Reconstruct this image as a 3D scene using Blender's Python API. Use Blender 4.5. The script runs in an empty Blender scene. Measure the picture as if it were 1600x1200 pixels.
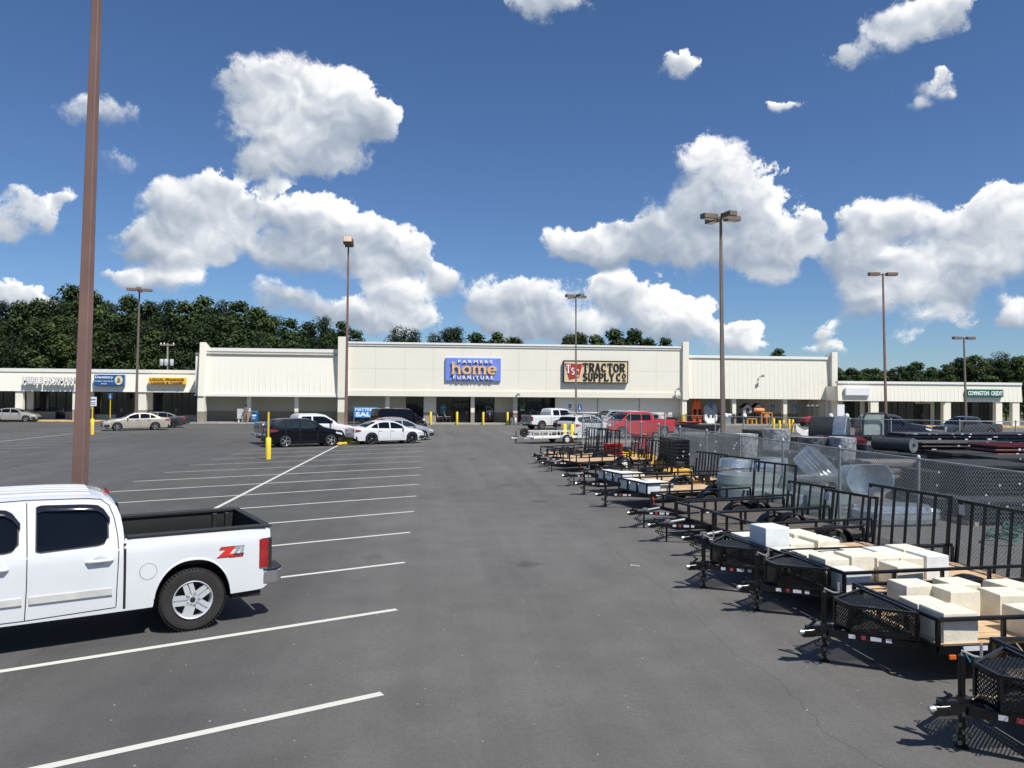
import bpy, bmesh, math, random
from math import sin, cos, tan, pi, sqrt, atan2, asin, radians
from mathutils import Vector, Matrix
random.seed(7)
scene = bpy.context.scene
C = scene.collection

# ---------------------------------------------------------------- camera
F_PX, CX, CY, CAM_H = 1200.0, 800.0, 600.0, 3.05
YAW, PITCH, ROLL = radians(6.18), math.atan(19 / 1200), 0.0075
fwd = Vector((sin(YAW) * cos(PITCH), cos(YAW) * cos(PITCH), sin(PITCH)))
r0 = Vector((cos(YAW), -sin(YAW), 0))
u0 = r0.cross(fwd)
rgt = r0 * cos(ROLL) + u0 * sin(ROLL)
upv = -r0 * sin(ROLL) + u0 * cos(ROLL)
cam_d = bpy.data.cameras.new('camera')
cam = bpy.data.objects.new('camera', cam_d)
C.objects.link(cam)
M = Matrix((( rgt.x, upv.x, -fwd.x, 0), (rgt.y, upv.y, -fwd.y, 0), (rgt.z, upv.z, -fwd.z, CAM_H), (0, 0, 0, 1)))
cam.matrix_world = M
cam_d.sensor_width = 36
cam_d.lens = 27
cam_d.clip_start = 0.1
cam_d.clip_end = 6000
scene.camera = cam
scene.view_settings.view_transform = 'Standard'
scene.view_settings.look = 'None'
scene.view_settings.gamma = 1
scene.view_settings.exposure = 0.35
scene.view_settings.use_curve_mapping = False

def ray(px, py):
    return (fwd + rgt * ((px - CX) / F_PX) - upv * ((py - CY) / F_PX))
def G(px, py, z=0.0):                      # point of the horizontal plane at height z seen at a photo position
    d = ray(px, py); t = (z - CAM_H) / d.z
    return Vector((d.x * t, d.y * t, z))
def Y(px, py, y):                          # point of the wall plane at distance y
    d = ray(px, py); t = y / d.y
    return Vector((d.x * t, y, CAM_H + d.z * t))

# ---------------------------------------------------------------- sun and sky
SUN_EL = radians(56)
s_cam = Vector((0.48, -0.50))              # towards the sun, camera right / camera forward
sx = s_cam.x * cos(YAW) + s_cam.y * sin(YAW)
sy = -s_cam.x * sin(YAW) + s_cam.y * cos(YAW)
n_ = sqrt(sx * sx + sy * sy)
sun_dir = Vector((sx / n_ * cos(SUN_EL), sy / n_ * cos(SUN_EL), sin(SUN_EL)))
sun_d = bpy.data.lights.new('sun', 'SUN')
sun = bpy.data.objects.new('sun', sun_d)
C.objects.link(sun)
sun_d.energy = 4.5
sun_d.angle = radians(0.53)
sun_d.color = (1.0, 0.965, 0.9)
sun.rotation_euler = sun_dir.to_track_quat('Z', 'Y').to_euler()

world = bpy.data.worlds.new('World')
scene.world = world
world.use_nodes = True
world.cycles.sampling_method = 'MANUAL'; world.cycles.sample_map_resolution = 256
WN, WL = world.node_tree.nodes, world.node_tree.links
WN.clear()
def wn(t, **kw):
    n = WN.new(t)
    for k, v in kw.items(): setattr(n, k, v)
    return n
def wm(op, a, b=None, c=None, clamp=False):
    n = WN.new('ShaderNodeMath'); n.operation = op; n.use_clamp = clamp
    for i, q in enumerate((a, b, c)):
        if q is None: continue
        if isinstance(q, (int, float)): n.inputs[i].default_value = q
        else: WL.new(q, n.inputs[i])
    return n.outputs[0]
def wv(op, a, b=None, c=None):
    n = WN.new('ShaderNodeVectorMath'); n.operation = op
    for i, q in enumerate((a, b, c)):
        if q is None: continue
        if isinstance(q, (tuple, Vector)): n.inputs[i].default_value = q
        else: WL.new(q, n.inputs[i])
    return n.outputs['Value'] if op in ('LENGTH', 'DOT_PRODUCT') else n.outputs[0]
BLOBS = [  # cumulus lobes: photo position and radii
 (400,130,80,52),(480,150,95,72),(550,185,72,62),(440,205,95,65),(500,240,75,42),(590,190,36,34),(412,258,50,28),(425,292,20,16),
 (330,308,78,50),(262,325,66,42),(212,378,54,38),(330,362,80,46),(282,400,74,32),
 (455,340,62,44),(530,358,84,52),(600,384,74,46),(470,404,66,36),(560,416,66,30),(642,402,36,30),
 (190,436,60,22),(272,442,62,24),(440,466,66,26),(620,466,70,42),(694,436,34,26),(600,505,96,30),(520,484,70,26),(40,470,60,20),
 (1108,262,66,54),(1150,302,80,62),(1085,335,84,52),(1180,352,86,62),(1010,372,94,40),(900,386,58,30),(950,396,76,26),(1120,395,120,36),(1232,400,46,52),(1205,436,50,24),(1262,350,18,28),
 (780,468,66,44),(850,470,62,42),(958,458,46,36),(1015,482,72,48),(1065,504,60,42),(905,512,60,30),(810,512,84,28),(1150,535,56,30),(1168,512,28,16),
 (1350,348,60,42),(1420,346,60,34),(1562,330,66,48),(1500,362,76,42),(1330,402,52,42),(1400,412,86,42),(1500,432,96,48),(1562,402,80,40),(1395,462,110,34),(1340,474,44,40),(1460,498,76,22),(1592,484,34,28),(1660,360,90,70),(1700,450,80,40),
 (1420,530,40,18),(1296,524,20,24),(1290,546,46,14),
 (1490,20,38,34),(1440,42,64,36),(1370,62,60,38),(1322,96,44,28),(1405,22,60,26),
 (1452,142,40,28),(1478,120,20,16),(1434,166,26,12),(1220,170,42,16),(1370,152,20,8),(1056,102,38,24),(850,2,76,36),
 (160,175,76,28),(184,250,38,26),(38,334,66,40),(18,302,32,30),(104,310,30,18),(12,368,36,22),(-8,452,40,18),(-90,330,90,60)]
def azel(d):
    d = d.normalized()
    return atan2(d.x, d.y), asin(d.z)
tc = wn('ShaderNodeTexCoord')
sep = wn('ShaderNodeSeparateXYZ'); WL.new(tc.outputs['Generated'], sep.inputs[0])
az = wm('ARCTAN2', sep.outputs[0], sep.outputs[1])
el = wm('ARCSINE', sep.outputs[2])
comb = wn('ShaderNodeCombineXYZ'); WL.new(az, comb.inputs[0]); WL.new(el, comb.inputs[1])
P0 = comb.outputs[0]
def noise_at(vec, scale, detail, rough, dist=0.0):
    n = wn('ShaderNodeTexNoise'); n.noise_dimensions = '3D'
    n.inputs['Scale'].default_value = scale; n.inputs['Detail'].default_value = detail
    n.inputs['Roughness'].default_value = rough; n.inputs['Distortion'].default_value = dist
    WL.new(vec, n.inputs['Vector'])
    return n.outputs['Fac']
def voro_at(vec, scale, detail):
    n = wn('ShaderNodeTexVoronoi'); n.feature = 'F1'; n.voronoi_dimensions = '2D'
    n.inputs['Scale'].default_value = scale; n.inputs['Detail'].default_value = detail; n.inputs['Roughness'].default_value = 0.55
    n.inputs['Lacunarity'].default_value = 2.3; n.normalize = True
    WL.new(vec, n.inputs['Vector'])
    return n.outputs['Distance']
def maprange(v, a, b, c, d, smooth=True):
    n = wn('ShaderNodeMapRange'); n.interpolation_type = 'SMOOTHSTEP' if smooth else 'LINEAR'
    WL.new(v, n.inputs[0])
    for i, q in enumerate((a, b, c, d)): n.inputs[i + 1].default_value = q
    return n.outputs[0]
inside = wm('MULTIPLY', maprange(wm('ABSOLUTE', wm('SUBTRACT', az, YAW)), radians(40), radians(58), 1, 0), maprange(el, radians(32), radians(46), 1, 0))
# the lookup position is warped so that lobe outlines billow
wx_ = wm('SUBTRACT', noise_at(P0, 21, 2, 0.5), 0.5)
wy_ = wm('SUBTRACT', noise_at(wv('ADD', P0, (7.3, 1.7, 3.1)), 21, 2, 0.5), 0.5)
wc = wn('ShaderNodeCombineXYZ'); WL.new(wm('MULTIPLY', wx_, 0.050), wc.inputs[0]); WL.new(wm('MULTIPLY', wy_, 0.035), wc.inputs[1])
PW = wv('ADD', P0, wc.outputs[0])
acc = None
WEAK = {(1490,20):.8,(1440,42):.75,(1370,62):.6,(1322,96):.62,(1405,22):.6,(1452,142):.66,(1478,120):.6,(1434,166):.6,(1220,170):.62,(1370,152):.5,(1056,102):.6,(160,175):.72,(184,250):.66,(104,310):.42,(38,334):.7,(1420,530):.5,(1296,524):.5,(1290,546):.4,(190,436):.75,(272,442):.75,(440,466):.85,(1205,436):.6,(-8,452):.4,(12,368):.5,(18,302):.5,(425,292):.6,(1460,498):.6}
for (bx, by, rx, ry) in BLOBS:
    a, e = azel(ray(bx, by)); a1, _ = azel(ray(bx + 10, by)); _, e1 = azel(ray(bx, by + 10))
    ra, re = abs(a1 - a) / 10 * rx * 1.06, abs(e1 - e) / 10 * ry * 1.06
    qv = wv('MULTIPLY_ADD', PW, (1 / ra, 1 / re, 0), (-a / ra, -e / re, 1.0))
    w = wm('MULTIPLY_ADD', wv('LENGTH', qv), -1 / 0.68, 1.68 / 0.68)
    w = wm('MAXIMUM', w, 0.0); w = wm('MULTIPLY', w, w)
    if (bx, by) in WEAK: w = wm('MULTIPLY', w, WEAK[bx, by])
    sc_ = WN.new('ShaderNodeVectorMath'); sc_.operation = 'SCALE'; WL.new(qv, sc_.inputs[0]); WL.new(w, sc_.inputs['Scale'])
    acc = sc_.outputs[0] if acc is None else wv('ADD', acc, sc_.outputs[0])
sa = wn('ShaderNodeSeparateXYZ'); WL.new(acc, sa.inputs[0])
wsum = sa.outputs[2]
blob = wm('MULTIPLY_ADD', wm('SQRT', wsum), 1 / 0.61, -0.39 / 0.61)
blob = wm('MINIMUM', blob, 1.3)
sc_ = WN.new('ShaderNodeVectorMath'); sc_.operation = 'SCALE'; WL.new(acc, sc_.inputs[0]); WL.new(wm('DIVIDE', 1.0, wm('MAXIMUM', wsum, 0.02)), sc_.inputs['Scale'])
nrm = sc_.outputs[0]
lobe = wm('MULTIPLY', wv('DOT_PRODUCT', nrm, (0.35, 0.95, 0)), inside)
gen = wm('MULTIPLY', wm('SUBTRACT', noise_at(PW, 4.2, 3, 0.5), 0.52), 5.0)
base = wm('ADD', wm('MULTIPLY', blob, inside), wm('MULTIPLY', gen, wm('SUBTRACT', 1.0, inside)))
def bumps(off):
    p = wv('ADD', PW, off)
    return wm('ADD', wm('MULTIPLY', wm('SUBTRACT', 0.45, voro_at(p, 24, 1.0)), 1.0), wm('MULTIPLY', wm('SUBTRACT', noise_at(p, 46, 4, 0.55), 0.5), 0.9))
b1 = bumps((0, 0, 0)); b2 = bumps((0.0045, 0.0100, 0))
wn_ = wm('SUBTRACT', noise_at(P0, 10, 7, 0.68), 0.5)
f1 = wm('ADD', wm('ADD', base, wm('MULTIPLY', b1, 0.50)), wm('MULTIPLY', wn_, 2.4))
f1 = wm('ADD', f1, wm('MULTIPLY', wm('SUBTRACT', noise_at(P0, 70, 5, 0.72, 0.3), 0.5), 1.1))
soft = wm('ADD', maprange(lobe, -0.7, 0.6, 0.70, 0.22), maprange(noise_at(P0, 6, 2, 0.5), 0.45, 0.65, 0, 0.55))
cover = maprange(wm('DIVIDE', wm('SUBTRACT', f1, 0.26), soft), 0, 1, 0, 1)
rel = wm('SUBTRACT', b1, b2)
mid = wm('SUBTRACT', noise_at(wv('ADD', P0, (3.1, 0.4, 0)), 9, 3, 0.5), 0.5)
lit = wm('ADD', wm('ADD', wm('MULTIPLY', lobe, 0.72), 0.57), wm('ADD', wm('MULTIPLY', rel, 0.55), wm('MULTIPLY', mid, 1.5)))
thin = maprange(f1, 0.2, 0.9, 0.16, 0.0)
lit = wm('ADD', lit, thin, clamp=True)
cr = wn('ShaderNodeValToRGB')
WL.new(lit, cr.inputs[0])
cr.color_ramp.elements[0].position = 0.0; cr.color_ramp.elements[0].color = (0.245, 0.295, 0.375, 1)
cr.color_ramp.elements[1].position = 1.0; cr.color_ramp.elements[1].color = (0.80, 0.805, 0.81, 1)
e = cr.color_ramp.elements.new(0.35); e.color = (0.345, 0.395, 0.465, 1)
e = cr.color_ramp.elements.new(0.68); e.color = (0.53, 0.565, 0.61, 1)
sky = wn('ShaderNodeTexSky'); sky.sky_type = 'NISHITA'; sky.sun_disc = False
sky.sun_elevation = SUN_EL; sky.sun_rotation = atan2(sun_dir.x, sun_dir.y)
sky.altitude = 300; sky.air_density = 1.0; sky.dust_density = 0.15; sky.ozone_density = 3.0
bg1 = wn('ShaderNodeBackground'); bg1.inputs[1].default_value = 0.059
tint = wv('MULTIPLY', sky.outputs[0], (0.80, 1.01, 1.30))
WL.new(tint, bg1.inputs[0])
bg2 = wn('ShaderNodeBackground'); bg2.inputs[1].default_value = 1.0
WL.new(cr.outputs[0], bg2.inputs[0])
mixs = wn('ShaderNodeMixShader')
hor = maprange(el, radians(-1), radians(1.5), 0, 1)
cov = wm('MULTIPLY', wm('MULTIPLY', cover, hor), 0.98)
WL.new(cov, mixs.inputs[0]); WL.new(bg1.outputs[0], mixs.inputs[1]); WL.new(bg2.outputs[0], mixs.inputs[2])
wo = wn('ShaderNodeOutputWorld'); WL.new(mixs.outputs[0], wo.inputs[0])

# ---------------------------------------------------------------- helpers
MATS = {}
def mat(name, col, rough=0.6, metal=0.0, var=0.10, scale=2.5, bump=0.0, bscale=40.0, coat=0.0, emis=None, spec=0.5, col2=None, dirt=0.0, trans=0.0):
    if name in MATS: return MATS[name]
    m = bpy.data.materials.new(name); m.use_nodes = True
    N, L = m.node_tree.nodes, m.node_tree.links
    b = N['Principled BSDF']
    b.inputs['Roughness'].default_value = rough
    b.inputs['Metallic'].default_value = metal
    b.inputs['Coat Weight'].default_value = coat
    b.inputs['Coat Roughness'].default_value = 0.04
    b.inputs['Specular IOR Level'].default_value = spec
    t = N.new('ShaderNodeTexCoord')
    n = N.new('ShaderNodeTexNoise'); n.inputs['Scale'].default_value = scale; n.inputs['Detail'].default_value = 6; n.inputs['Roughness'].default_value = 0.6
    L.new(t.outputs['Object'], n.inputs['Vector'])
    r = N.new('ShaderNodeValToRGB')
    c2 = col2 or tuple(max(0, c * (1 - 2.2 * var)) for c in col)
    c1 = tuple(min(1, c * (1 + var)) for c in col) if not col2 else col
    r.color_ramp.elements[0].position = 0.28; r.color_ramp.elements[0].color = (*c2, 1)
    r.color_ramp.elements[1].position = 0.62; r.color_ramp.elements[1].color = (*c1, 1)
    L.new(n.outputs['Fac'], r.inputs[0])
    L.new(r.outputs[0], b.inputs['Base Color'])
    if bump > 0:
        n2 = N.new('ShaderNodeTexNoise'); n2.inputs['Scale'].default_value = bscale; n2.inputs['Detail'].default_value = 4
        L.new(t.outputs['Object'], n2.inputs['Vector'])
        bp = N.new('ShaderNodeBump'); bp.inputs['Strength'].default_value = bump; bp.inputs['Distance'].default_value = 0.02
        L.new(n2.outputs['Fac'], bp.inputs['Height']); L.new(bp.outputs[0], b.inputs['Normal'])
    if dirt > 0:
        n3 = N.new('ShaderNodeTexNoise'); n3.inputs['Scale'].default_value = scale * 4; n3.inputs['Detail'].default_value = 5
        L.new(t.outputs['Object'], n3.inputs['Vector'])
        mr = N.new('ShaderNodeMapRange'); mr.inputs[3].default_value = max(0.02, rough - dirt); mr.inputs[4].default_value = min(1, rough + dirt)
        L.new(n3.outputs['Fac'], mr.inputs[0]); L.new(mr.outputs[0], b.inputs['Roughness'])
    MATS[name] = m
    return m

class MB:
    def __init__(s): s.v = []; s.f = []; s.mi = []
    def add(s, vs, fs, mi=0):
        o = len(s.v); s.v += [tuple(v) for v in vs]
        s.f += [tuple(i + o for i in f) for f in fs]; s.mi += [mi] * len(fs)
        return s
    def box(s, x0, x1, y0, y1, z0, z1, mi=0):
        vs = [(x, y, z) for x in (x0, x1) for y in (y0, y1) for z in (z0, z1)]
        return s.add(vs, [(0,1,3,2),(4,6,7,5),(0,4,5,1),(2,3,7,6),(0,2,6,4),(1,5,7,3)], mi)
    def cbox(s, c, sz, rz=0.0, mi=0, rot=None):
        R = rot or Matrix.Rotation(rz, 3, 'Z'); c = Vector(c)
        vs = [c + R @ Vector((a * sz[0] / 2, b * sz[1] / 2, d * sz[2] / 2)) for a in (-1, 1) for b in (-1, 1) for d in (-1, 1)]
        return s.add(vs, [(0,1,3,2),(4,6,7,5),(0,4,5,1),(2,3,7,6),(0,2,6,4),(1,5,7,3)], mi)
    def bar(s, p0, p1, w, h, mi=0, up=(0, 0, 1)):
        p0, p1 = Vector(p0), Vector(p1); d = (p1 - p0)
        if d.length < 1e-6: return s
        d.normalize(); a = d.cross(Vector(up))
        if a.length < 1e-3: a = d.cross(Vector((1, 0, 0)))
        a.normalize(); b = a.cross(d)
        vs = [p + a * i * w / 2 + b * j * h / 2 for p in (p0, p1) for i in (-1, 1) for j in (-1, 1)]
        return s.add(vs, [(0,1,3,2),(4,6,7,5),(0,4,5,1),(2,3,7,6),(0,2,6,4),(1,5,7,3)], mi)
    def tube(s, p0, p1, r, n=8, r1=None, cap=True, mi=0):
        return s.path([p0, p1], r, n, cap, mi, r1)
    def path(s, pts, r, n=6, cap=True, mi=0, r1=None, closed=False):
        pts = [Vector(p) for p in pts]; rings = []; k = len(pts)
        t0 = (pts[1] - pts[0]).normalized()
        a = t0.cross(Vector((0, 0, 1)))
        if a.length < 1e-3: a = t0.cross(Vector((1, 0, 0)))
        a.normalize()
        o = len(s.v)
        for i, p in enumerate(pts):
            if closed: t = pts[(i + 1) % k] - pts[i - 1]
            else: t = pts[min(i + 1, k - 1)] - pts[max(i - 1, 0)]
            t.normalize(); a = (a - t * a.dot(t)).normalized(); b = t.cross(a)
            rr = r if r1 is None else r + (r1 - r) * i / (k - 1)
            for j in range(n):
                an = 2 * pi * (j + .5) / n
                s.v.append(tuple(p + a * rr * cos(an) + b * rr * sin(an)))
        for i in range(k if closed else k - 1):
            for j in range(n):
                q = ((i + 1) % k)
                s.f.append((o + i * n + j, o + i * n + (j + 1) % n, o + q * n + (j + 1) % n, o + q * n + j)); s.mi.append(mi)
        if cap and not closed:
            s.f.append(tuple(o + j for j in reversed(range(n)))); s.mi.append(mi)
            s.f.append(tuple(o + (k - 1) * n + j for j in range(n))); s.mi.append(mi)
        return s
    def lathe(s, prof, origin=(0, 0, 0), axis='Z', n=16, mi=0, closed=False):
        o = len(s.v); ox, oy, oz = origin
        for (r, t) in prof:
            for j in range(n):
                an = 2 * pi * j / n; c, d = r * cos(an), r * sin(an)
                s.v.append({'Z': (ox + c, oy + d, oz + t), 'Y': (ox + d, oy + t, oz + c), 'X': (ox + t, oy + c, oz + d)}[axis])
        k = len(prof)
        for i in range(k if closed else k - 1):
            q = (i + 1) % k
            for j in range(n):
                s.f.append((o + i * n + j, o + i * n + (j + 1) % n, o + q * n + (j + 1) % n, o + q * n + j)); s.mi.append(mi)
        return s
    def prism(s, poly, a, b, axis='Y', mi=0):
        n = len(poly)
        def P(u, v, t): return {'Y': (u, t, v), 'X': (t, u, v), 'Z': (u, v, t)}[axis]
        vs = [P(u, v, a) for u, v in poly] + [P(u, v, b) for u, v in poly]
        fs = [tuple(range(n)), tuple(range(2 * n - 1, n - 1, -1))] + [(i, i + n, (i + 1) % n + n, (i + 1) % n) for i in range(n)]
        return s.add(vs, fs, mi)
    def grid(s, rows, mi=0):
        o = len(s.v); m = len(rows[0])
        for r in rows: s.v += [tuple(p) for p in r]
        for i in range(len(rows) - 1):
            for j in range(m - 1):
                s.f.append((o + i * m + j, o + i * m + j + 1, o + (i + 1) * m + j + 1, o + (i + 1) * m + j)); s.mi.append(mi)
        return s
    def xf(s, mtx):
        s.v = [tuple(mtx @ Vector(v)) for v in s.v]; return s
    def merge(s, o, mtx=None):
        vs = o.v if mtx is None else [tuple(mtx @ Vector(v)) for v in o.v]
        k = len(s.v); s.v += vs; s.f += [tuple(i + k for i in f) for f in o.f]; s.mi += o.mi; return s
    def mesh(s, name, mats, smooth=False, fix=True, weld=False):
        me = bpy.data.meshes.new(name)
        me.from_pydata(s.v, [], s.f)
        if not isinstance(mats, (list, tuple)): mats = [mats]
        for m in mats: me.materials.append(m)
        if len(mats) > 1: me.polygons.foreach_set('material_index', s.mi)
        if fix or weld:
            bm = bmesh.new(); bm.from_mesh(me)
            if weld: bmesh.ops.remove_doubles(bm, verts=bm.verts, dist=1e-4)
            if fix: bmesh.ops.recalc_face_normals(bm, faces=bm.faces)
            bm.to_mesh(me); bm.free()
        if smooth:
            me.shade_smooth(); me.set_sharp_from_angle(angle=radians(smooth if smooth > 1 else 38))
        me.update()
        return me
    def build(s, name, mats, parent=None, smooth=False, bevel=0, fix=True, weld=False, loc=None):
        o = bpy.data.objects.new(name, s.mesh(name, mats, smooth, fix, weld))
        C.objects.link(o)
        if parent is not None: o.parent = parent
        if loc is not None: o.location = loc
        if bevel:
            m = o.modifiers.new('bevel', 'BEVEL'); m.width = bevel; m.segments = 2; m.limit_method = 'ANGLE'; m.angle_limit = radians(40)
        return o

def tag(o, label=None, cat=None, group=None, kind=None):
    if label: o['label'] = label
    if cat: o['category'] = cat
    if group: o['group'] = group
    if kind: o['kind'] = kind
    return o
def thing(name, label, cat, loc=(0, 0, 0), rz=0.0, group=None):
    o = bpy.data.objects.new(name, None); C.objects.link(o)
    o.empty_display_size = 0.3
    o.location = loc; o.rotation_euler = (0, 0, rz)
    return tag(o, label, cat, group)
def copy_tree(o, parent=None):
    c = o.copy(); C.objects.link(c); c.parent = parent
    for ch in list(o.children): copy_tree(ch, c)
    return c
def relabel(o, label, group=None):
    o['label'] = label
    if group: o['group'] = group
    return o
def text_mesh(s, size=1.0, extrude=0.02, bold=0.0, width=None, height=None, spacing=1.0):
    cu = bpy.data.curves.new('lettering', 'FONT'); cu.body = s; cu.size = size; cu.extrude = extrude; cu.offset = bold
    cu.align_x = 'CENTER'; cu.align_y = 'CENTER'; cu.resolution_u = 3; cu.space_character = spacing
    ob = bpy.data.objects.new('lettering', cu); C.objects.link(ob)
    bpy.context.view_layer.update()
    me = bpy.data.meshes.new_from_object(ob.evaluated_get(bpy.context.evaluated_depsgraph_get()))
    bpy.data.objects.remove(ob); bpy.data.curves.remove(cu)
    xs = [v.co.x for v in me.vertices]; ys = [v.co.y for v in me.vertices]
    cx, cy = (max(xs) + min(xs)) / 2, (max(ys) + min(ys)) / 2
    kx = width / (max(xs) - min(xs)) if width else 1; ky = height / (max(ys) - min(ys)) if height else kx
    if not width: kx = ky
    for v in me.vertices: v.co = ((v.co.x - cx) * kx, (v.co.y - cy) * ky, v.co.z)
    return me
def text_obj(s, m, parent, loc, width=None, height=None, extrude=0.02, bold=0.0, rot=(pi / 2, 0, 0), name='lettering', spacing=1.0):
    me = text_mesh(s, 1.0, extrude, bold, width, height, spacing); me.materials.clear(); me.materials.append(m)
    o = bpy.data.objects.new(name, me); C.objects.link(o); o.parent = parent; o.location = loc; o.rotation_euler = rot
    return o
# slab-serif letters drawn as strokes in a 1 x 1 cell
def arc(cx, cy, rx, ry, a0, a1, n=10):
    return [(cx + rx * cos(radians(a0 + (a1 - a0) * i / n)), cy + ry * sin(radians(a0 + (a1 - a0) * i / n))) for i in range(n + 1)]
GLYPH = {
 'T': ([[(.5,0),(.5,1)],[(.02,.93),(.98,.93)]], [(.28,0,.72,0),(.02,.72,.12,.72),(.88,.72,.98,.72)]),
 'R': ([[(.2,0),(.2,1)],[(.2,.93),(.6,.93)]+arc(.6,.72,.24,.21,90,-90)+[(.2,.51)],[(.5,.5),(.82,.03)]], [(.02,0,.4,0),(.02,1,.3,1),(.72,0,.98,0)]),
 'A': ([[(.16,0),(.48,.97)],[(.52,.97),(.84,0)],[(.28,.34),(.72,.34)]], [(.0,0,.34,0),(.64,0,1.0,0)]),
 'C': ([arc(.52,.5,.38,.43,50,310,16)], [(.78,.72,.86,.72)]),
 'O': ([arc(.5,.5,.38,.43,0,360,20)], []),
 'S': ([arc(.5,.725,.3,.21,30,270,10)+arc(.5,.275,.32,.22,90,-150,10)[1:]], []),
 'U': ([[(.18,1),(.18,.32)]+arc(.5,.32,.32,.26,180,360,10)+[(.82,1)]], [(.0,1,.36,1),(.64,1,1,1)]),
 'P': ([[(.2,0),(.2,1)],[(.2,.93),(.6,.93)]+arc(.6,.69,.26,.24,90,-90)+[(.2,.45)]], [(.02,0,.44,0),(.02,1,.3,1)]),
 'L': ([[(.2,0),(.2,1)],[(.2,.07),(.92,.07)]], [(.02,0,.4,0),(.02,1,.42,1),(.84,.25,.94,.25)]),
 'Y': ([[(.5,0),(.5,.45),(.14,1)],[(.5,.45),(.86,1)]], [(.3,0,.7,0),(0,1,.3,1),(.7,1,1,1)]),
 'h': ([[(.2,0),(.2,1.35)],[(.2,.6)]+arc(.5,.6,.3,.28,150,0,8)+[(.8,0)]], [(.02,0,.38,0),(.62,0,.98,0),(.02,1.35,.2,1.35)]),
 'o': ([arc(.5,.46,.36,.42,0,360,18)], []),
 'm': ([[(.13,0),(.13,.9)],[(.13,.6)]+arc(.31,.62,.18,.26,150,0,6)+[(.49,0)],[(.49,.6)]+arc(.68,.62,.19,.26,150,0,6)+[(.87,0)]], [(.02,0,.26,0),(.38,0,.62,0),(.76,0,.99,0),(.0,.9,.13,.9)]),
 'e': ([[(.16,.46),(.84,.46)]+arc(.5,.46,.36,.42,0,310,16)[1:]], []),
 'M': ([[(.12,0),(.12,1)],[(.12,1),(.5,.3),(.88,1)],[(.88,0),(.88,1)]], [])}
def slab_text(mb, s, x0, z0, h, cw, sw, y, d, gap=0.12, widths=None, serif=0.13):
    x = x0
    for ch in s:
        w = cw * ((widths or {}).get(ch, 1.0))
        if ch == ' ': x += w * 0.5; continue
        strokes, serifs = GLYPH[ch]
        for st in strokes:
            P = [Vector((x + a * w, 0, z0 + b * h)) for a, b in st]
            for p, q in zip(P[:-1], P[1:]):
                e = (q - p)
                if e.length < 1e-5: continue
                e.normalize(); ww = sw if abs(e.z) > 0.5 else sw * 0.72
                k = ww * 0.22
                mb.bar(Vector((p.x, y, p.z)) - e * k, Vector((q.x, y, q.z)) + e * k, ww, d + random.random() * 0.006, up=(0, -1, 0))
        for (a, b, c, e_) in serifs:
            zz = z0 + b * h; sh = serif * h
            lo = zz if b < .1 else zz - sh
            mb.box(x + a * w, x + c * w, y - d / 2 - .002, y + d / 2 + .002, lo, lo + sh)
        x += w + gap * cw
    return x
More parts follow.
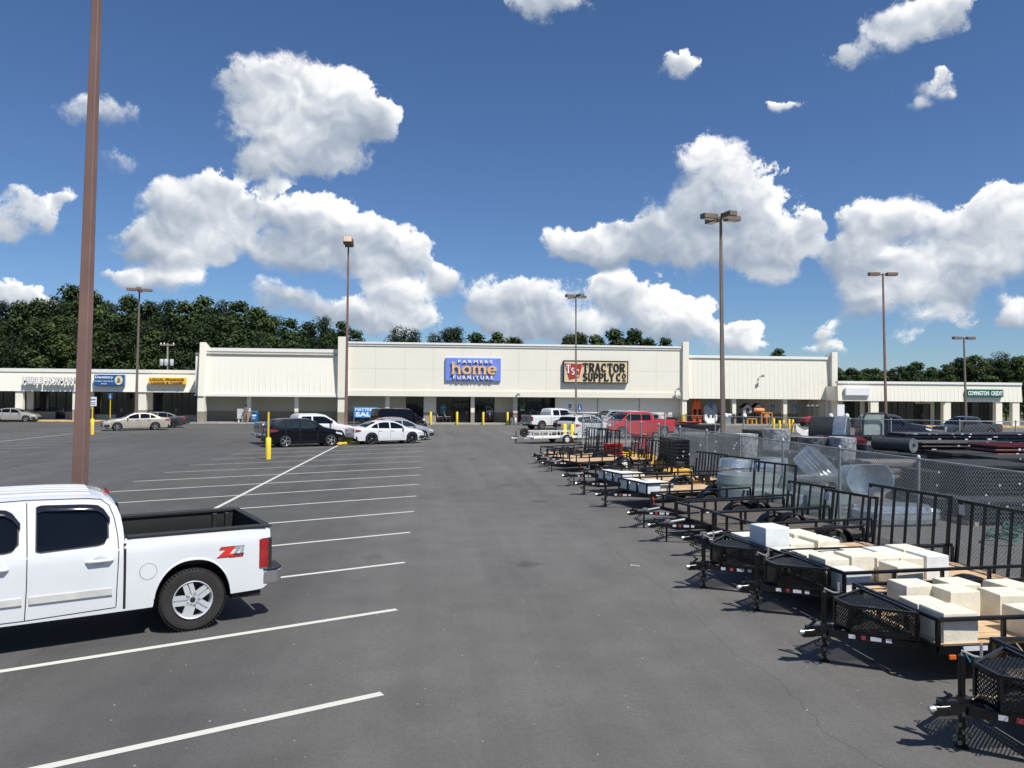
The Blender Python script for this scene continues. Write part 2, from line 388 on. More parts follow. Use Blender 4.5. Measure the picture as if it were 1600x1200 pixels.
# ================================================================ setting
def asphalt():
    m = bpy.data.materials.new('asphalt'); m.use_nodes = True
    N, L = m.node_tree.nodes, m.node_tree.links
    b = N['Principled BSDF']; b.inputs['Roughness'].default_value = 0.78; b.inputs['Specular IOR Level'].default_value = 0.35
    t = N.new('ShaderNodeTexCoord')
    def nz(scale, vs=(1, 1, 1), det=5, rough=.6):
        mp = N.new('ShaderNodeMapping'); mp.inputs['Scale'].default_value = vs; L.new(t.outputs['Object'], mp.inputs[0])
        n = N.new('ShaderNodeTexNoise'); n.inputs['Scale'].default_value = scale; n.inputs['Detail'].default_value = det; n.inputs['Roughness'].default_value = rough
        L.new(mp.outputs[0], n.inputs['Vector']); return n.outputs['Fac']
    def mr(v, a, b_, c, d):
        n = N.new('ShaderNodeMapRange'); L.new(v, n.inputs[0])
        for i, q in enumerate((a, b_, c, d)): n.inputs[i + 1].default_value = q
        return n.outputs[0]
    def mm(op, a, b_=0.0):
        n = N.new('ShaderNodeMath'); n.operation = op
        for i, q in enumerate((a, b_)):
            if isinstance(q, (int, float)): n.inputs[i].default_value = q
            else: L.new(q, n.inputs[i])
        return n.outputs[0]
    sp = N.new('ShaderNodeSeparateXYZ'); L.new(t.outputs['Object'], sp.inputs[0])
    wob = mm('MULTIPLY', mm('SUBTRACT', nz(.25, det=3), .5), 2.2)
    xx = mm('ADD', sp.outputs[0], wob)
    aisle = mr(xx, -2.6, -0.6, 0, 1)
    v = mm('MULTIPLY', mr(nz(.09), .3, .7, .80, 1.18), mr(nz(1.1, (1, 1, 1), 6), .3, .7, .88, 1.11))
    v = mm('MULTIPLY', v, mr(nz(1.0, (1.3, .05, 1), 5), .3, .72, .86, 1.10))      # tyre polish running down the aisle
    v = mm('MULTIPLY', v, mr(nz(.45, (1, .25, 1), 3), .62, .74, 1.0, .84))         # darker patches
    v = mm('MULTIPLY', v, mr(nz(70, det=3), .25, .75, .70, 1.30))                  # aggregate
    v = mm('MULTIPLY', v, mr(nz(17, det=6, rough=.75), .2, .8, .80, 1.20))
    v = mm('MULTIPLY', v, mr(aisle, 0, 1, .90, 1.04))
    vr = N.new('ShaderNodeTexVoronoi'); vr.inputs['Scale'].default_value = 5.0; L.new(t.outputs['Object'], vr.inputs['Vector'])
    fleck = mr(vr.outputs['Distance'], .035, .055, 1, 0)
    gate = mr(nz(1.7, det=2), .44, .54, 0, 1)
    vr2 = N.new('ShaderNodeTexVoronoi'); vr2.inputs['Scale'].default_value = .42; L.new(t.outputs['Object'], vr2.inputs['Vector'])
    spot = mr(mm('ADD', vr2.outputs['Distance'], mm('MULTIPLY', nz(5), .25)), .17, .27, .66, 1)
    v = mm('MULTIPLY', v, spot)
    # hairline paving seams and cracks
    sn = mm('ADD', sp.outputs[0], mm('MULTIPLY', nz(.7, (0, 1, 1), 4), .7))
    crack = mr(mm('ABSOLUTE', mm('SUBTRACT', sn, 4.05)), 0, .014, .72, 1)
    crack2 = mr(mm('ABSOLUTE', mm('SUBTRACT', mm('ADD', sp.outputs[1], mm('MULTIPLY', nz(.5, (1, 0, 1), 4), .6)), 13.4)), 0, .016, .84, 1)
    crack3 = mr(mm('ABSOLUTE', mm('SUBTRACT', mm('ADD', sp.outputs[0], mm('MULTIPLY', nz(.33, (0, 1, 1), 6), 2.2)), -3.4)), 0, .02, .78, 1)
    crack4 = mr(mm('ABSOLUTE', mm('SUBTRACT', mm('ADD', sp.outputs[1], mm('MULTIPLY', nz(.4, (1, 0, 1), 6), 1.8)), 22.0)), 0, .03, .82, 1)
    v = mm('MULTIPLY', mm('MULTIPLY', mm('MULTIPLY', v, crack), crack2), mm('MULTIPLY', crack3, crack4))
    mx = N.new('ShaderNodeMix'); mx.data_type = 'RGBA'; L.new(aisle, mx.inputs[0])
    mx.inputs[6].default_value = (.098, .0955, .093, 1); mx.inputs[7].default_value = (.114, .1085, .102, 1)
    vm = N.new('ShaderNodeVectorMath'); vm.operation = 'SCALE'; L.new(mx.outputs[2], vm.inputs[0]); L.new(v, vm.inputs['Scale'])
    m2 = N.new('ShaderNodeMix'); m2.data_type = 'RGBA'; L.new(mm('MULTIPLY', fleck, gate), m2.inputs[0])
    L.new(vm.outputs[0], m2.inputs[6]); m2.inputs[7].default_value = (.50, .48, .45, 1)
    L.new(m2.outputs[2], b.inputs['Base Color'])
    bp = N.new('ShaderNodeBump'); bp.inputs['Strength'].default_value = .35; bp.inputs['Distance'].default_value = .012
    L.new(nz(55, det=5, rough=.7), bp.inputs['Height']); L.new(bp.outputs[0], b.inputs['Normal'])
    return m
m_asphalt = asphalt()
m_ground = mat('dry_grass_ground', (.10, .11, .045), .95, var=.2, scale=.3, bump=.4)
def paint_mat(name, col, wear):
    m = bpy.data.materials.new(name); m.use_nodes = True
    N, L = m.node_tree.nodes, m.node_tree.links; b = N['Principled BSDF']; b.inputs['Roughness'].default_value = .7
    t = N.new('ShaderNodeTexCoord'); n = N.new('ShaderNodeTexNoise'); n.inputs['Scale'].default_value = 9; n.inputs['Detail'].default_value = 9; n.inputs['Roughness'].default_value = .75
    L.new(t.outputs['Object'], n.inputs['Vector'])
    r = N.new('ShaderNodeValToRGB'); r.color_ramp.elements[0].position = wear - .07; r.color_ramp.elements[0].color = tuple(c * .28 for c in col) + (1,)
    r.color_ramp.elements[1].position = wear + .05; r.color_ramp.elements[1].color = (*col, 1)
    L.new(n.outputs['Fac'], r.inputs[0]); L.new(r.outputs[0], b.inputs['Base Color']); return m
m_line = paint_mat('line_paint', (.56, .55, .50), .33)
m_line_worn = paint_mat('worn_line_paint', (.46, .45, .42), .44)
m_yellow = mat('yellow_paint', (.80, .56, .03), .45, var=.06, dirt=.15)
m_yellow_old = mat('faded_yellow_paint', (.72, .47, .12), .7, var=.12, scale=1.5)
m_conc = mat('concrete', (.36, .34, .30), .9, var=.12, scale=1.5, bump=.2)

g = MB(); g.box(-2500, 2500, -2500, 2500, -.6, -.25); tag(g.build('ground', m_ground, fix=False), kind='structure')
lot = MB()
xs = [-95, -60, -30, -15, -8, -2, 3, 8, 15, 30, 60, 85]; ys = [-30, -10, 0, 5, 10, 20, 30, 45, 60, 90, 120]
lot.grid([[(x, y, 0) for x in xs] for y in ys])
lot_o = tag(lot.build('parking_lot', m_asphalt, fix=False), kind='structure')

SDIR = Vector((sin(radians(63.4)), cos(radians(63.4)), 0))      # stall direction, away and to the right
NEAR = -SDIR
base0 = G(597, 1084)
def stall_end(n): return base0 + Vector((.02 * n, 3.10 * n, 0))
def line(p0, p1, w, m, z=.004):
    d = (p1 - p0).normalized(); s = Vector((-d.y, d.x, 0)) * w / 2; q = MB()
    k = max(2, int((p1 - p0).length / 2))
    q.grid([[p0 + (p1 - p0) * i / k + s + Vector((0, 0, z)), p0 + (p1 - p0) * i / k - s + Vector((0, 0, z))] for i in range(k + 1)])
    return q.build('parking_line', m, lot_o, fix=False)
for n in range(0, 20):
    e = stall_end(n); line(e, e - SDIR * 11.0, .105, m_line if n < 9 else m_line_worn)
pole2 = G(540, 690)
line(Vector((pole2.x, pole2.y, 0)), Vector((pole2.x - .35, 8.5, 0)), .115, m_line, .008)
c2 = G(57, 684)
for k in range(-9, 6):
    p = Vector((c2.x, c2.y + 3.1 * k, 0)); line(p + SDIR * 5.5, p - SDIR * 5.5, .105, m_line_worn)
line(Vector((c2.x, c2.y - 26, 0)), Vector((c2.x, c2.y + 16, 0)), .115, m_line, .008)
line(G(985, 883), G(1000, 884.5), .08, m_line_worn)

# ================================================================ buildings
m_cream = mat('cream_stucco', (.82, .775, .655), .85, var=.012, scale=.35)
m_panel = mat('cream_metal_cladding', (.82, .785, .67), .5, var=.012, scale=.5)
m_trim = mat('pale_trim', (.82, .81, .74), .5, var=.02)
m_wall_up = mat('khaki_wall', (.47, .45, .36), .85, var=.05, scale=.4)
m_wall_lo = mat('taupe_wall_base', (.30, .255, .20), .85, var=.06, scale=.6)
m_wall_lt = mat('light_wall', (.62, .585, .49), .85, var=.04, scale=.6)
m_soffit = mat('soffit', (.5, .48, .42), .8)
m_roof = mat('roof_membrane', (.42, .40, .36), .9)
m_glass = mat('shop_glass', (.012, .016, .020), .05, var=.3, scale=.8, spec=.7)
m_frame = mat('bronze_frame', (.018, .015, .013), .4)
m_alu = mat('aluminium_frame', (.35, .36, .36), .4, metal=.6)
m_white = mat('white_board', (.80, .80, .80), .5, var=.03)
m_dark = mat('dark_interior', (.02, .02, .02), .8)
YC, YL, YR = 82.0, 86.0, 79.3

def wall_two_tone(b, x0, x1, y, z1, up, lo, th=.25, zs=1.25):
    q = MB(); q.box(x0, x1, y, y + th, .15, zs); q.build('wall_base', lo, b)
    q = MB(); q.box(x0, x1, y + .002, y + th, zs, z1); q.build('wall', up, b)
def pillar(b, x0, x1, y, z1, d=.5, up=None, lo=None, zs=1.25, dx=0):
    q = MB(); q.box(x0, x1, y, y + d, zs, z1, 0); q.box(x0 - .004, x1 + .004, y - .004, y + d + .004, .15, zs, 1)
    return q.build('pillar', [up or m_cream, lo or m_wall_lo], b, bevel=.02)
def window(b, x0, x1, y, z0, z1, cols, rows=1, frame=None, fw=.07, door=False):
    q = MB(); fr = frame or m_frame
    for i in range(cols + 1):
        x = x0 + (x1 - x0) * i / cols; q.box(x - fw / 2, x + fw / 2, y - .08, y + .04, z0, z1)
    for j in range(rows + 1):
        z = z0 + (z1 - z0) * j / rows; q.box(x0 + fw / 2, x1 - fw / 2, y - .077, y + .037, max(z0, z - fw / 2), min(z1, z + fw / 2))
    w = q.build('door' if door else 'window', fr, b)
    for i in range(cols):
        for j in range(rows):
            xa = x0 + (x1 - x0) * i / cols + fw / 2; xb = x0 + (x1 - x0) * (i + 1) / cols - fw / 2
            za = z0 + (z1 - z0) * j / rows + fw / 2; zb = z0 + (z1 - z0) * (j + 1) / rows - fw / 2
            p = MB(); p.box(xa, xb, y - .02, y + .01, za, zb); p.build('pane', m_glass, w)
    if door:
        for i in range(cols):
            hx = x0 + (x1 - x0) * (i + (.85 if i % 2 == 0 else .15)) / cols
            p = MB(); p.box(hx - .02, hx + .02, y - .14, y - .1, 1.0, 1.4); p.build('handle', m_alu, w)
    return w
def cladding(b, x0, x1, y, z0, z1, lean, sp, m=None, trim=.28, trim_bot=.22):
    """ribbed metal fascia that leans back towards its top"""
    m = m or m_panel
    n = max(1, round((x1 - x0) / sp)); yt = y + lean
    q = MB(); q.prism([(y, z0), (yt, z1), (yt + .3, z1), (y + .3, z0)], x0, x1, 'X'); q.build('fascia', m, b)
    r = MB()
    for i in range(n + 1):
        x = x0 + (x1 - x0) * i / n; w = .03
        r.prism([(y - .02, z0 + trim_bot), (yt - .02, z1 - trim), (yt + .02, z1 - trim), (y + .02, z0 + trim_bot)], x - w, x + w, 'X')
    tag(r.build('cladding_ribs', m, b), kind='stuff')
    t = MB(); t.box(x0 - .02, x1 + .02, yt - .14, yt + .45, z1 - trim, z1 + .06); t.build('coping', m_trim, b)
    if trim_bot:
        t = MB(); t.box(x0, x1, y - .10, y + .30, z0 - .02, z0 + trim_bot); t.build('fascia_edge', m_trim, b)
def shell(b, x0, x1, yb, yf, zt, back=30, zc=None, depth=3.2):
    q = MB(); q.box(x0, x1, yb + .3, yf + back, .0, zt - .6); q.build('rear_block', m_cream, b)
    q = MB(); q.box(x0 + .01, x1 - .01, yf + .32, yf + back, zt - .6, zt - .5); q.build('roof', m_roof, b)
    if zc:
        q = MB(); q.box(x0, x1, yf + .31, yb + .3, zc + .03, zc + .15); q.build('soffit', m_soffit, b)
        q = MB(); q.box(x0 + .02, x1 - .02, yf + .45, yb + .3, zc + .2, zt - .62); q.build('canopy_body', m_cream, b)

def X(px, y, py=640): return Y(px, py, y).x
def Z(px, py, y): return Y(px, py, y).z

# -- left shop strip
bl = thing('shop_strip', 'long low cream shop strip at the left, housing the beauty shop, dentist and loan office', 'building', (0, 0, 0))
zc, zt = Z(150, 612, YL), Z(150, 577.5, YL)
x0, x1 = X(-330, YL), X(308, YL)
cladding(bl, x0, x1, YL, zc, zt, .35, .62, trim=.3, trim_bot=0)
ybk = YL + 3.0
shell(bl, x0, x1, ybk, YL, zt, 24, zc)
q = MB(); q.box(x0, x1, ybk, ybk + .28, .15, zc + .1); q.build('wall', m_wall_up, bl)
for a, b_ in ((22.5, 34), (112, 124), (215, 227), (-60, -48)): pillar(bl, X(a, YL), X(b_, YL), YL + .12, zc)
for a, b_ in ((44, 54), (139, 148), (230, 240)):
    q = MB(); q.box(X(a, ybk), X(b_, ybk), ybk - .35, ybk - .02, 1.25, zc + .02, 0); q.box(X(a, ybk) - .01, X(b_, ybk) + .01, ybk - .36, ybk - .02, .15, 1.25, 1); q.build('wall_pier', [m_cream, m_wall_lo], bl)
def xw(p): return X(p, ybk)
window(bl, xw(-60), xw(21.5), ybk - .06, .9, zc - .05, 5)
window(bl, xw(33), xw(43), ybk - .06, .35, zc - .05, 1)
window(bl, xw(55), xw(88), ybk - .06, 1.0, zc - .05, 3)
q = MB(); q.box(xw(55), xw(88), ybk - .2, ybk - .01, .15, .98); q.build('bulkhead', m_wall_lo, bl)
window(bl, xw(88.5), xw(103), ybk - .06, .17, zc - .05, 1, 2, door=True)
window(bl, xw(103.5), xw(138), ybk - .06, 1.0, zc - .05, 2)
q = MB(); q.box(xw(103.5), xw(138), ybk - .2, ybk - .01, .15, .98); q.build('bulkhead', m_wall_lo, bl)
window(bl, xw(149), xw(182), ybk - .06, .7, zc - .05, 3)
window(bl, xw(183), xw(199), ybk - .06, .17, zc - .05, 2, door=True)
window(bl, xw(200), xw(212), ybk - .06, .7, zc - .05, 1)
window(bl, xw(241), xw(268), ybk - .06, .7, zc - .05, 2)
window(bl, xw(269), xw(284), ybk - .06, .17, zc - .05, 2, door=True)
window(bl, xw(285), xw(306), ybk - .06, .7, zc - .05, 2)
q = MB(); q.box(x0, x1, YL - .7, ybk, .0, .15); q.build('sidewalk', m_conc, bl)
q = MB(); q.box(x0, x1, YL - .86, YL - .7, .0, .16); q.build('kerb', m_yellow_old, bl, bevel=.02)
tag(bl, kind=None)

# -- left wing
bw = thing('department_store_wing', 'tall cream wing with ribbed fascia and blank walls, left of the furniture store', 'building', (0, 0, 0))
yw = YC
zc, zt = Z(420, 619.5, yw), Z(420, 545, yw)
x0, x1 = X(318, yw), X(526.5, yw)
cladding(bw, x0, x1, yw, zc, zt, .55, .56)
ybk = yw + 3.2
shell(bw, x0 - 1.0, x1, ybk, yw, zt, 30, zc)
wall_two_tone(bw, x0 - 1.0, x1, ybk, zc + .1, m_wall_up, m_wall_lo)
for p in (386.5, 461.5): pillar(bw, X(p - 3, yw), X(p + 3, yw), yw + .55, zc)
def pilaster(b, pa, pb, pa2, pb2, y, py_top, py_bot, pya, pyb, lean=.55, deep=3.0):
    zt_, zb_ = Z(pb, py_top, y), Z(pb, py_bot, y)
    q = MB(); q.prism([(y - .35, zb_), (y + lean - .35, zt_), (y + lean + deep, zt_ - .9), (y + lean + deep, zb_), ], X(pa, y - .3), X(pb, y - .3), 'X'); q.build('pilaster', m_cream, b, bevel=.03)
    q = MB(); q.box(X(pya, y - .3), X(pyb, y - .3), y - .22, y + .6, 1.25, zb_ + .01, 0); q.box(X(pya, y - .3) - .01, X(pyb, y - .3) + .01, y - .23, y + .61, .15, 1.25, 1); q.build('pillar', [m_cream, m_wall_lo], b)
pilaster(bw, 308.5, 318.5, 0, 0, yw, 534.5, 619, 308, 319)
q = MB(); q.box(x0 - 1.0, x1, yw - .5, ybk, .0, .15); q.build('sidewalk', m_conc, bw)
q = MB(); q.box(X(300, yw), x1, yw - .65, yw - .5, .0, .155); q.build('kerb', m_conc, bw)

# -- centre
bc = thing('big_box_store', 'tall smooth cream building in the centre holding the furniture store and the farm supply store', 'building', (0, 0, 0))
zc, zt = Z(800, 620.5, YC), Z(800, 538, YC)
x0, x1 = X(540.5, YC), X(1067, YC)
q = MB(); q.box(x0, x1, YC + .06, YC + .35, zc, zt); q.build('facade_core', m_wall_lt, bc)
zb_ = zc + .62; zm = Z(800, 578, YC)
nx = 12; px0 = [x0 + (x1 - x0) * i / nx for i in range(nx + 1)]
pan = None
for i in range(nx):
    for za, zb2 in ((zb_ + .012, zm - .006), (zm + .006, zt - .40)):
        q = MB(); q.box(px0[i] + .006, px0[i + 1] - .006, YC, YC + .055, za, zb2); q.build('panel', m_cream, bc)
q = MB(); q.box(x0, x1, YC - .10, YC + .36, zc, zb_); q.build('fascia_band', m_cream, bc, bevel=.02)
q = MB(); q.box(x0, x1, YC - .08, YC + .55, zt - .38, zt - .16, 0); q.box(x0, x1, YC - .16, YC + .6, zt - .158, zt + .04, 0); q.build('coping', m_trim, bc)
ybk = YC + 2.9
shell(bc, x0 - .8, x1 + .8, ybk, YC, zt, 42, zc)
pilaster(bc, 527, 541, 0, 0, YC, 526.5, 621.5, 527.5, 538, lean=0, deep=3.5)
pilaster(bc, 1066.5, 1076, 0, 0, YC, 534.5, 625, 1066.5, 1073.5, lean=0, deep=3.5)
def xb(p): return X(p, ybk)
ztp = zc + .05
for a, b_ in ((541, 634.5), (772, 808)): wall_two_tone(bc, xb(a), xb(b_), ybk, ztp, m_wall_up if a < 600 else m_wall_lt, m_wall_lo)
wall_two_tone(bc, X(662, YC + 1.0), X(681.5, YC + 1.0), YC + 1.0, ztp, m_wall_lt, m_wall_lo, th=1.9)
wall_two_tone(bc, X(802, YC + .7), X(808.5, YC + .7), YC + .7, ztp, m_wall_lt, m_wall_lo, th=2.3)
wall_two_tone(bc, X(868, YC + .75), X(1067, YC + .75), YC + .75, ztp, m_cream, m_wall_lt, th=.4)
for p in (934, 999):
    q = MB(); q.box(X(p, YC + .72) - .03, X(p, YC + .72) + .03, YC + .71, YC + .749, .15, ztp - .01); q.build('expansion_joint', m_wall_lo, bc)
pillar(bc, X(601.5, YC), X(608, YC), YC + .55, zc); pillar(bc, X(736, YC), X(742, YC), YC + .55, zc)
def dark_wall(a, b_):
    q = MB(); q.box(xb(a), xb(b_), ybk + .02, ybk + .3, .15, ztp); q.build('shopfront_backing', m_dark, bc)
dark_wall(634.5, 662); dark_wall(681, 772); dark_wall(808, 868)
window(bc, xb(635), xb(661.5), ybk - .06, .3, ztp - .05, 3)
window(bc, xb(682), xb(708), ybk - .06, .3, ztp - .05, 3)
window(bc, xb(708.5), xb(735.5), ybk - .06, .17, 2.35, 4, door=True)
window(bc, xb(708.5), xb(735.5), ybk - .06, 2.42, ztp - .05, 4)
window(bc, xb(742.5), xb(771.5), ybk - .06, .3, ztp - .05, 4)
window(bc, xb(809), xb(822), ybk - .06, .3, ztp - .05, 2)
window(bc, xb(822.5), xb(847), ybk - .06, .17, 2.3, 4, door=True, frame=m_frame)
window(bc, xb(822.5), xb(847), ybk - .06, 2.37, ztp - .05, 3)
window(bc, xb(847.5), xb(867.5), ybk - .06, .3, ztp - .05, 3)
q = MB(); q.box(x0 - .8, x1 + .8, YC - .5, ybk, .0, .15); q.build('sidewalk', m_conc, bc)
q = MB(); q.box(x0 - .8, x1 + .8, YC - .65, YC - .5, .0, .155); q.build('kerb', m_conc, bc)
# security lights on the fascia
def flood(px, py, y, label, cat='security light'):
    p = Y(px, py, y); t = thing('security_light', label, cat, (p.x, p.y - .1, p.z))
    q = MB(); q.box(-.06, .06, -.05, .1, -.06, .06); q.build('mount', m_alu, t)
    q = MB(); q.tube((0, -.05, 0), (.12, -.35, .12), .03, 6); q.build('arm', m_alu, t)
    q = MB(); q.cbox((.14, -.42, .10), (.34, .2, .24), .5); q.build('lamp_head', m_alu, t, bevel=.02)
flood(807, 618, YC - .1, 'small security camera light at the canopy edge over the corner of the farm store entrance')
flood(1057, 609, YC - .1, 'upper small floodlight near the right end of the tall centre facade')
flood(1057, 621, YC - .1, 'lower small floodlight at the canopy edge at the right end of the tall facade')

# -- right wing
br = thing('garden_centre_wing', 'tall cream wing with ribbed fascia over a covered walk, right of the farm store', 'building', (0, 0, 0))
zc, zt = Z(1190, 623.5, YC), Z(1190, 557, YC)
x0, x1 = X(1077, YC), X(1300, YC)
cladding(br, x0, x1, YC, zc, zt, .2, .52, trim=.24, trim_bot=0)
ybk = YC + 4.2
shell(br, x0, x1 + .8, ybk, YC, zt, 30, zc)
def xg(p): return X(p, ybk)
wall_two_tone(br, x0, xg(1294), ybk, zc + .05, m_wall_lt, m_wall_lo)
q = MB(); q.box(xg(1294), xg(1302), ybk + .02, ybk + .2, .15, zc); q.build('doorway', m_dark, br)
q = MB(); q.box(xg(1246), xg(1279), ybk - .04, ybk - .005, .17, zc - .15); q.build('roller_door', m_wall_up, br)
q = MB(); q.box(xg(1278.5), xg(1279.5), ybk - .1, ybk - .045, .17, zc - .1); q.build('door_track', m_frame, br)
for a, b_ in ((1146, 1152), (1226, 1232)): pillar(br, X(a, YC), X(b_, YC), YC + .3, zc)
pilaster(br, 1299.5, 1308.5, 0, 0, YC, 550.5, 657, 1300, 1308.5, lean=.0, deep=3.2)
q = MB(); q.box(x0, x1 + .8, YC - .5, ybk, .0, .15); q.build('sidewalk', m_conc, br)
q = MB(); q.box(x0, x1 + .8, YC - .65, YC - .5, .0, .155); q.build('kerb', m_conc, br)
flood(1187, 589, YC - .0, 'dark floodlight mounted in the middle of the right ribbed fascia')

# -- right strip
bs = thing('low_shop_strip', 'low cream shop strip with ribbed fascia at the right, dark shopfronts behind square pillars', 'building', (0, 0, 0))
zc, zt = Z(1450, 627.3, YR), Z(1450, 597.5, YR)
x0, x1 = X(1310, YR), X(1597, YR)
cladding(bs, x0, x1, YR, zc, zt, .15, .50, trim=.2, trim_bot=0)
ybk = YR + 2.8
xcut = X(1560, ybk)
shell(bs, x0, xcut, ybk, YR, zt, 20, None)
q = MB(); q.box(x0, x1, YR + .31, ybk + .3, zc + .02, zt - .5); q.build('canopy_body', m_cream, bs)
def xs_(p): return X(p, ybk)
q = MB(); q.box(x0, xcut, ybk, ybk + .28, .15, zc + .05); q.build('wall', m_wall_lt, bs)
for a, b_ in ((1361, 1373.5), (1475, 1486.5), (1557, 1567), (1583, 1594)): pillar(bs, X(a, YR), X(b_, YR), YR + .08, zc, lo=m_cream)
window(bs, xs_(1318), xs_(1342), ybk - .06, .3, zc - .05, 2)
window(bs, xs_(1352), xs_(1361), ybk - .06, .2, zc - .05, 1)
window(bs, xs_(1374), xs_(1402), ybk - .06, .3, zc - .05, 3)
window(bs, xs_(1402.5), xs_(1428), ybk - .06, .3, zc - .05, 2)
window(bs, xs_(1428.5), xs_(1452), ybk - .06, .2, zc - .3, 2, door=True)
window(bs, xs_(1461), xs_(1474), ybk - .06, .2, zc - .05, 1)
window(bs, xs_(1487), xs_(1530), ybk - .06, .3, zc - .05, 3)
window(bs, xs_(1531), xs_(1556), ybk - .06, .3, zc - .05, 2)
q = MB(); q.box(x0, x1, YR - .5, ybk, .0, .15); q.build('sidewalk', m_conc, bs)
q = MB(); q.box(x0, x1 + 6, YR - .68, YR - .5, .0, .16); q.build('kerb', m_yellow_old, bs)
q = MB(); q.cbox((X(1475, YR), YR - .05, zc - .02), (.5, .1, .06)); q.cbox((X(1440, YR), YR - .05, zc - .02), (.5, .1, .06)); q.build('canopy_lamp', m_frame, bs)

# ================================================================ signs
m_blue = mat('sign_blue', (.17, .27, .74), .4, var=.02)
m_dblue = mat('sign_dark_blue', (.01, .10, .30), .4, var=.02)
m_green = mat('sign_green', (.0, .13, .075), .4, var=.02)
m_red = mat('sign_red', (.42, .03, .02), .5, var=.03)
m_tan = mat('sign_tan', (.72, .58, .36), .5, var=.02)
m_orange = mat('letter_orange', (.85, .49, .19), .45, var=.03)
m_lwhite = mat('letter_white', (.85, .85, .85), .45, var=.02)
m_lblack = mat('letter_black', (.012, .010, .010), .5)
m_ybr = mat('sign_yellow', (.85, .50, .03), .5, var=.03)
m_brown = mat('letter_brown', (.16, .05, .01), .6)
def sign_box(name, label, px0, px1, py0, py1, y, m, proud=.25, edge=None, frame=None):
    a, b = Y(px0, (py0 + py1) / 2, y - proud), Y(px1, (py0 + py1) / 2, y - proud)
    c, d = Y((px0 + px1) / 2, py0, y - proud), Y((px0 + px1) / 2, py1, y - proud)
    W_, H_ = b.x - a.x, c.z - d.z
    t = thing(name, label, 'sign', ((a.x + b.x) / 2, y, d.z))
    q = MB(); q.box(-W_ / 2, W_ / 2, -proud + .02, -.0, 0, H_); q.build('cabinet', edge or m, t)
    q = MB(); q.box(-W_ / 2 + .05, W_ / 2 - .05, -proud, -proud + .019, .05, H_ - .05); q.build('sign_face', m, t)
    if frame:
        q = MB(); e = .09
        q.box(-W_/2, W_/2, -proud - .04, -proud - .001, 0, e); q.box(-W_/2, W_/2, -proud - .04, -proud - .001, H_ - e, H_)
        q.box(-W_/2, -W_/2 + e, -proud - .038, -proud - .002, e, H_ - e); q.box(W_/2 - e, W_/2, -proud - .038, -proud - .002, e, H_ - e); q.build('sign_frame', frame, t)
    return t, W_, H_
t, W_, H_ = sign_box('store_sign', 'blue rectangular furniture store sign with white words above and below orange home', 696, 782.5, 559.5, 595.5, YC, m_blue, .22)
text_obj('F A R M E R S', m_lwhite, t, (W_ * .035, -.32, H_ * .845), width=W_ * .62, height=H_ * .13, extrude=.06, bold=.035)
text_obj('F U R N I T U R E', m_lwhite, t, (0.0, -.32, H_ * .155), width=W_ * .72, height=H_ * .16, extrude=.06, bold=.035)
q = MB(); slab_text(q, 'home', -W_ * .40, H_ * .31, H_ * .365, W_ * .175, W_ * .040, -.34, .16, gap=.06, widths={'m': 1.5, 'h': 1.05}, serif=.10)
q.build('lettering', m_orange, t)
t, W_, H_ = sign_box('store_sign', 'tan farm supply sign with black slab letters and a red trapezoid logo', 880.5, 981.5, 563.5, 598.5, YC, m_tan, .34, edge=m_frame, frame=m_frame)
yy = -.37
q = MB(); q.prism([(-W_*.48, H_*.86), (-W_*.215, H_*.84), (-W_*.255, H_*.27), (-W_*.41, H_*.15)], yy - .02, yy, 'Y'); lg = q.build('logo', m_red, t)
q = MB(); slab_text(q, 'T', -W_*.462, H_*.44, H_*.36, W_*.068, W_*.018, yy - .04, .03)
slab_text(q, 'S', -W_*.385, H_*.36, H_*.32, W_*.055, W_*.016, yy - .04, .03)
slab_text(q, 'C', -W_*.325, H_*.27, H_*.34, W_*.068, W_*.016, yy - .04, .03); q.build('logo_lettering', m_lwhite, t)
q = MB(); slab_text(q, 'TRACTOR', -W_*.205, H_*.50, H_*.38, W_*.084, W_*.027, yy - .01, .05, gap=.13, serif=.12)
slab_text(q, 'SUPPLY', -W_*.205, H_*.10, H_*.34, W_*.073, W_*.025, yy - .01, .05, gap=.13, serif=.12)
slab_text(q, 'C', W_*.315, H_*.10, H_*.34, W_*.072, W_*.025, yy - .01, .05); slab_text(q, 'O', W_*.405, H_*.21, H_*.22, W_*.058, W_*.017, yy - .01, .05)
q.box(W_*.41, W_*.462, yy - .035, yy + .01, H_*.10, H_*.15); q.build('lettering', m_lblack, t)
# beauty shop letters stand off the fascia on pins
ya = YL - .55
a, b = Y(35, 595, ya), Y(115, 596, ya)
t = thing('shop_lettering', 'white block letters standing off the fascia of the beauty shop behind the brown pole', 'sign', ((a.x + b.x) / 2, YL, a.z - .35))
text_obj('MERLE NORMAN', mat('letter_return', (.20, .18, .16), .6), t, (0, -.34, .40), width=b.x - a.x + .12, height=.70, extrude=.07, bold=.05, name='letter_return')
text_obj('MERLE NORMAN', m_lwhite, t, (0, -.44, .40), width=b.x - a.x, height=.62, extrude=.02, bold=.03)
q = MB(); q.box(-.35, .12, -.5, -.35, .33, .45); q.build('hyphen', m_lwhite, t)
t, W_, H_ = sign_box('dentist_sign', 'blue dentist sign with white lettering and a cream disc', 147, 193.5, 585.5, 602.5, YL, m_dblue, .42)
text_obj('Dentistry', m_lwhite, t, (-W_*.16, -.44, H_ * .74), width=W_ * .60, height=H_ * .32, extrude=.015, bold=.02)
text_obj('ROBERT MARTIN, JR.', m_lwhite, t, (-W_*.16, -.44, H_ * .38), width=W_ * .62, height=H_ * .13, extrude=.015, bold=.01)
text_obj('D.M.D.', m_lwhite, t, (-W_*.16, -.44, H_ * .16), width=W_ * .2, height=H_ * .11, extrude=.015, bold=.01)
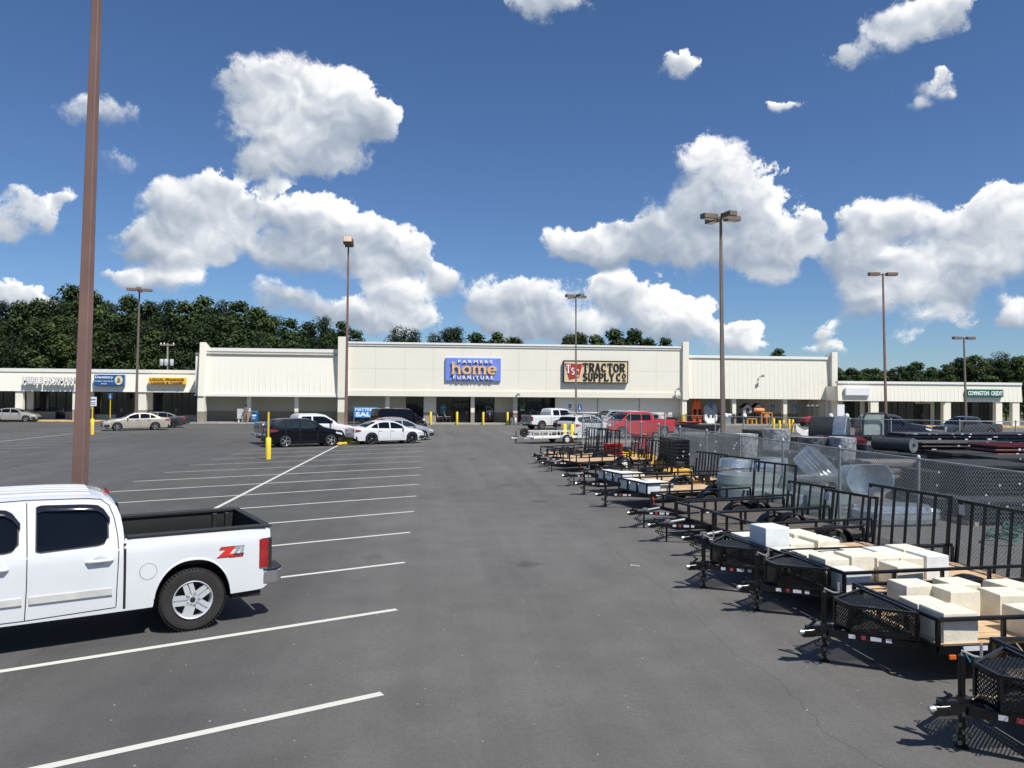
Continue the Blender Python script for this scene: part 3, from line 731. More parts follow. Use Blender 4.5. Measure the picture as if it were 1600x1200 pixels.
q = MB(); q.prism([(W_*.33 + W_*.135*cos(i*pi/12), H_*.5 + H_*.42*sin(i*pi/12)) for i in range(24)], -.45, -.421, 'Y'); q.build('emblem', mat('emblem_cream', (.75, .68, .42), .6), t)
q = MB(); q.prism([(W_*.33 + W_*.05*cos(i*pi/4) , H_*.52 + H_*.2*sin(i*pi/4)) for i in range(8)], -.46, -.451, 'Y'); q.box(W_*.25, W_*.40, -.462, -.451, H_*.28, H_*.36); q.build('emblem_figure', mat('emblem_brown', (.22, .15, .08), .6), t)
t, W_, H_ = sign_box('finance_sign', 'yellow loan office sign with brown lettering on the left strip', 232, 289.5, 590, 600.3, YL, m_ybr, .42)
text_obj('LOCAL FINANCE', m_brown, t, (0, -.44, H_ * .70), width=W_ * .92, height=H_ * .38, extrude=.015, bold=.03)
text_obj('LOANS & TAXES', m_brown, t, (0, -.44, H_ * .22), width=W_ * .86, height=H_ * .28, extrude=.015, bold=.02)
t, W_, H_ = sign_box('blank_sign', 'blank white sign panel on the right strip', 1321.5, 1360, 605.7, 618, YR, m_white, .3)
t, W_, H_ = sign_box('credit_office_sign', 'dark green credit office sign with white capital letters', 1511, 1568, 608.5, 620.5, YR, m_green, .3)
text_obj('COVINGTON  CREDIT', m_lwhite, t, (0, -.32, H_ * .5), width=W_ * .95, height=H_ * .55, extrude=.015, bold=.03)
# ================================================================ vehicles
def interp(pts, x):
    if x <= pts[0][0]: return pts[0][1]
    for (a, b), (c, d) in zip(pts[:-1], pts[1:]):
        if x <= c: return b + (d - b) * (x - a) / (c - a) if c > a else d
    return pts[-1][1]
m_tyre = mat('tyre_rubber', (.022, .021, .020), .85, var=.15, scale=8, bump=.3)
m_rim = mat('alloy_rim', (.55, .55, .57), .28, metal=.85, var=.04)
m_rim_dark = mat('dark_rim', (.10, .10, .11), .3, metal=.8)
m_rim_white = mat('white_steel_rim', (.75, .75, .75), .4)
m_cglass = mat('tinted_car_glass', (.004, .005, .007), .04, var=.1, spec=.38)
m_cglass_lt = mat('clear_car_glass', (.018, .028, .030), .03, var=.2, spec=.55)
m_blackpl = mat('black_plastic', (.018, .018, .018), .55, var=.1)
m_under = mat('underbody', (.012, .012, .012), .8)
m_chrome = mat('chrome', (.75, .76, .78), .12, metal=1.0, var=.02)
m_tail = mat('tail_lamp_red', (.30, .008, .010), .12, var=.15, coat=1.0)
m_head = mat('head_lamp', (.55, .58, .60), .1, var=.15, coat=1.0)
m_plate = mat('number_plate', (.7, .72, .74), .5)
m_seam = mat('panel_gap', (.03, .03, .03), .8)
def paint(name, col, metal=0.0, rough=.28, dirt=.04, spec=.5, coat=.9):
    return mat(name, col, rough, metal=metal, var=.02, scale=1.2, coat=coat, dirt=dirt, spec=spec)
p_white = paint('white_car_paint', (.66, .67, .68))
p_white2 = paint('pearl_white_paint', (.62, .63, .62))
p_black = paint('black_car_paint', (.004, .0045, .007), spec=.1, coat=.32)
p_silver = paint('silver_car_paint', (.40, .41, .44), .5)
p_mauve = paint('mauve_silver_paint', (.36, .31, .32), .5)
p_tan = paint('champagne_car_paint', (.52, .47, .38), .4)
p_beige = paint('beige_silver_paint', (.48, .45, .40), .4)
p_grey = paint('dark_grey_car_paint', (.045, .048, .055), .3, coat=.4)
p_red = paint('red_car_paint', (.46, .012, .016))
p_pewter = paint('pewter_paint', (.27, .28, .29), .6)
p_navy = paint('navy_car_paint', (.010, .012, .026), coat=.4, spec=.2)

def wheel(parent, x, y, R, W, side, rr=.62, style=5, rim=None, seg=28, tread=False, twin=False):
    """axis along y; side=+1 outer face towards +y"""
    w = thing('wheel', None, None, (x, y, R)); w.parent = parent
    q = MB()
    prof = [(R*rr, -W/2+.01), (R*.93, -W/2), (R*.985, -W/2+.02), (R, -W*.3), (R, W*.3), (R*.985, W/2-.02), (R*.93, W/2), (R*.80, W/2+.006), (R*rr, W/2-.012), (R*rr, W/2-.05)]
    q.lathe(prof, axis='Y', n=seg)
    if tread:
        n = 56
        for i in range(n):
            a = 2*pi*i/n
            for yy, l in ((-W*.25, .06), (W*.25, .06), (W*.43, .045)):
                q.cbox(((R+.002)*sin(a + (.03 if yy < 0 else 0)), yy, (R+.002)*cos(a + (.03 if yy < 0 else 0))), (.022, l, .008), rot=Matrix.Rotation(a, 3, 'Y'))
    q.build('tyre', m_tyre, w, smooth=35)
    q = MB(); r = R*rr; o = side*(W/2)
    q.lathe([(r, o), (r*.97, o+side*.008), (r*.91, o-side*.01), (r*.88, o-side*.07), (r*.86, o-side*.10)], axis='Y', n=seg)
    n = style
    for i in range(n):
        a = 2*pi*i/n + .3
        R3 = Matrix.Rotation(a, 3, 'Y')
        if twin:
            for s in (-1, 1):
                c = R3 @ Vector((s*r*.15, 0, r*.55)); q.cbox((c.x, o-side*.026, c.z), (r*.215, .035, r*.78), rot=R3)
            c = R3 @ Vector((0, 0, r*.5)); q.cbox((c.x, o-side*.042, c.z), (r*.3, .022, r*.74), rot=R3)
        else:
            c = R3 @ Vector((0, 0, r*.52)); q.cbox((c.x, o-side*.035, c.z), (r*.24, .03, r*.8), rot=R3)
    q.lathe([(.001, o-side*.012), (r*.22, o-side*.014), (r*.27, o-side*.03), (r*.27, o-side*.07)], axis='Y', n=14)
    q.build('rim', rim or m_rim, w, smooth=35)
    q = MB(); q.lathe([(.001, o-side*.095), (r*.87, o-side*.095)], axis='Y', n=20); q.build('brake_disc', m_under, w)
    q = MB(); q.lathe([(.001, o-side*.004), (r*.13, o-side*.006), (r*.15, o-side*.02)], axis='Y', n=12); q.build('hub_cap', m_blackpl if twin else m_alu, w)
    return w

class Body:
    def __init__(s, **k): s.__dict__.update(k)
    def w(s, x): return interp(s.width, x)
    def up(s, x): return interp(s.top, x)
    def belt(s, x): return min(interp(s.beltl, x), s.up(x) - s.crown(x) - .012)
    def crown(s, x): return interp(s.crownl, x)
    def low(s, x, side=0):
        z = interp(s.sill, x)
        for ax in (s.xr, s.xf):
            d = abs(x - ax)
            if d < s.Ra: z = max(z, s.R * .98 + s.Rz * sqrt(max(0, 1 - (d / s.Ra) ** 2.3)))
        return z
    def S(s, x, z):
        zb, w = s.belt(x), s.w(x)
        if z <= zb:
            u = (zb - z); y = w
            if u < .12: y -= .028 * (1 - u / .12) ** 2
            m = (zb + .3) / 2
            y -= .045 * max(0, (m - z) / m) ** 1.6
            return y
        return w - .028 - s.tum * (z - zb) - s.tum * .35 * (z - zb) ** 2
    def section(s, x):
        zl, zb = s.low(x), s.belt(x); zu = s.up(x); c = s.crown(x); zE = max(zu - c, zb + .006)
        pts = []
        for t in (0, .04, .2, .42, .64, .82, .93, 1.0):
            z = zl + (zb - zl) * t; pts.append((s.S(x, z), z))
        if s.bed and s.bed[0] <= x <= s.bed[1]:
            y = s.S(x, zb); zr, zf = s.bed[2], s.bed[3]
            pts += [(y - .005, zr - .012), (y - .02, zr), (y - .085, zr), (y - .095, zr - .02), (y - .11, zf + .05), (y - .16, zf), (.5, zf), (0, zf)]
            return pts
        for t in (.35, .7, 1.0):
            z = zb + (zE - zb) * t; pts.append((s.S(x, z), z))
        yE = pts[-1][0]
        for f in (.975, .90, .68, .35, 0):
            pts.append((yE * f, zE + (zu - zE) * (1 - f ** 3.2)))
        return pts
    def xs(s):
        x0, x1 = s.top[0][0], s.top[-1][0]
        L = [x0 + i * (x1 - x0) / s.nx for i in range(s.nx + 1)]
        L += [p[0] for p in s.top] + [p[0] for p in s.width]
        for ax in (s.xr, s.xf):
            L += [ax + s.Ra * 0.999 * cos(pi * i / s.na) for i in range(s.na + 1)] + [ax - s.Ra * 1.002, ax + s.Ra * 1.002]
        L = sorted(x for x in L if x0 <= x <= x1)
        out = [L[0]]
        for x in L[1:]:
            if x - out[-1] > .0015: out.append(x)
        return out
    def build(s, t, paint_m):
        X_ = s.xs(); secs = [s.section(x) for x in X_]
        shell_, ws, rw, liner = MB(), MB(), MB(), MB(); arch = {}
        for (xa, A), (xb, B) in zip(zip(X_[:-1], secs[:-1]), zip(X_[1:], secs[1:])):
            xm = (xa + xb) / 2
            for sg in (1, -1):
                for j in range(15):
                    q = [(xa, sg*A[j][0], A[j][1]), (xb, sg*B[j][0], B[j][1]), (xb, sg*B[j+1][0], B[j+1][1]), (xa, sg*A[j+1][0], A[j+1][1])]
                    tgt = shell_
                    if j >= 11 and s.wsx[0] < xm < s.wsx[1]: tgt = ws
                    elif j >= 11 and s.rwx and s.rwx[0] < xm < s.rwx[1]: tgt = rw
                    elif j >= 9 and s.bed and s.bed[0] <= xm <= s.bed[1]: tgt = liner
                    tgt.add(q, [(0, 1, 2, 3)])
                # lip inwards
                q = [(xa, sg*A[0][0], A[0][1]), (xb, sg*B[0][0], B[0][1]), (xb, sg*(B[0][0]-.30), B[0][1]+.01), (xa, sg*(A[0][0]-.30), A[0][1]+.01)]
                if abs(xm - s.xr) < s.Ra or abs(xm - s.xf) < s.Ra: arch.setdefault((abs(xm - s.xr) < s.Ra, sg), MB()).add(q, [(0, 1, 2, 3)])
                else: shell_.add([(xa, sg*A[0][0], A[0][1]), (xb, sg*B[0][0], B[0][1]), (xb, sg*(B[0][0]-.06), B[0][1]-.004), (xa, sg*(A[0][0]-.06), A[0][1]-.004)], [(0, 1, 2, 3)])
        for x, A in ((X_[0], secs[0]), (X_[-1], secs[-1])):
            for j in range(15):
                shell_.add([(x, A[j][0], A[j][1]), (x, A[j+1][0], A[j+1][1]), (x, -A[j+1][0], A[j+1][1]), (x, -A[j][0], A[j][1])], [(0, 1, 2, 3)])
        shell_.build('body', paint_m, t, smooth=s.smooth, weld=True)
        if ws.f: ws.build('windscreen', s.glass, t, smooth=60, weld=True)
        if rw.f: rw.build('rear_window', s.glass, t, smooth=60, weld=True)
        if liner.f: liner.build('bed_liner', mat('bed_liner_black', (.009, .009, .009), .5, spec=.3), t, smooth=40, weld=True)
        for k_ in sorted(arch): arch[k_].build('wheel_arch_liner', m_under, t, smooth=40, weld=True)
        u = MB(); x0, x1 = X_[0], X_[-1]; yy = s.w((x0+x1)/2) - .32
        zt = (s.bed[3] - .03) if s.bed else .55
        u.box(x0 + .35, x1 - .3, -yy, yy, s.under, zt); yo = s.w((x0+x1)/2) - .06
        for a, b in ((x0 + .12, s.xr - s.Ra - .03), (s.xr + s.Ra + .03, s.xf - s.Ra - .03), (s.xf + s.Ra + .03, x1 - .12)):
            if b > a: u.box(a, b, -yo, yo, max(s.under, .30) + .004, .5)
        u.build('underbody', m_under, t)
    def patch(s, t, name, m, xa, xb, bot, top, off=.006, n=8, rows=3, sides=(1, -1), extra=0):
        """panel on the body side between two curves"""
        for sg in sides:
            R_ = []
            for i in range(n + 1):
                x = xa + (xb - xa) * i / n; za = interp(bot, x) if isinstance(bot, list) else bot; zb = interp(top, x) if isinstance(top, list) else top
                R_.append([(x, sg * (s.S(x, za + (zb - za) * j / rows) + off), za + (zb - za) * j / rows) for j in range(rows + 1)])
            q = MB(); q.grid(R_)
            # rim of the panel back to the body
            o = [r[0] for r in R_] + R_[-1][1:] + [r[-1] for r in reversed(R_[:-1])] + list(reversed(R_[0][1:-1]))
            k = len(q.v); q.v += [(p[0], p[1] - sg * (off + .01), p[2]) for p in o]; k0 = {p: i for i, p in enumerate(q.v[:k])}
            for i in range(len(o)):
                j = (i + 1) % len(o); q.f.append((k0[o[i]], k0[o[j]], k + j, k + i)); q.mi.append(0)
            ob = q.build(name, m, t, smooth=50)
            if extra: extra(ob, sg)
    def seam(s, t, pts, w=.012, off=.002, m=None, sides=(1, -1), name='panel_gap', join=None):
        q = join or MB()
        for sg in sides:
            for (xa, za), (xb, zb) in zip(pts[:-1], pts[1:]):
                n = max(1, int(max(abs(xb - xa), abs(zb - za)) / .08))
                for i in range(n):
                    p = [(xa + (xb-xa)*k/n, za + (zb-za)*k/n) for k in (i, i+1)]
                    dx, dz = p[1][0]-p[0][0], p[1][1]-p[0][1]; l = sqrt(dx*dx+dz*dz) or 1; nx, nz = -dz/l*w/2, dx/l*w/2
                    q.add([(a+nx*e, sg*(s.S(a, b)+off), b+nz*e) for (a, b) in p for e in (-1, 1)], [(0, 1, 3, 2)])
        if join is None: q.build(name, m or m_seam, t, fix=False)

CARS = {}
def make_sedan(name, label, col, rx, ry, head, group=None, L=4.85, H=1.45, W=.91, wb=2.74, R=.34, rr=.68, style=5, rim=None, glass=None, kind='sedan', seg=24, label_extra=None):
    """origin on the ground at the rear axle; local +x is forward"""
    t = thing(name, label, 'car', (rx, ry, 0), head, group)
    ro = -(L - wb) * .53; fo = L + ro
    z = H / 1.45
    if kind == 'sedan':
        top = [(ro, .60*z), (ro+.02, .86*z), (ro+.07, 1.0*z), (ro+.62, 1.055*z), (ro+.72, 1.07*z), (ro+1.05, 1.235*z), (ro+1.42, 1.375*z), (ro+1.85, 1.44*z), (ro+2.35, 1.45*z), (ro+2.75, 1.415*z), (ro+3.1, 1.29*z), (ro+3.52, 1.06*z), (ro+3.68, .99*z), (fo-.75, .93*z), (fo-.25, .80*z), (fo-.08, .68*z), (fo, .55*z)]
        rwx, wsx = (ro+.73, ro+1.40), (ro+2.76, ro+3.52)
        win = [(ro+1.12, ro+1.55, [(ro+1.12, 1.0*z), (ro+1.55, .985*z)], [(ro+1.12, 1.06*z), (ro+1.3, 1.19*z), (ro+1.55, 1.28*z)]),
               (ro+1.60, ro+2.32, [(ro+1.6, .985*z), (ro+2.32, .965*z)], [(ro+1.60, 1.30*z), (ro+1.95, 1.345*z), (ro+2.32, 1.345*z)]),
               (ro+2.40, ro+3.36, [(ro+2.4, .96*z), (ro+3.36, .95*z)], [(ro+2.4, 1.34*z), (ro+2.72, 1.31*z), (ro+3.08, 1.17*z), (ro+3.36, .99*z)])]
        beltl = [(ro, .95*z), (fo, .90*z)]; beltl = [(ro, .96*z), (ro+1.5, .96*z), (ro+3.4, .92*z), (fo, .70*z)]
    elif kind == 'suv':
        top = [(ro, .60*z), (ro+.03, .95*z), (ro+.10, 1.08*z), (ro+.28, 1.32*z), (ro+.42, 1.40*z), (ro+1.0, 1.45*z), (ro+1.9, 1.46*z), (ro+2.45, 1.42*z), (ro+2.75, 1.33*z), (ro+3.25, 1.04*z), (ro+3.4, .985*z), (fo-.6, .90*z), (fo-.18, .78*z), (fo-.04, .66*z), (fo, .52*z)]
        rwx, wsx = (ro+.11, ro+.275), (ro+2.5, ro+3.24)
        win = [(ro+.40, ro+.95, [(ro+.4, 1.08*z), (ro+.6, 1.0*z), (ro+.95, .98*z)], [(ro+.4, 1.22*z), (ro+.55, 1.29*z), (ro+.95, 1.315*z)]),
               (ro+1.0, ro+1.78, [(ro+1.0, .975*z), (ro+1.78, .95*z)], [(ro+1.0, 1.32*z), (ro+1.78, 1.335*z)]),
               (ro+1.86, ro+2.95, [(ro+1.86, .945*z), (ro+2.95, .93*z)], [(ro+1.86, 1.335*z), (ro+2.35, 1.30*z), (ro+2.65, 1.19*z), (ro+2.95, .99*z)])]
        beltl = [(ro, .93*z), (ro+1.5, .95*z), (ro+3.2, .91*z), (fo, .68*z)]
    width = [(ro, W-.20), (ro+.05, W-.11), (ro+.25, W-.04), (ro+.8, W), (fo-1.0, W), (fo-.35, W-.07), (fo-.1, W-.16), (fo, W-.30)]
    b = Body(top=top, width=width, beltl=beltl, crownl=[(ro, .04), (ro+.6, .045), (ro+1.6, .07), (fo-1.2, .06), (fo, .04)], sill=[(ro, .42*z), (ro+.3, .24), (fo-.5, .22), (fo, .30)], xr=0, xf=wb, R=R, Ra=R+.055, Rz=R+.045,
             tum=.34, bed=None, wsx=wsx, rwx=rwx, nx=34, na=10, smooth=42, glass=glass or m_cglass, under=.17)
    b.build(t, col)
    names = {3: ['quarter_window', 'side_window', 'side_window']}[3]
    for nm, (a, c, lo, hi) in zip(names, win): b.patch(t, nm, b.glass, a, c, lo, hi, off=.007, n=7, rows=2)
    # doors
    q = MB()
    for xd in (win[1][0] - .03, (win[1][1] + win[2][0]) / 2, win[2][1] - .12):
        b.seam(t, [(xd, .34), (xd, win[1][2][0][1] - .02)], w=.014, join=q)
    b.seam(t, [(win[1][0] - .03, .33), (win[2][1] - .12, .30)], w=.012, join=q)
    q.build('door_gaps', m_seam, t, fix=False)['kind'] = 'stuff'
    for sg in (1, -1):
        for xh in (win[1][0] + .12, win[2][0] + .12):
            q = MB(); y = b.S(xh, .83*z) ; q.cbox((xh, sg*(y+.015), .84*z), (.2, .03, .035)); q.build('door_handle', m_chrome if col is p_tan else col, t)
        xm_ = win[2][1] - .12; y = b.S(xm_, .93*z)
        q = MB(); q.cbox((xm_, sg*(y+.09), .99*z), (.12, .18, .12)); q.build('side_mirror', col, t, bevel=.03)
    # lamps
    b.patch(t, 'tail_lamp', m_tail, ro+.03, ro+(.42 if kind == 'sedan' else .55), [(ro, .74*z), (ro+.45, .80*z), (ro+.55, .84*z)], [(ro, .93*z), (ro+.3, .90*z), (ro+.55, .86*z)], off=.012, n=5)
    for sg in (1, -1):
        q = MB(); q.box(ro-.012, ro+.02, min(sg*(W-.55), sg*(W-.2)), max(sg*(W-.55), sg*(W-.2)), .74*z, .90*z); q.build('tail_lamp', m_tail, t)
    b.patch(t, 'head_lamp', m_head, fo-.55, fo-.12, [(fo-.55, .66*z), (fo-.12, .56*z)], [(fo-.55, .74*z), (fo-.12, .67*z)], off=.012, n=5)
    q = MB(); q.box(ro-.02, ro+.01, -.26, .26, .56*z, .70*z); q.build('number_plate', m_plate, t)
    q = MB(); q.box(ro-.02, ro+.05, -W+.22, W-.22, .30, .42*z); q.build('rear_bumper_insert', m_blackpl, t)
    q = MB(); q.box(fo-.06, fo+.015, -.55, .55, .30, .50*z); q.build('grille', m_blackpl, t)
    for x in (0, wb):
        for sg in (1, -1): wheel(t, x, sg*(W-.125), R, .22, sg, rr, style, rim, seg)
    return t

def make_pickup(name, label, col, rx, ry, head, cat='pickup truck', L=5.85, H=1.90, W=.985, wb=3.6, R=.39, rr=.6, cab=(0.78, 3.0), four=True, glass=None, tail=None, rim=None, rail=1.28, seg=24, style=6, cap=False, bump_m=None, flare=None, suv=False):
    t = thing(name, label, cat, (rx, ry, 0), head)
    ro = -1.08; fo = L + ro
    c0, c1 = cab
    hood = rail - .08
    if suv:
        top = [(ro, .7), (ro+.02, H-.25), (ro+.12, H-.05), (ro+.4, H), (c1-.5, H), (c1, H-.06), (c1+.45, hood+.25), (c1+.7, hood+.04), (c1+.85, hood), (fo-.5, hood-.06), (fo-.12, hood-.14), (fo-.03, hood-.35), (fo, .55)]
        bed = None; rwx = None
    else:
        top = [(ro, rail), (c0-.001, rail), (c0, rail+.02), (c0+.03, H-.40), (c0+.09, H-.13), (c0+.2, H-.03), (c0+.5, H), (c1-.45, H), (c1-.05, H-.06), (c1+.45, hood+.28), (c1+.72, hood+.04), (c1+.85, hood), (fo-.5, hood-.06), (fo-.12, hood-.14), (fo-.03, hood-.35), (fo, .55)]
        bed = (ro + .06, c0 - .0015, rail, .78); rwx = None
    width = [(ro, W-.03), (ro+.1, W-.005), (ro+.4, W), (fo-.9, W), (fo-.35, W-.05), (fo-.08, W-.13), (fo, W-.25)]
    bl_ = rail - .06 if not suv else rail - .08
    b = Body(top=top, width=width, beltl=[(ro, bl_), (c1+.5, bl_ - .02), (fo-.3, hood-.14), (fo, hood-.25)], crownl=[(ro, .02), (c0-.001, .02), (c0+.2, .06), (c1+.3, .07), (fo, .05)],
             sill=[(ro, .52), (-R, .46), (R, .42), (fo-1.1, .42), (fo, .5)], xr=0, xf=wb, R=R*1.02, Ra=R+.07, Rz=R+.07, tum=.24, bed=bed, wsx=(c1-.02, c1+.71), rwx=rwx, nx=34, na=10, smooth=40, glass=glass or m_cglass, under=.34)
    b.build(t, col)
    wb0, wt = rail - .03, H - .17
    split = c0 + (c1 - c0) * (.50 if four else .26)
    wins = [(c0+.28 if not suv else c0+.35, split-.05), (split+.05, c1+.30)]
    if suv: wins = [(ro+.25, c0+.25)] + wins
    for a, c in wins:
        if c > c1: lo, hi = [(a, wb0), (c, wb0-.02)], [(a, wt), (c1-.25, wt), (c1, wt-.08), (c, wb0+.15)]
        else: lo, hi = [(a, wb0), (c, wb0)], [(a, wt-.03), (a+.1, wt), (c, wt)]
        b.patch(t, 'side_window', b.glass, a, c, lo, hi, off=.007, n=7, rows=2)
    q = MB()
    for xd in ([c0+.2, split, c1+.38] if four else [split-.02, c1+.38]): b.seam(t, [(xd, .50), (xd, wb0-.02)], w=.014, join=q)
    if not suv: b.seam(t, [(c0-.005, .5), (c0-.005, rail-.03)], w=.03, join=q)
    b.seam(t, [(c0+.2, .47), (c1+.38, .47)], w=.012, join=q)
    q.build('door_gaps', m_seam, t, fix=False)['kind'] = 'stuff'
    for sg in (1, -1):
        for xh in ([split-.3+.12, c0+.42] if four else [split+.2]):
            q = MB(); y = b.S(xh, 1.0); q.cbox((xh, sg*(y+.018), rail-.2), (.2, .035, .05)); q.build('door_handle', col, t)
        xm_ = c1+.22; y = b.S(xm_, rail-.1)
        q = MB(); q.cbox((xm_, sg*(y+.13), rail+.06), (.12, .2, .2)); q.build('side_mirror', m_blackpl, t, bevel=.03)
        q = MB(); y = b.S(ro+.1, .9); q.box(ro-.012, ro+.14, min(sg*(y-.14), sg*(y+.008)), max(sg*(y-.14), sg*(y+.008)), rail-.50, rail-.12); q.build('tail_lamp', m_tail, t, bevel=.01)
        q = MB(); y = b.S(fo-.2, .9); q.box(fo-.22, fo+.01, min(sg*(y-.34), sg*(y+.0)), max(sg*(y-.34), sg*(y+.0)), hood-.38, hood-.18); q.build('head_lamp', m_head, t, bevel=.01)
        if flare:
            for ax in (0, wb):
                q = MB(); pts = [(ax + (R+.075)*cos(pi*i/12), sg*(W+.03), R + (R+.075)*sin(pi*i/12)) for i in range(13)]
                for p0, p1 in zip(pts[:-1], pts[1:]): q.bar(p0, p1, .09, .09)
                q.build('wheel_flare', flare, t)
    q = MB(); q.box(ro-.02, ro+.045, -W+.16, W-.16, .62, rail+.005); q.build('tailgate', tail or col, t, bevel=.015)
    q = MB(); q.cbox((ro-.03, 0, 1.02), (.03, .25, .08)); q.build('tailgate_handle', m_blackpl, t)
    q = MB(); q.box(ro-.20, ro+.02, -W+.04, W-.04, .50, .66); q.build('rear_bumper', bump_m or m_chrome, t, bevel=.03)
    q = MB(); q.box(ro-.21, ro-.19, -.2, .2, .50, .62); q.build('number_plate', m_plate, t)
    q = MB(); q.box(fo-.10, fo+.10, -W+.12, W-.12, .46, .66); q.build('front_bumper', bump_m or m_chrome, t, bevel=.04)
    q = MB(); q.box(fo-.05, fo+.03, -.60, .60, .68, hood-.17); q.build('grille', m_blackpl, t)
    for x in (0, wb):
        for sg in (1, -1): wheel(t, x, sg*(W-.14), R, .26, sg, rr, style, rim, seg)
    return t
HEAD_R = atan2(SDIR.y, SDIR.x)          # nose away to the right
HEAD_L = HEAD_R + pi                     # nose towards the lower left
def by_rear_right(px, py, w):           # rear-axle centre from the contact patch of the near wheel, nose to the right
    p = G(px, py); n = Vector((-SDIR.y, SDIR.x, 0)); return p + n * w
def by_rear_left(px, py, w):
    p = G(px, py); n = Vector((-SDIR.y, SDIR.x, 0)); return p + n * w
# ---------------------------------------------------------------- parked cars, placed by the contact patch of a wheel
p = by_rear_right(580, 694.5, .82)
t = make_sedan('parked_sedan', 'glossy white sedan with dark spoked wheels, parked nearest beside the yellow lamp base', p_white, p.x, p.y, HEAD_R, L=4.86, H=1.47, wb=2.74, R=.36, rr=.76, rim=m_rim_dark, seg=28)
p = p + Vector((.25, 3.1, 0)) + SDIR * .45
make_sedan('parked_sedan', 'silver sedan in the stall just behind the glossy white sedan', p_silver, p.x, p.y, HEAD_R, L=4.85, H=1.46, wb=2.75, R=.33, glass=m_cglass_lt)
p = p + Vector((.1, 3.1, 0)) - SDIR * .55
make_sedan('parked_sedan', 'mauve silver sedan mostly hidden behind the silver sedan', p_mauve, p.x, p.y, HEAD_R, L=4.7, H=1.50, wb=2.7, R=.33)
p = G(658, 674.5) - SDIR * 2.75 + Vector((-SDIR.y, SDIR.x, 0)) * .95
make_pickup('parked_suv', 'large black sport utility with flared arches, facing the storefront bollards', p_black, p.x, p.y, HEAD_R, cat='suv', L=4.25, H=1.97, W=.93, wb=2.75, R=.43, cab=(.35, 1.9), suv=True, rail=1.36, flare=m_blackpl, glass=m_cglass)
p = by_rear_right(446, 699, .82)
make_sedan('parked_suv', 'compact black sport utility behind the slim yellow bollard post', p_black, p.x, p.y, HEAD_R, L=4.52, H=1.66, wb=2.69, R=.355, kind='suv', seg=28, glass=m_cglass_lt, rr=.70)
p = p + Vector((-.1, 3.25, 0)) - SDIR * .85
make_pickup('parked_pickup', 'white pickup with pewter tailgate, hidden behind the compact black sport utility', p_white, p.x, p.y, HEAD_R, L=5.9, wb=3.65, R=.38, H=1.86, cab=(1.05, 2.95), tail=p_pewter, bump_m=p_pewter)
p = by_rear_left(242.5, 672.2, .82)
make_sedan('parked_sedan', 'champagne sedan facing left in front of the loan office', p_tan, p.x, p.y, HEAD_L, L=5.05, H=1.49, wb=2.82, R=.335, seg=28)
p = G(271, 668.5) + Vector((-SDIR.y, SDIR.x, 0)) * .85
make_sedan('parked_sedan', 'dark grey sedan half hidden behind the champagne sedan', p_grey, p.x, p.y, HEAD_L, L=4.8, H=1.45, wb=2.78, R=.34, rim=m_rim_dark)
p = G(39, 659.3); p = p - Vector((1, .12, 0)) * 2.7 + Vector((0, .8, 0))
make_sedan('parked_sedan', 'beige silver sedan at the far left, cut by the picture edge', p_beige, p.x, p.y, .12, L=4.8, H=1.46, wb=2.72, R=.33)
# beyond the aisle on the right
p = G(840, 671.5) + Vector((0, .9, 0))
make_pickup('parked_pickup', 'white pickup with silver tailgate outside the farm store entrance', p_white, p.x, p.y, .42, L=5.9, H=1.96, wb=3.7, R=.40, cab=(1.0, 3.0), tail=p_pewter, rail=1.33, bump_m=p_pewter)
p = G(900, 687) + Vector((.1, .7, 0))
make_sedan('parked_suv', 'pearl white crossover seen from its rear corner, behind the trailer row', p_white2, p.x, p.y, .68, L=5.0, H=1.78, wb=2.9, R=.37, W=.97, kind='suv', seg=24)
p = G(925, 674) + Vector((0, .8, 0))
make_sedan('parked_suv', 'dark grey hatchback behind the roof of the pearl white crossover', p_grey, p.x, p.y, 2.4, L=4.5, H=1.6, wb=2.7, R=.34, kind='suv')
hd = radians(198)
d_ = Vector((cos(hd), sin(hd), 0)); n_ = Vector((-d_.y, d_.x, 0))
p = G(1036, 684) - n_ * .88
make_pickup('parked_pickup', 'bright red pickup facing left beyond the chain link fence', p_red, p.x, p.y, hd, L=5.85, H=1.98, wb=3.65, R=.42, cab=(.85, 3.05), rail=1.36, seg=24)
for i, (px, py, c, lb, L_) in enumerate(((985, 676, p_silver, 'silver sport utility directly behind the red pickup cab', 4.7), (965, 671, p_white2, 'white sport utility second behind the red pickup', 4.8), (938, 668, p_silver, 'pale silver sport utility nearest the farm store wall', 4.8))):
    p = G(px + 30, py) + Vector((0, .8, 0))
    make_sedan('parked_suv', lb, c, p.x, p.y, radians(205), L=L_, H=1.75, wb=2.8, R=.36, kind='suv', glass=m_cglass)
hd = radians(185)
d_ = Vector((cos(hd), sin(hd), 0)); n_ = Vector((-d_.y, d_.x, 0))
p = G(1547, 684.5) - n_ * .8 + Vector((0, 0, 0))
make_pickup('parked_pickup', 'dark grey pickup facing left beyond the yard fence, before the credit office', p_grey, p.x, p.y, hd, L=5.1, H=1.72, W=.9, wb=3.0, R=.36, cab=(.75, 2.2), four=False, rail=1.12)
p = G(1400, 690)
make_sedan('parked_suv', 'dark navy minivan parked behind the black cab frame in the yard', p_navy, p.x - 1.0, p.y + 1.2, radians(-12), L=4.9, H=1.95, wb=2.9, R=.36, W=.97, kind='suv')
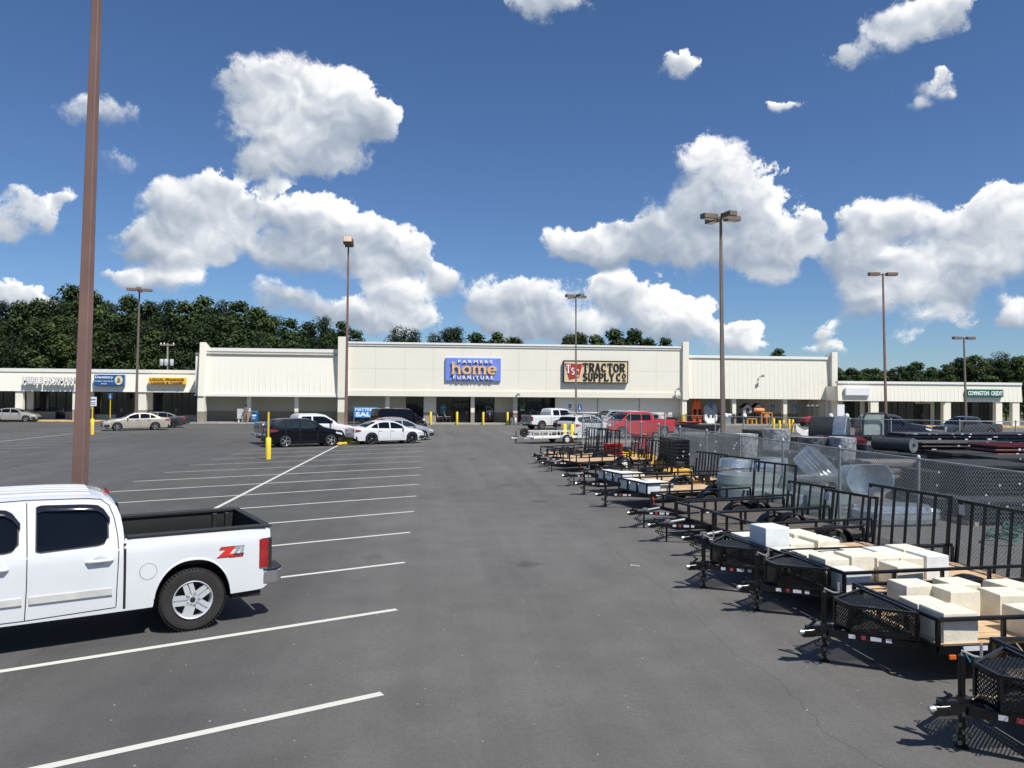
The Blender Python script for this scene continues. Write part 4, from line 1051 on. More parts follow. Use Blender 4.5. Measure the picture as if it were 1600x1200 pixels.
# ================================================================ the white pickup in the left foreground
def foreground_truck():
    p = G(301, 986.5) - Vector((-SDIR.y, SDIR.x, 0)) * -.985
    t = thing('foreground_pickup', 'large glossy white crew cab pickup in the left foreground, open black bed towards the aisle', 'pickup truck', (p.x, p.y, 0), HEAD_L)
    pw = paint('gloss_white_paint', (.66, .67, .69), rough=.22, dirt=.03)
    R, W, wb = .398, .99, 3.645; ro, fo = -.985, 4.75; c0, c1 = .80, 3.0; rail = 1.255
    top = [(ro, rail), (c0-.001, rail-.005), (c0, 1.27), (.812, 1.42), (.835, 1.56), (.875, 1.68), (.93, 1.735), (1.0, 1.775), (1.1, 1.80), (1.25, 1.818), (1.6, 1.832), (2.2, 1.832), (2.6, 1.818), (2.95, 1.79), (3.3, 1.58), (3.72, 1.22), (3.9, 1.19), (4.3, 1.14), (4.6, 1.05), (4.72, .85), (fo, .55)]
    width = [(ro, W-.045), (ro+.06, W-.015), (ro+.3, W), (.70, W), (c0-.012, W-.004), (c0+.0, W-.004), (fo-.9, W), (fo-.3, W-.06), (fo, W-.25)]
    b = Body(top=top, width=width, beltl=[(ro, rail-.05), (c0-.001, rail-.05), (c0, 1.18), (3.4, 1.17), (4.4, 1.0), (fo, .8)], crownl=[(ro, .015), (c0-.001, .015), (c0, .03), (.93, .05), (1.2, .075), (2.9, .08), (fo, .05)],
             sill=[(ro, .50), (ro+.12, .43), (-.5, .42), (.5, .375), (1.0, .37), (3.2, .37), (fo-.3, .45), (fo, .55)], xr=0, xf=wb, R=.40, Ra=.465, Rz=.525, tum=.30, bed=(ro+.055, c0-.0015, rail, .78), wsx=(2.96, 3.70), rwx=None, nx=110, na=26, smooth=34, glass=m_cglass, under=.33)
    b.build(t, pw)
    # side glass with rounded corners, black surround and rain deflector
    def glass(x0, x1, slope):
        zb0, zb1 = 1.21, 1.185
        lo = [(x0, zb0+.09), (x0+.03, zb0+.02), (x0+.10, zb0), (x1-.02, zb1), (x1, zb1+.02)]
        hi = [(x0, 1.50), (x0+.03, 1.60), (x0+.10, 1.655), (x0+.25, 1.672), (x1-.02, 1.690), (x1, 1.67)]
        b.patch(t, 'window_seal', m_blackpl, x0-.018, x1+.014, [(a, z-.018) for a, z in lo], [(a, z+.016) for a, z in hi], off=.004, n=30, rows=4)
        b.patch(t, 'side_window', m_cglass, x0, x1, lo, hi, off=.007, n=30, rows=4)
        for sg in (1, -1):
            rows = []
            for i in range(13):
                x = x0-.03 + (x1-x0+.03)*i/12; zt = interp(hi, x) + .018
                o = .012 + .022*sin(pi*min(1, (i+.6)/12.6))
                rows.append([(x, sg*(b.S(x, zt)+.006), zt), (x, sg*(b.S(x, zt-.03)+o+.012), zt-.022), (x, sg*(b.S(x, zt-.065)+o+.016), zt-.068)])
            q = MB(); q.grid(rows); q.build('rain_deflector', mat('smoked_acrylic', (.012, .012, .018), .08, spec=.8), t, smooth=60)
    glass(.985, 1.72, 0); glass(1.915, 2.85, 0)
    # shut lines
    q = MB()
    for pts in ([(1.83, .40), (1.815, .8), (1.815, 1.20), (1.825, 1.745)], [(.885, .44), (.875, .75), (.862, 1.10), (.872, 1.30), (.905, 1.50), (.96, 1.66), (1.05, 1.735), (1.2, 1.755), (1.83, 1.772), (2.7, 1.75)], [(.885, .43), (1.83, .405), (3.05, .41)], [(3.05, .42), (3.06, 1.1)]):
        b.seam(t, pts, w=.011, off=.0016, join=q)
    q.build('door_gap', m_seam, t, fix=False)['kind'] = 'stuff'
    q = MB(); b.seam(t, [(c0-.006, .40), (c0-.006, 1.20)], w=.030, off=.002, join=q); q.build('cab_gap', m_under, t, fix=False)
    m_mould = mat('pearl_moulding', (.56, .56, .53), .3, coat=.6)
    for xa, xb in ((.93, 1.79), (1.86, 3.0)):
        b.patch(t, 'side_moulding', m_mould, xa, xb, .595, .675, off=.016, n=10, rows=3)
        b.patch(t, 'moulding_edge', mat('grey_edge', (.18, .18, .19), .4), xa, xb, .585, .594, off=.014, n=6, rows=1)
    for sg in (1, -1):
        for xh in (1.07, 2.14):
            y = b.S(xh, 1.02)
            q = MB(); q.path([(xh+.14, sg*(y+.004), 1.018), (xh+.11, sg*(y+.038), 1.02), (xh-.11, sg*(y+.038), 1.022), (xh-.14, sg*(y+.004), 1.022)], .019, 8); q.build('door_handle', pw, t, smooth=60)
            q = MB(); q.lathe([(.001, 0), (.055, 0), (.07, .006)], origin=(0, 0, 0), axis='Y', n=16); 
            q.xf(Matrix.Translation((xh, sg*(y+.003), 1.02)) @ Matrix.Diagonal((1.1, .3*sg, .75, 1))); q.build('handle_recess', mat('recess_white', (.55, .56, .57), .4), t)
        # tail lamp wraps the corner
        y0 = b.S(ro+.1, .9)
        q = MB()
        zs = (.715, .84, .965, 1.105)
        for k in range(3):
            rows = [[(x, sg*(b.S(max(x, ro+.01), z)+o), z) for z in (zs[k]+.004, (zs[k]+zs[k+1])/2, zs[k+1]-.004)] for x, o in ((ro+.155, .004), (ro+.145, .012), (ro+.10, .016), (ro+.04, .014), (ro+.01, .004), (ro-.008, -.02), (ro-.018, -.08), (ro-.018, -.14))]
            q = MB(); q.grid(rows); q.build('tail_lamp', m_tail if k != 1 else mat('tail_lamp_reverse', (.33, .012, .014), .1, coat=1.0), t, smooth=60)
        q = MB(); q.box(ro-.012, ro+.158, min(sg*(y0-.15), sg*(y0-.002)), max(sg*(y0-.15), sg*(y0-.002)), .712, 1.108); q.build('lamp_housing', m_blackpl, t)
        # chrome bumper end with a black step pad
        q = MB(); pr = [(ro+.10, sg*(W-.012)), (ro-.10, sg*(W-.03)), (ro-.17, sg*(W-.12)), (ro-.19, sg*.5), (ro-.05, sg*.5), (ro-.05, sg*(W-.16)), (ro+.10, sg*(W-.08))]
        q.prism(pr, .49, .665, 'Z'); q.build('rear_bumper', m_chrome, t, bevel=.015)
        q = MB(); q.prism([(x_, y_*1.004) for x_, y_ in pr], .667, .70, 'Z'); q.build('step_pad', m_blackpl, t, bevel=.006)
        # wheel arch lip
        for ax in (0, wb):
            q = MB(); rows = []
            for i in range(41):
                a = pi*i/40; x = ax - .462*cos(a); z = b.low(ax - .4649*cos(a)); z = max(z, .47)
                y = b.S(x, z); rows.append([(x, sg*(y+.001), z+.028), (x, sg*(y+.012), z+.014), (x, sg*(y+.010), z-.002), (x, sg*(y-.03), z-.006)])
            q.grid(rows); q.build('arch_lip', pw, t, smooth=70)
        # bed wall: inner wheel box, rail cap
        q = MB(); q.box(-.42, .42, min(sg*.52, sg*.83), max(sg*.52, sg*.83), .775, .98); q.build('wheel_box', m_blackpl, t, bevel=.05)
        q = MB(); q.box(ro+.06, c0-.03, min(sg*(W-.155), sg*(W-.028)), max(sg*(W-.155), sg*(W-.028)), rail-.012, rail+.03); q.build('bed_rail_cap', m_blackpl, t, bevel=.006)
        for i in range(2):
            x = ro+.14+i*.18
            q = MB(); q.box(x, x+.07, min(sg*(W-.17), sg*(W-.128)), max(sg*(W-.17), sg*(W-.128)), .98, rail-.03); q.build('liner_rib', m_blackpl, t, bevel=.01)
    # tailgate with ribbed liner
    q = MB(); q.box(ro-.015, ro+.05, -W+.155, W-.155, .69, rail-.01); q.build('tailgate', pw, t, bevel=.012)
    q = MB(); q.box(ro-.02, ro+.075, -W+.05, W-.05, rail-.006, rail+.02); q.build('tailgate_cap', m_blackpl, t, bevel=.008)
    for i in range(15):
        y = -.76 + i*1.52/14
        q = MB(); q.box(ro+.052, ro+.072, y-.03, y+.03, .80, rail-.04); q.build('liner_rib', m_blackpl, t, bevel=.006)
    for i in range(13):
        y = -.46 + i*.92/12
        q = MB(); q.box(ro+.1, c0-.06, y-.022, y+.022, .781, .798); q.build('floor_rib', m_blackpl, t)
    q = MB(); q.box(c0-.05, c0-.012, -W+.12, W-.12, .79, rail-.01); q.build('bed_front_wall', m_blackpl, t, bevel=.01)
    # cab rear wall and glass
    q = MB(); q.bar((c0-.006, 0, 1.33), (.862, 0, 1.67), 1.30, .02); q.build('rear_window', m_cglass, t)
    # roof grooves and third brake lamp
    for y in (-.5, -.3, -.1, .1, .3, .5):
        rows = []
        for i in range(15):
            x = 1.15 + 1.55*i/14; zz = lambda yy: None
            def rz(yy, x=x):
                zu = b.up(x); c = b.crown(x); zb = b.belt(x); zE = max(zu-c, zb+.006); yE = b.S(x, zE); return zE + (zu-zE)*(1-(abs(yy)/yE)**3.2)
            rows.append([(x, y-.045, rz(y-.045)-.001), (x, y-.02, rz(y-.02)+.011), (x, y+.02, rz(y+.02)+.011), (x, y+.045, rz(y+.045)-.001)])
        q = MB(); q.grid(rows); q.build('roof_ridge', pw, t, smooth=70)
    q = MB(); q.box(.90, .96, -.16, .16, 1.735, 1.775); q.build('brake_lamp', m_tail, t, bevel=.01)
    # antenna nub seen at the roof corner
    # fuel flap
    y = b.S(.53, .83); q = MB(); q.lathe([(.098, 0), (.104, .0015), (.104, -.003)], axis='Y', n=28); q.lathe([(.001, .002), (.096, .002), (.0965, -.002)], axis='Y', n=28)
    q.xf(Matrix.Translation((.53, y+.001, .83))); q.build('fuel_flap_gap', m_seam if False else pw, t)
    q = MB()
    for i in range(28):
        a, a2 = 2*pi*i/28, 2*pi*(i+1)/28
        q.add([(.53+r*cos(k), b.S(.53, .83)+.0022 + (b.S(.53+r*cos(k), .83+r*sin(k))-b.S(.53, .83)), .83+r*sin(k)) for k, r in ((a, .096), (a, .1005), (a2, .1005), (a2, .096))], [(0, 1, 2, 3)])
    q.build('fuel_flap_ring', m_seam, t, fix=False)
    # decal behind the rear wheel
    def decal(poly, m, off):
        q = MB(); n = len(poly); vs = [(x, b.S(x, z)+off, z) for x, z in poly]; q.add(vs, [tuple(range(n))]); return q.build('decal', m, t, fix=False)
    m_dr, m_dg, m_dk = mat('decal_red', (.62, .03, .02), .35), mat('decal_grey', (.33, .34, .36), .35), mat('decal_black', (.03, .03, .03), .4)
    ox, oz, k = -.31, .955, .345          # letters run towards the rear: x falls
    def D(u, v): return (ox - u*k, oz + v*k)
    for off, m, g_ in ((.0035, m_dk, .018), (.005, None, 0)):
        Zp = [(.02, .14), (.10, .235), (.60, .235), (.36, -.02), (.56, -.02), (.50, -.12), (-.06, -.12), (.26, .14)]
        S7 = [(.58, .24), (.80, .24), (.76, .14), (.62, -.02), (.52, -.02), (.66, .16), (.56, .16)]
        S1 = [(.84, .24), (.93, .24), (.88, -.02), (.78, -.02)]
        if m:
            for pl in (Zp, S7, S1):
                cx = sum(a for a, _ in pl)/len(pl); cy = sum(c for _, c in pl)/len(pl)
                decal([D(cx+(a-cx)*1.10, cy+(c-cy)*1.16) for a, c in pl], m, off)
            decal([D(.38, -.03), D(.92, -.03), D(.88, -.17), D(.36, -.17)], m, .0032)
        else:
            decal([D(*a) for a in Zp], m_dr, off); decal([D(*a) for a in S7], m_dg, off); decal([D(*a) for a in S1], m_dg, off)
    me = text_mesh('4x4', 1, 0.0, .02, width=.15, height=.036); me.materials.clear(); me.materials.append(m_dr)
    o = bpy.data.objects.new('decal', me); C.objects.link(o); o.parent = t; o.location = (ox-.22, b.S(-.55, .9)+.006, oz-.04); o.rotation_euler = (pi/2, 0, pi)
    # wheels
    for x in (0, wb):
        for sg in (1, -1): wheel(t, x, sg*(W-.15), R, .27, sg, .62, 5, mat('polished_alloy', (.70, .71, .73), .30, metal=.45, var=.03), 48, tread=(x == 0 and sg == 1), twin=True)
    for sg in (1, -1):
        q = MB(); y = b.S(3.05, 1.2); q.cbox((3.05, sg*(y+.17), 1.28), (.14, .26, .24)); q.build('side_mirror', pw, t, bevel=.04)
        q = MB(); y = b.S(fo-.2, .9); q.box(fo-.22, fo+.01, min(sg*(y-.34), sg*y), max(sg*(y-.34), sg*y), .76, .98); q.build('head_lamp', m_head, t, bevel=.02)
    q = MB(); q.box(fo-.1, fo+.1, -W+.12, W-.12, .46, .68); q.build('front_bumper', m_chrome, t, bevel=.04)
    q = MB(); q.tube((-.75, .62, .44), (-1.0, .70, .42), .035, 10); q.build('exhaust', m_alu, t, smooth=60)
    q = MB(); q.cbox((-.99, -.3, .33), (.02, .5, .02)); 
    return t
foreground_truck()
# ================================================================ light poles, bollards, fences
m_bronze = mat('bronze_pole_paint', (.20, .118, .095), .55, var=.10, scale=.8, bump=.05)
m_bronze2 = mat('weathered_pole_paint', (.17, .135, .11), .6, var=.10, scale=.8)
m_galv = mat('galvanised_steel', (.40, .42, .43), .38, metal=.75, var=.12, scale=3, dirt=.1)
m_galv_tube = mat('galvanised_tube', (.33, .35, .36), .5, metal=.3, var=.1, scale=3)
m_wire = mat('galvanised_wire', (.36, .38, .39), .45, metal=.2)
m_lens = mat('lamp_lens', (.62, .50, .36), .15, spec=.7)
LEAN = Vector((-.004, .036, 0))
def light_pole(label, px, py, h, heads, m, w0=.25, w1=.13, base=None, spin=0.0, lean=LEAN, base_h=.75, style='shoebox', base_w=.34):
    w0 *= .8; w1 *= .8; p = G(px, py); t = thing('light_pole', label, 'light pole', (p.x, p.y, 0), -YAW, 'parking lot light poles')
    top = Vector((lean.x*h, lean.y*h, h)); q = MB()
    z0 = base_h if base else 0
    for (wa, a, wb_, b_) in ((w0, z0, w1, 1.0),):
        vs = []
        for ww, f in ((w0, 0.0), (w1, 1.0)):
            c = Vector((lean.x, lean.y, 1)) * (z0 + (h - z0)*f)
            vs += [c + Vector((i*ww/2, j*ww/2, 0)) for i, j in ((-1,-1), (1,-1), (1,1), (-1,1))]
        q.add(vs, [(3,2,1,0), (4,5,6,7), (0,1,5,4), (1,2,6,5), (2,3,7,6), (3,0,4,7)])
    q.build('pole', m, t, bevel=.012)
    q = MB(); q.cbox((lean.x*z0, lean.y*z0, z0+.02), (w0+.16, w0+.16, .04))
    for i, j in ((-1,-1), (1,-1), (1,1), (-1,1)): q.cbox((i*(w0/2+.04), j*(w0/2+.04), z0+.06), (.03, .03, .06))
    tag(q.build('base_plate', m, t), kind=None)
    if base:
        q = MB()
        if base == 'round': q.lathe([(.001, base_h), (base_w-.03, base_h), (base_w, base_h-.03), (base_w, 0)], n=20)
        else: q.cbox((0, 0, base_h/2), (base_w*2, base_w*2, base_h))
        q.build('concrete_base', m_yellow, t, smooth=40)
    for k in range(heads):
        a = spin + 2*pi*k/heads; d = Vector((cos(a), sin(a), 0)); s = Vector((-d.y, d.x, 0))
        hd = MB(); arm = MB()
        arm.bar(top - Vector((0, 0, .12)), top + d*.35 - Vector((0, 0, .10)), .06, .10); 
        R3 = Matrix.Rotation(a, 3, 'Z')
        if style == 'shoebox':
            hd.cbox(top + d*.72 - Vector((0, 0, .06)), (.85, .46, .26), rot=R3)
            ln = MB(); ln.cbox(top + d*.72 - Vector((0, 0, .195)), (.6, .38, .02), rot=R3)
        else:
            R4 = R3 @ Matrix.Rotation(radians(-28), 3, 'Y')
            hd.cbox(top + d*.45 + Vector((0, 0, .10)), (.34, .56, .50), rot=R4)
            ln = MB(); ln.cbox(top + d*.45 + Vector((0, 0, .10)) + R4 @ Vector((.176, 0, 0)), (.012, .5, .42), rot=R4)
        o = hd.build('lamp_head', m, t, bevel=.02); arm.build('arm', m, t); ln.build('lens', m_lens, o)
    return t
def bollard(label, px, py, h, r=.11, post=0, sign=None, group=None, z0=0, y=None):
    p = G(px, py)
    if y: p = Vector((Y(px, py, y).x, y, 0))
    t = thing('bollard', label, 'bollard', (p.x, p.y, z0), 0, group)
    q = MB(); q.lathe([(.001, h+.04), (r*.6, h+.03), (r, h-.02), (r, 0)], n=16); q.build('bollard_post', m_yellow, t, smooth=50)
    if post:
        q = MB(); q.box(-.035, .035, -.035, .035, h, post); q.build('sign_post', m_yellow, t)
    if sign:
        w_, h_, m = sign
        q = MB(); q.box(-w_/2, w_/2, -.06, -.04, post-.05, post-.05+h_); s = q.build('sign_plate', m[0], t)
        q = MB()
        for a, b_, c, d in m[2]: q.box(a*w_, b_*w_, -.066, -.061, post-.05+c*h_, post-.05+d*h_)
        q.build('sign_symbol', m[1], s)
    return t
def chain_fence(label, pts, H, posts=None, spacing=3.05, mesh=.056, wire=.0035, segs=None, rail=.021, bottom=.06, lean=0.0, group=None):
    o = Vector((pts[0][0], pts[0][1], 0)); t = thing('chain_link_fence', label, 'fence', o, 0, group)
    P = [Vector((a - o.x, b - o.y, 0)) for a, b in pts]
    q = MB()
    for a, b in zip(P[:-1], P[1:]): q.tube(a + Vector((0, 0, H)), b + Vector((0, 0, H)), rail, 8)
    q.build('top_rail', m_galv_tube, t, smooth=60)
    wm_, k = MB(), 0
    mesh0, wire0 = mesh, wire
    for si, (a, b) in enumerate(zip(P[:-1], P[1:])):
        mesh, wire = segs[si] if segs else (mesh0, wire0)
        L_ = (b - a).length; d = (b - a) / L_; s = Vector((-d.y, d.x, 0)); n = max(1, round(L_/spacing))
        for i in range(n + 1):
            if i == 0 and a is not P[0]: continue
            c = a + d*L_*i/n; q = MB(); end = (i in (0, n))
            q.tube(c, c + Vector((0, 0, H + .03)), .040 if end else .034, 8); q.lathe([(.045, H), (.045, H+.04), (.02, H+.085), (.001, H+.09)], origin=(c.x, c.y, 0), n=8)
            q.build('post', m_galv_tube, t, smooth=60)
        hgt = H - bottom; pitch = mesh*2**.5; m_ = int((L_ + hgt)/pitch) + 1
        for sg, off in ((1, .004), (-1, -.004)):
            for i in range(m_):
                u0 = i*pitch - hgt
                a0, z0, a1, z1 = u0, 0.0, u0 + hgt, hgt
                if a0 < 0: z0 = -a0; a0 = 0
                if a1 > L_: z1 = hgt - (a1 - L_); a1 = L_
                if a1 - a0 < .02: continue
                if sg < 0: a0, a1 = L_ - a0, L_ - a1
                p0 = a + d*a0 + Vector((0, 0, bottom+z0)) + s*(.04+off); p1 = a + d*a1 + Vector((0, 0, bottom+z1)) + s*(.04+off)
                e = (p1-p0).normalized(); nn = s.cross(e); w = wire
                wm_.add([p0+s*w*.6, p0-s*w*.3+nn*w*.6, p0-s*w*.3-nn*w*.6, p1+s*w*.6, p1-s*w*.3+nn*w*.6, p1-s*w*.3-nn*w*.6], [(0,1,4,3), (1,2,5,4), (2,0,3,5)])
    me = wm_.build('chain_mesh', m_wire, t, fix=False); tag(me, kind='stuff')
    return t
def fx(d): return d
light_pole('tall brown square light pole rising beside the white pickup in the left foreground', 119, 921, 15.5, 2, m_bronze, w0=.235, w1=.085, spin=pi/2, lean=Vector((.002, .030, 0)), base_h=0)
light_pole('brown light pole with two stacked floodlights standing on a round yellow base', 540, 690, 13.1, 2, m_bronze, w0=.24, w1=.12, base='round', spin=-pi/2+.1, style='flood', base_h=.95, base_w=.36)
light_pole('slim light pole standing in front of the farm supply store sign', 900, 668.5, 13.0, 4, m_bronze2, w0=.26, w1=.14, spin=.5, base_h=.6, base='square')
light_pole('tall light pole with four heads on a yellow block inside the storage yard', 1130, 712, 12.75, 4, m_bronze2, w0=.30, w1=.15, base='square', spin=.35, base_h=.42, base_w=.40)
light_pole('dark light pole with two heads in front of the low shop strip', 1385, 683, 13.2, 2, m_bronze, w0=.24, w1=.14, spin=0, base_h=.5)
light_pole('shorter light pole crossing the green credit office sign', 1510, 672, 9.3, 2, m_bronze2, w0=.24, w1=.16, spin=0.1)
light_pole('light pole with four heads between the dentist sign and the loan office', 212, 664, 13.2, 4, m_bronze2, w0=.26, w1=.15, spin=.4, base_h=.5)
wheelchair = (m_lwhite, m_dblue, [(-.35, .35, .1, .9)])
ws_ = (m_dblue, m_lwhite, [(-.06, .10, .62, .78), (-.06, .02, .3, .6), (-.2, .22, .26, .34), (-.22, -.12, .15, .45), (.14, .24, .12, .3)])
notice = (m_lwhite, mat('notice_ink', (.12, .16, .40), .6), [(-.4, -.05, .55, .85), (.0, .4, .62, .8), (-.4, .4, .30, .42), (-.4, .4, .12, .2)])
bollard('thick yellow bollard with a bare thin yellow post, nearest in the left lot', 419, 717.5, 1.0, .125, 2.22)
bollard('yellow bollard holding a white notice sign, just right of the foreground pole', 144, 679, 1.15, .12, 2.15, (.58, .66, notice))
bollard('yellow bollard with blue parking sign before the dentist door', 172, 659, .35, .14, 2.5, (.42, .6, ws_))
bollard('yellow bollard with blue parking sign nearest the loan office pillar', 200.5, 657.5, .35, .14, 2.5, (.42, .6, ws_))
for i, (px, lb) in enumerate(((673, 'yellow bollard in front of the wide pier left of the rocking chairs'), (714, 'yellow bollard before the furniture store entrance, right of the rocking chairs'), (755, 'yellow bollard before the furniture store sale window'), (793, 'yellow bollard beside the farm store cage, right of the sale window'))):
    bollard(lb, px, 663.5, 1.32, .115, group='yellow bollards along the storefront kerb', y=YC-.75)
bollard('yellow bollard beside the sale banner', 591.5, 664, 1.32, .115, group='yellow bollards along the storefront kerb', y=YC-.75)
bollard('pale yellow bollard left of the first fence post, behind the white trailer', 882, 689, 1.15, .14)
bollard('pale yellow bollard right of the first fence post, behind the white trailer', 894, 690, 1.15, .14)
bollard('yellow bollard behind the bed of the red pickup', 1029, 668, 1.2, .2, y=YC-.8)
bollard('yellow bollard beside the orange kayaks', 1067, 668, 1.2, .2, y=YC-.8)
for px, py, lb in ((1209, 672, 'yellow bollard left of the pair in front of the covered walk'), (1218, 677, 'tallest yellow bollard in front of the covered walk'), (1224, 676, 'short yellow bollard with a valve on top by the covered walk'), (1233, 674, 'yellow bollard left of the white hammock'), (1238.5, 675, 'yellow bollard partly behind the white hammock')):
    bollard(lb, px, py, 1.1, .11, group='bollards around the propane point')
def parking_sign(label, px, py, base_y, h=2.3, post_m=None, w=.4, hh=.6):
    p = G(px, base_y); t = thing('parking_sign', label, 'sign', (p.x, p.y, 0))
    q = MB(); q.tube((0, 0, 0), (0, 0, h), .03, 6); q.build('sign_post', m_galv_tube, t)
    q = MB(); q.box(-w/2, w/2, -.05, -.035, h-hh, h); s = q.build('sign_plate', m_dblue, t)
    q = MB()
    for a, b_, c, d in ws_[2]: q.box(a*w, b_*w, -.056, -.051, h-hh+c*hh, h-hh+d*hh)
    q.build('sign_symbol', m_lwhite, s)
parking_sign('blue accessible parking sign on a post right of the slim light pole', 905.5, 632, 669)
parking_sign('blue accessible parking sign standing left of the pillar in the covered walk', 1207, 636, 664)
parking_sign('blue accessible parking sign standing right of the pillar in the covered walk', 1241, 640, 664)
parking_sign('small grey parking sign at the left end of the yard fence', 890, 632, 668, w=.3, hh=.35)
# kerb stop by the yellow base
p = G(543, 694); t = MB(); t.box(-.75, .75, -.08, .08, 0, .13); o = t.build('wheel_stop', m_yellow, bevel=.02); o.location = (p.x, p.y, 0); o.rotation_euler = (0, 0, .3); tag(o, 'yellow concrete wheel stop at the foot of the yellow lamp base', 'wheel stop')

# fences
near_pts = [(10.35, 56.5), (10.05, 30.0), (9.86, 5.5)]
fence_near = chain_fence('grey chain link fence behind the trailers, running from the foreground to the storefronts', near_pts, 1.83, segs=[(.12, .0045), (.056, .0062)])
a = G(893, 684); b_ = (15.9, 50.6); c_ = (29.5, 40.0)
fence_far = chain_fence('grey chain link fence along the far side of the storage yard', [(10.35, 56.5), b_, c_, (47, 36.5)], 1.85, mesh=.14, wire=.0045, spacing=3.2)
# ================================================================ utility trailers
m_tblack = mat('black_trailer_enamel', (.006, .006, .007), .30, var=.1, spec=.45, dirt=.1)
m_deck = mat('treated_pine_deck', (.52, .36, .21), .8, var=.10, scale=3)
m_deckd = mat('weathered_dark_deck', (.10, .085, .07), .85, var=.15, scale=3)
m_sticker = mat('paper_sticker', (.66, .66, .68), .5, var=.06, scale=18)
m_tag = mat('price_tag', (.40, .40, .46), .6, var=.12, scale=14)
m_amber = mat('amber_lamp', (.70, .13, .01), .2, coat=.8)
m_cream_box = mat('cream_wrapped_block', (.72, .675, .55), .75, var=.07, scale=4, bump=.25)
m_white_box = mat('white_wrapped_block', (.68, .70, .72), .6, var=.06, scale=4, bump=.25)
m_label = mat('block_label', (.74, .71, .60), .5)
m_strap = mat('tan_strap', (.62, .45, .22), .7)
m_chain = mat('steel_chain', (.10, .10, .10), .4, metal=.8)
m_redtape = mat('sticker_red', (.45, .05, .07), .5)
m_galvb = mat('bright_zinc', (.62, .62, .60), .3, metal=.8)
def lattice(q, o, u, v, W_, H_, pitch=.045, w=.006):
    """expanded metal panel: two families of diagonal strands in the rectangle o + u*[0,W] + v*[0,H]"""
    n = u.cross(v)
    for sg in (1, -1):
        k = int((W_ + H_*1.0)/pitch) + 1
        for i in range(k):
            a0, b0 = i*pitch - H_, 0.0; a1, b1 = i*pitch, H_
            if a0 < 0: b0 = -a0; a0 = 0
            if a1 > W_: b1 = H_ - (a1 - W_); a1 = W_
            if a1 - a0 < .01: continue
            if sg < 0: a0, a1 = W_ - a0, W_ - a1
            q.bar(o + u*a0 + v*b0, o + u*a1 + v*b1, w, w*.6, up=n)
TR = []
def trailer(label, cp, gate, W=1.52, cz=.38, basket=False, jack='up', white_=False, gate_h=.92, bars=6, n_planks=9, deck=None, rails=True, L=None, lamp=True, ground_jack=True, tongue=1.12, pitch=0.0, rail_h=.30, spare=False, gateh_mesh=False, galv=False):
    A = G(cp[0], cp[1], cz if not pitch else cz)
    if isinstance(gate, tuple):              # gate seen at a photo column, trailer standing at a given angle to the aisle
        hd_ = radians(gate[2]); r_ = ray(gate[0], gate[1]); dx, dy = cos(hd_), sin(hd_)
        L0 = (A.y*r_.x - A.x*r_.y)/(dx*r_.y - dy*r_.x)
        B = Vector((A.x + dx*L0, A.y + dy*L0, 0)); gate_h = max(.6, min(1.1, CAM_H + r_.z*(B.y/r_.y) - .44))
    else: B = gate
    A2, B2 = Vector((A.x, A.y, 0)), Vector((B.x, B.y, 0)); d = (B2 - A2); Lt = d.length; d.normalize()
    if L: Lt = L
    t = thing('utility_trailer', label, 'trailer', A2, atan2(d.y, d.x), 'utility trailers lined up along the yard fence')
    m = mat('white_trailer_paint', (.62, .62, .58), .5, var=.12, scale=2, dirt=.1) if white_ else m_tblack
    fz, dz, tz = .40, .435, .435 + rail_h - .03
    X0, X1 = tongue, Lt; hw = W/2
    # frame: angle side rails and cross members
    q = MB()
    for y in (-hw, hw): q.box(X0, X1, y-.025, y+.025, fz-.055, fz+.03)
    q.box(X0-.02, X0+.02, -hw, hw, fz-.05, fz+.028); q.box(X1-.02, X1+.02, -hw, hw, fz-.05, fz+.028)
    for i in range(1, 6): x = X0 + (X1-X0)*i/6; q.box(x-.02, x+.02, -hw+.026, hw-.026, fz-.04, fz-.002)
    q.build('frame', m, t)
    q = MB()
    for s in (-1, 1): q.bar((.30, s*.035, fz-.03), (X0+.35, s*(hw-.03), fz-.065), .05, .075)
    q.bar((.12, 0, fz-.03), (.45, 0, fz-.03), .075, .075)
    q.build('tongue', m, t)
    # coupler: socket, latch
    q = MB(); q.tube((.02, 0, fz-.02), (.14, 0, fz-.02), .036, 10, r1=.045); q.cbox((.07, 0, fz-.05), (.13, .075, .05)); q.build('coupler', m_tblack if not white_ else m, t, smooth=40)
    q = MB(); q.lathe([(.001, -.035), (.028, -.03), (.034, 0), (.034, .045), (.028, .05)], origin=(0, 0, fz-.025), axis='X', n=10); q.build('coupler_cap', m_galvb, t, smooth=50)
    q = MB(); q.bar((.06, 0, fz+.02), (.17, 0, fz+.10), .03, .02); q.bar((.15, 0, fz+.09), (.11, 0, fz+.12), .03, .02); q.bar((.05, 0, fz+.03), (.22, 0, fz+.03), .06, .04); q.build('coupler_latch', m_tblack, t)
    # deck planks
    for i in range(n_planks):
        a = -hw + .03 + (W-.06)*i/n_planks; b = a + (W-.06)/n_planks - .008
        q = MB(); q.box(X0+.03, X1-.03, a, b, fz-.0, dz-.004*(i % 2)); q.build('deck_plank', deck or m_deck, t)
    if rails:
        np_ = max(4, int((X1-X0)/.62))
        for s in (-1, 1):
            q = MB(); q.bar((X0, s*hw, tz), (X1, s*hw, tz), .046, .046); q.build('top_rail', m, t, bevel=.012)
            for i in range(np_ + 1):
                x = X0 + (X1-X0)*i/np_
                q = MB(); q.box(x-.02, x+.02, s*hw-.02, s*hw+.02, fz+.03, tz-.023); q.build('rail_post', m, t)
        q = MB(); q.bar((X0, -hw-.023, tz), (X0, hw+.023, tz), .046, .046); q.build('front_rail', m, t, bevel=.012)
        for i in range(1, 3):
            y = -hw + W*i/3; q = MB(); q.box(X0-.02, X0+.02, y-.02, y+.02, fz+.028, tz-.023); q.build('rail_post', m, t)
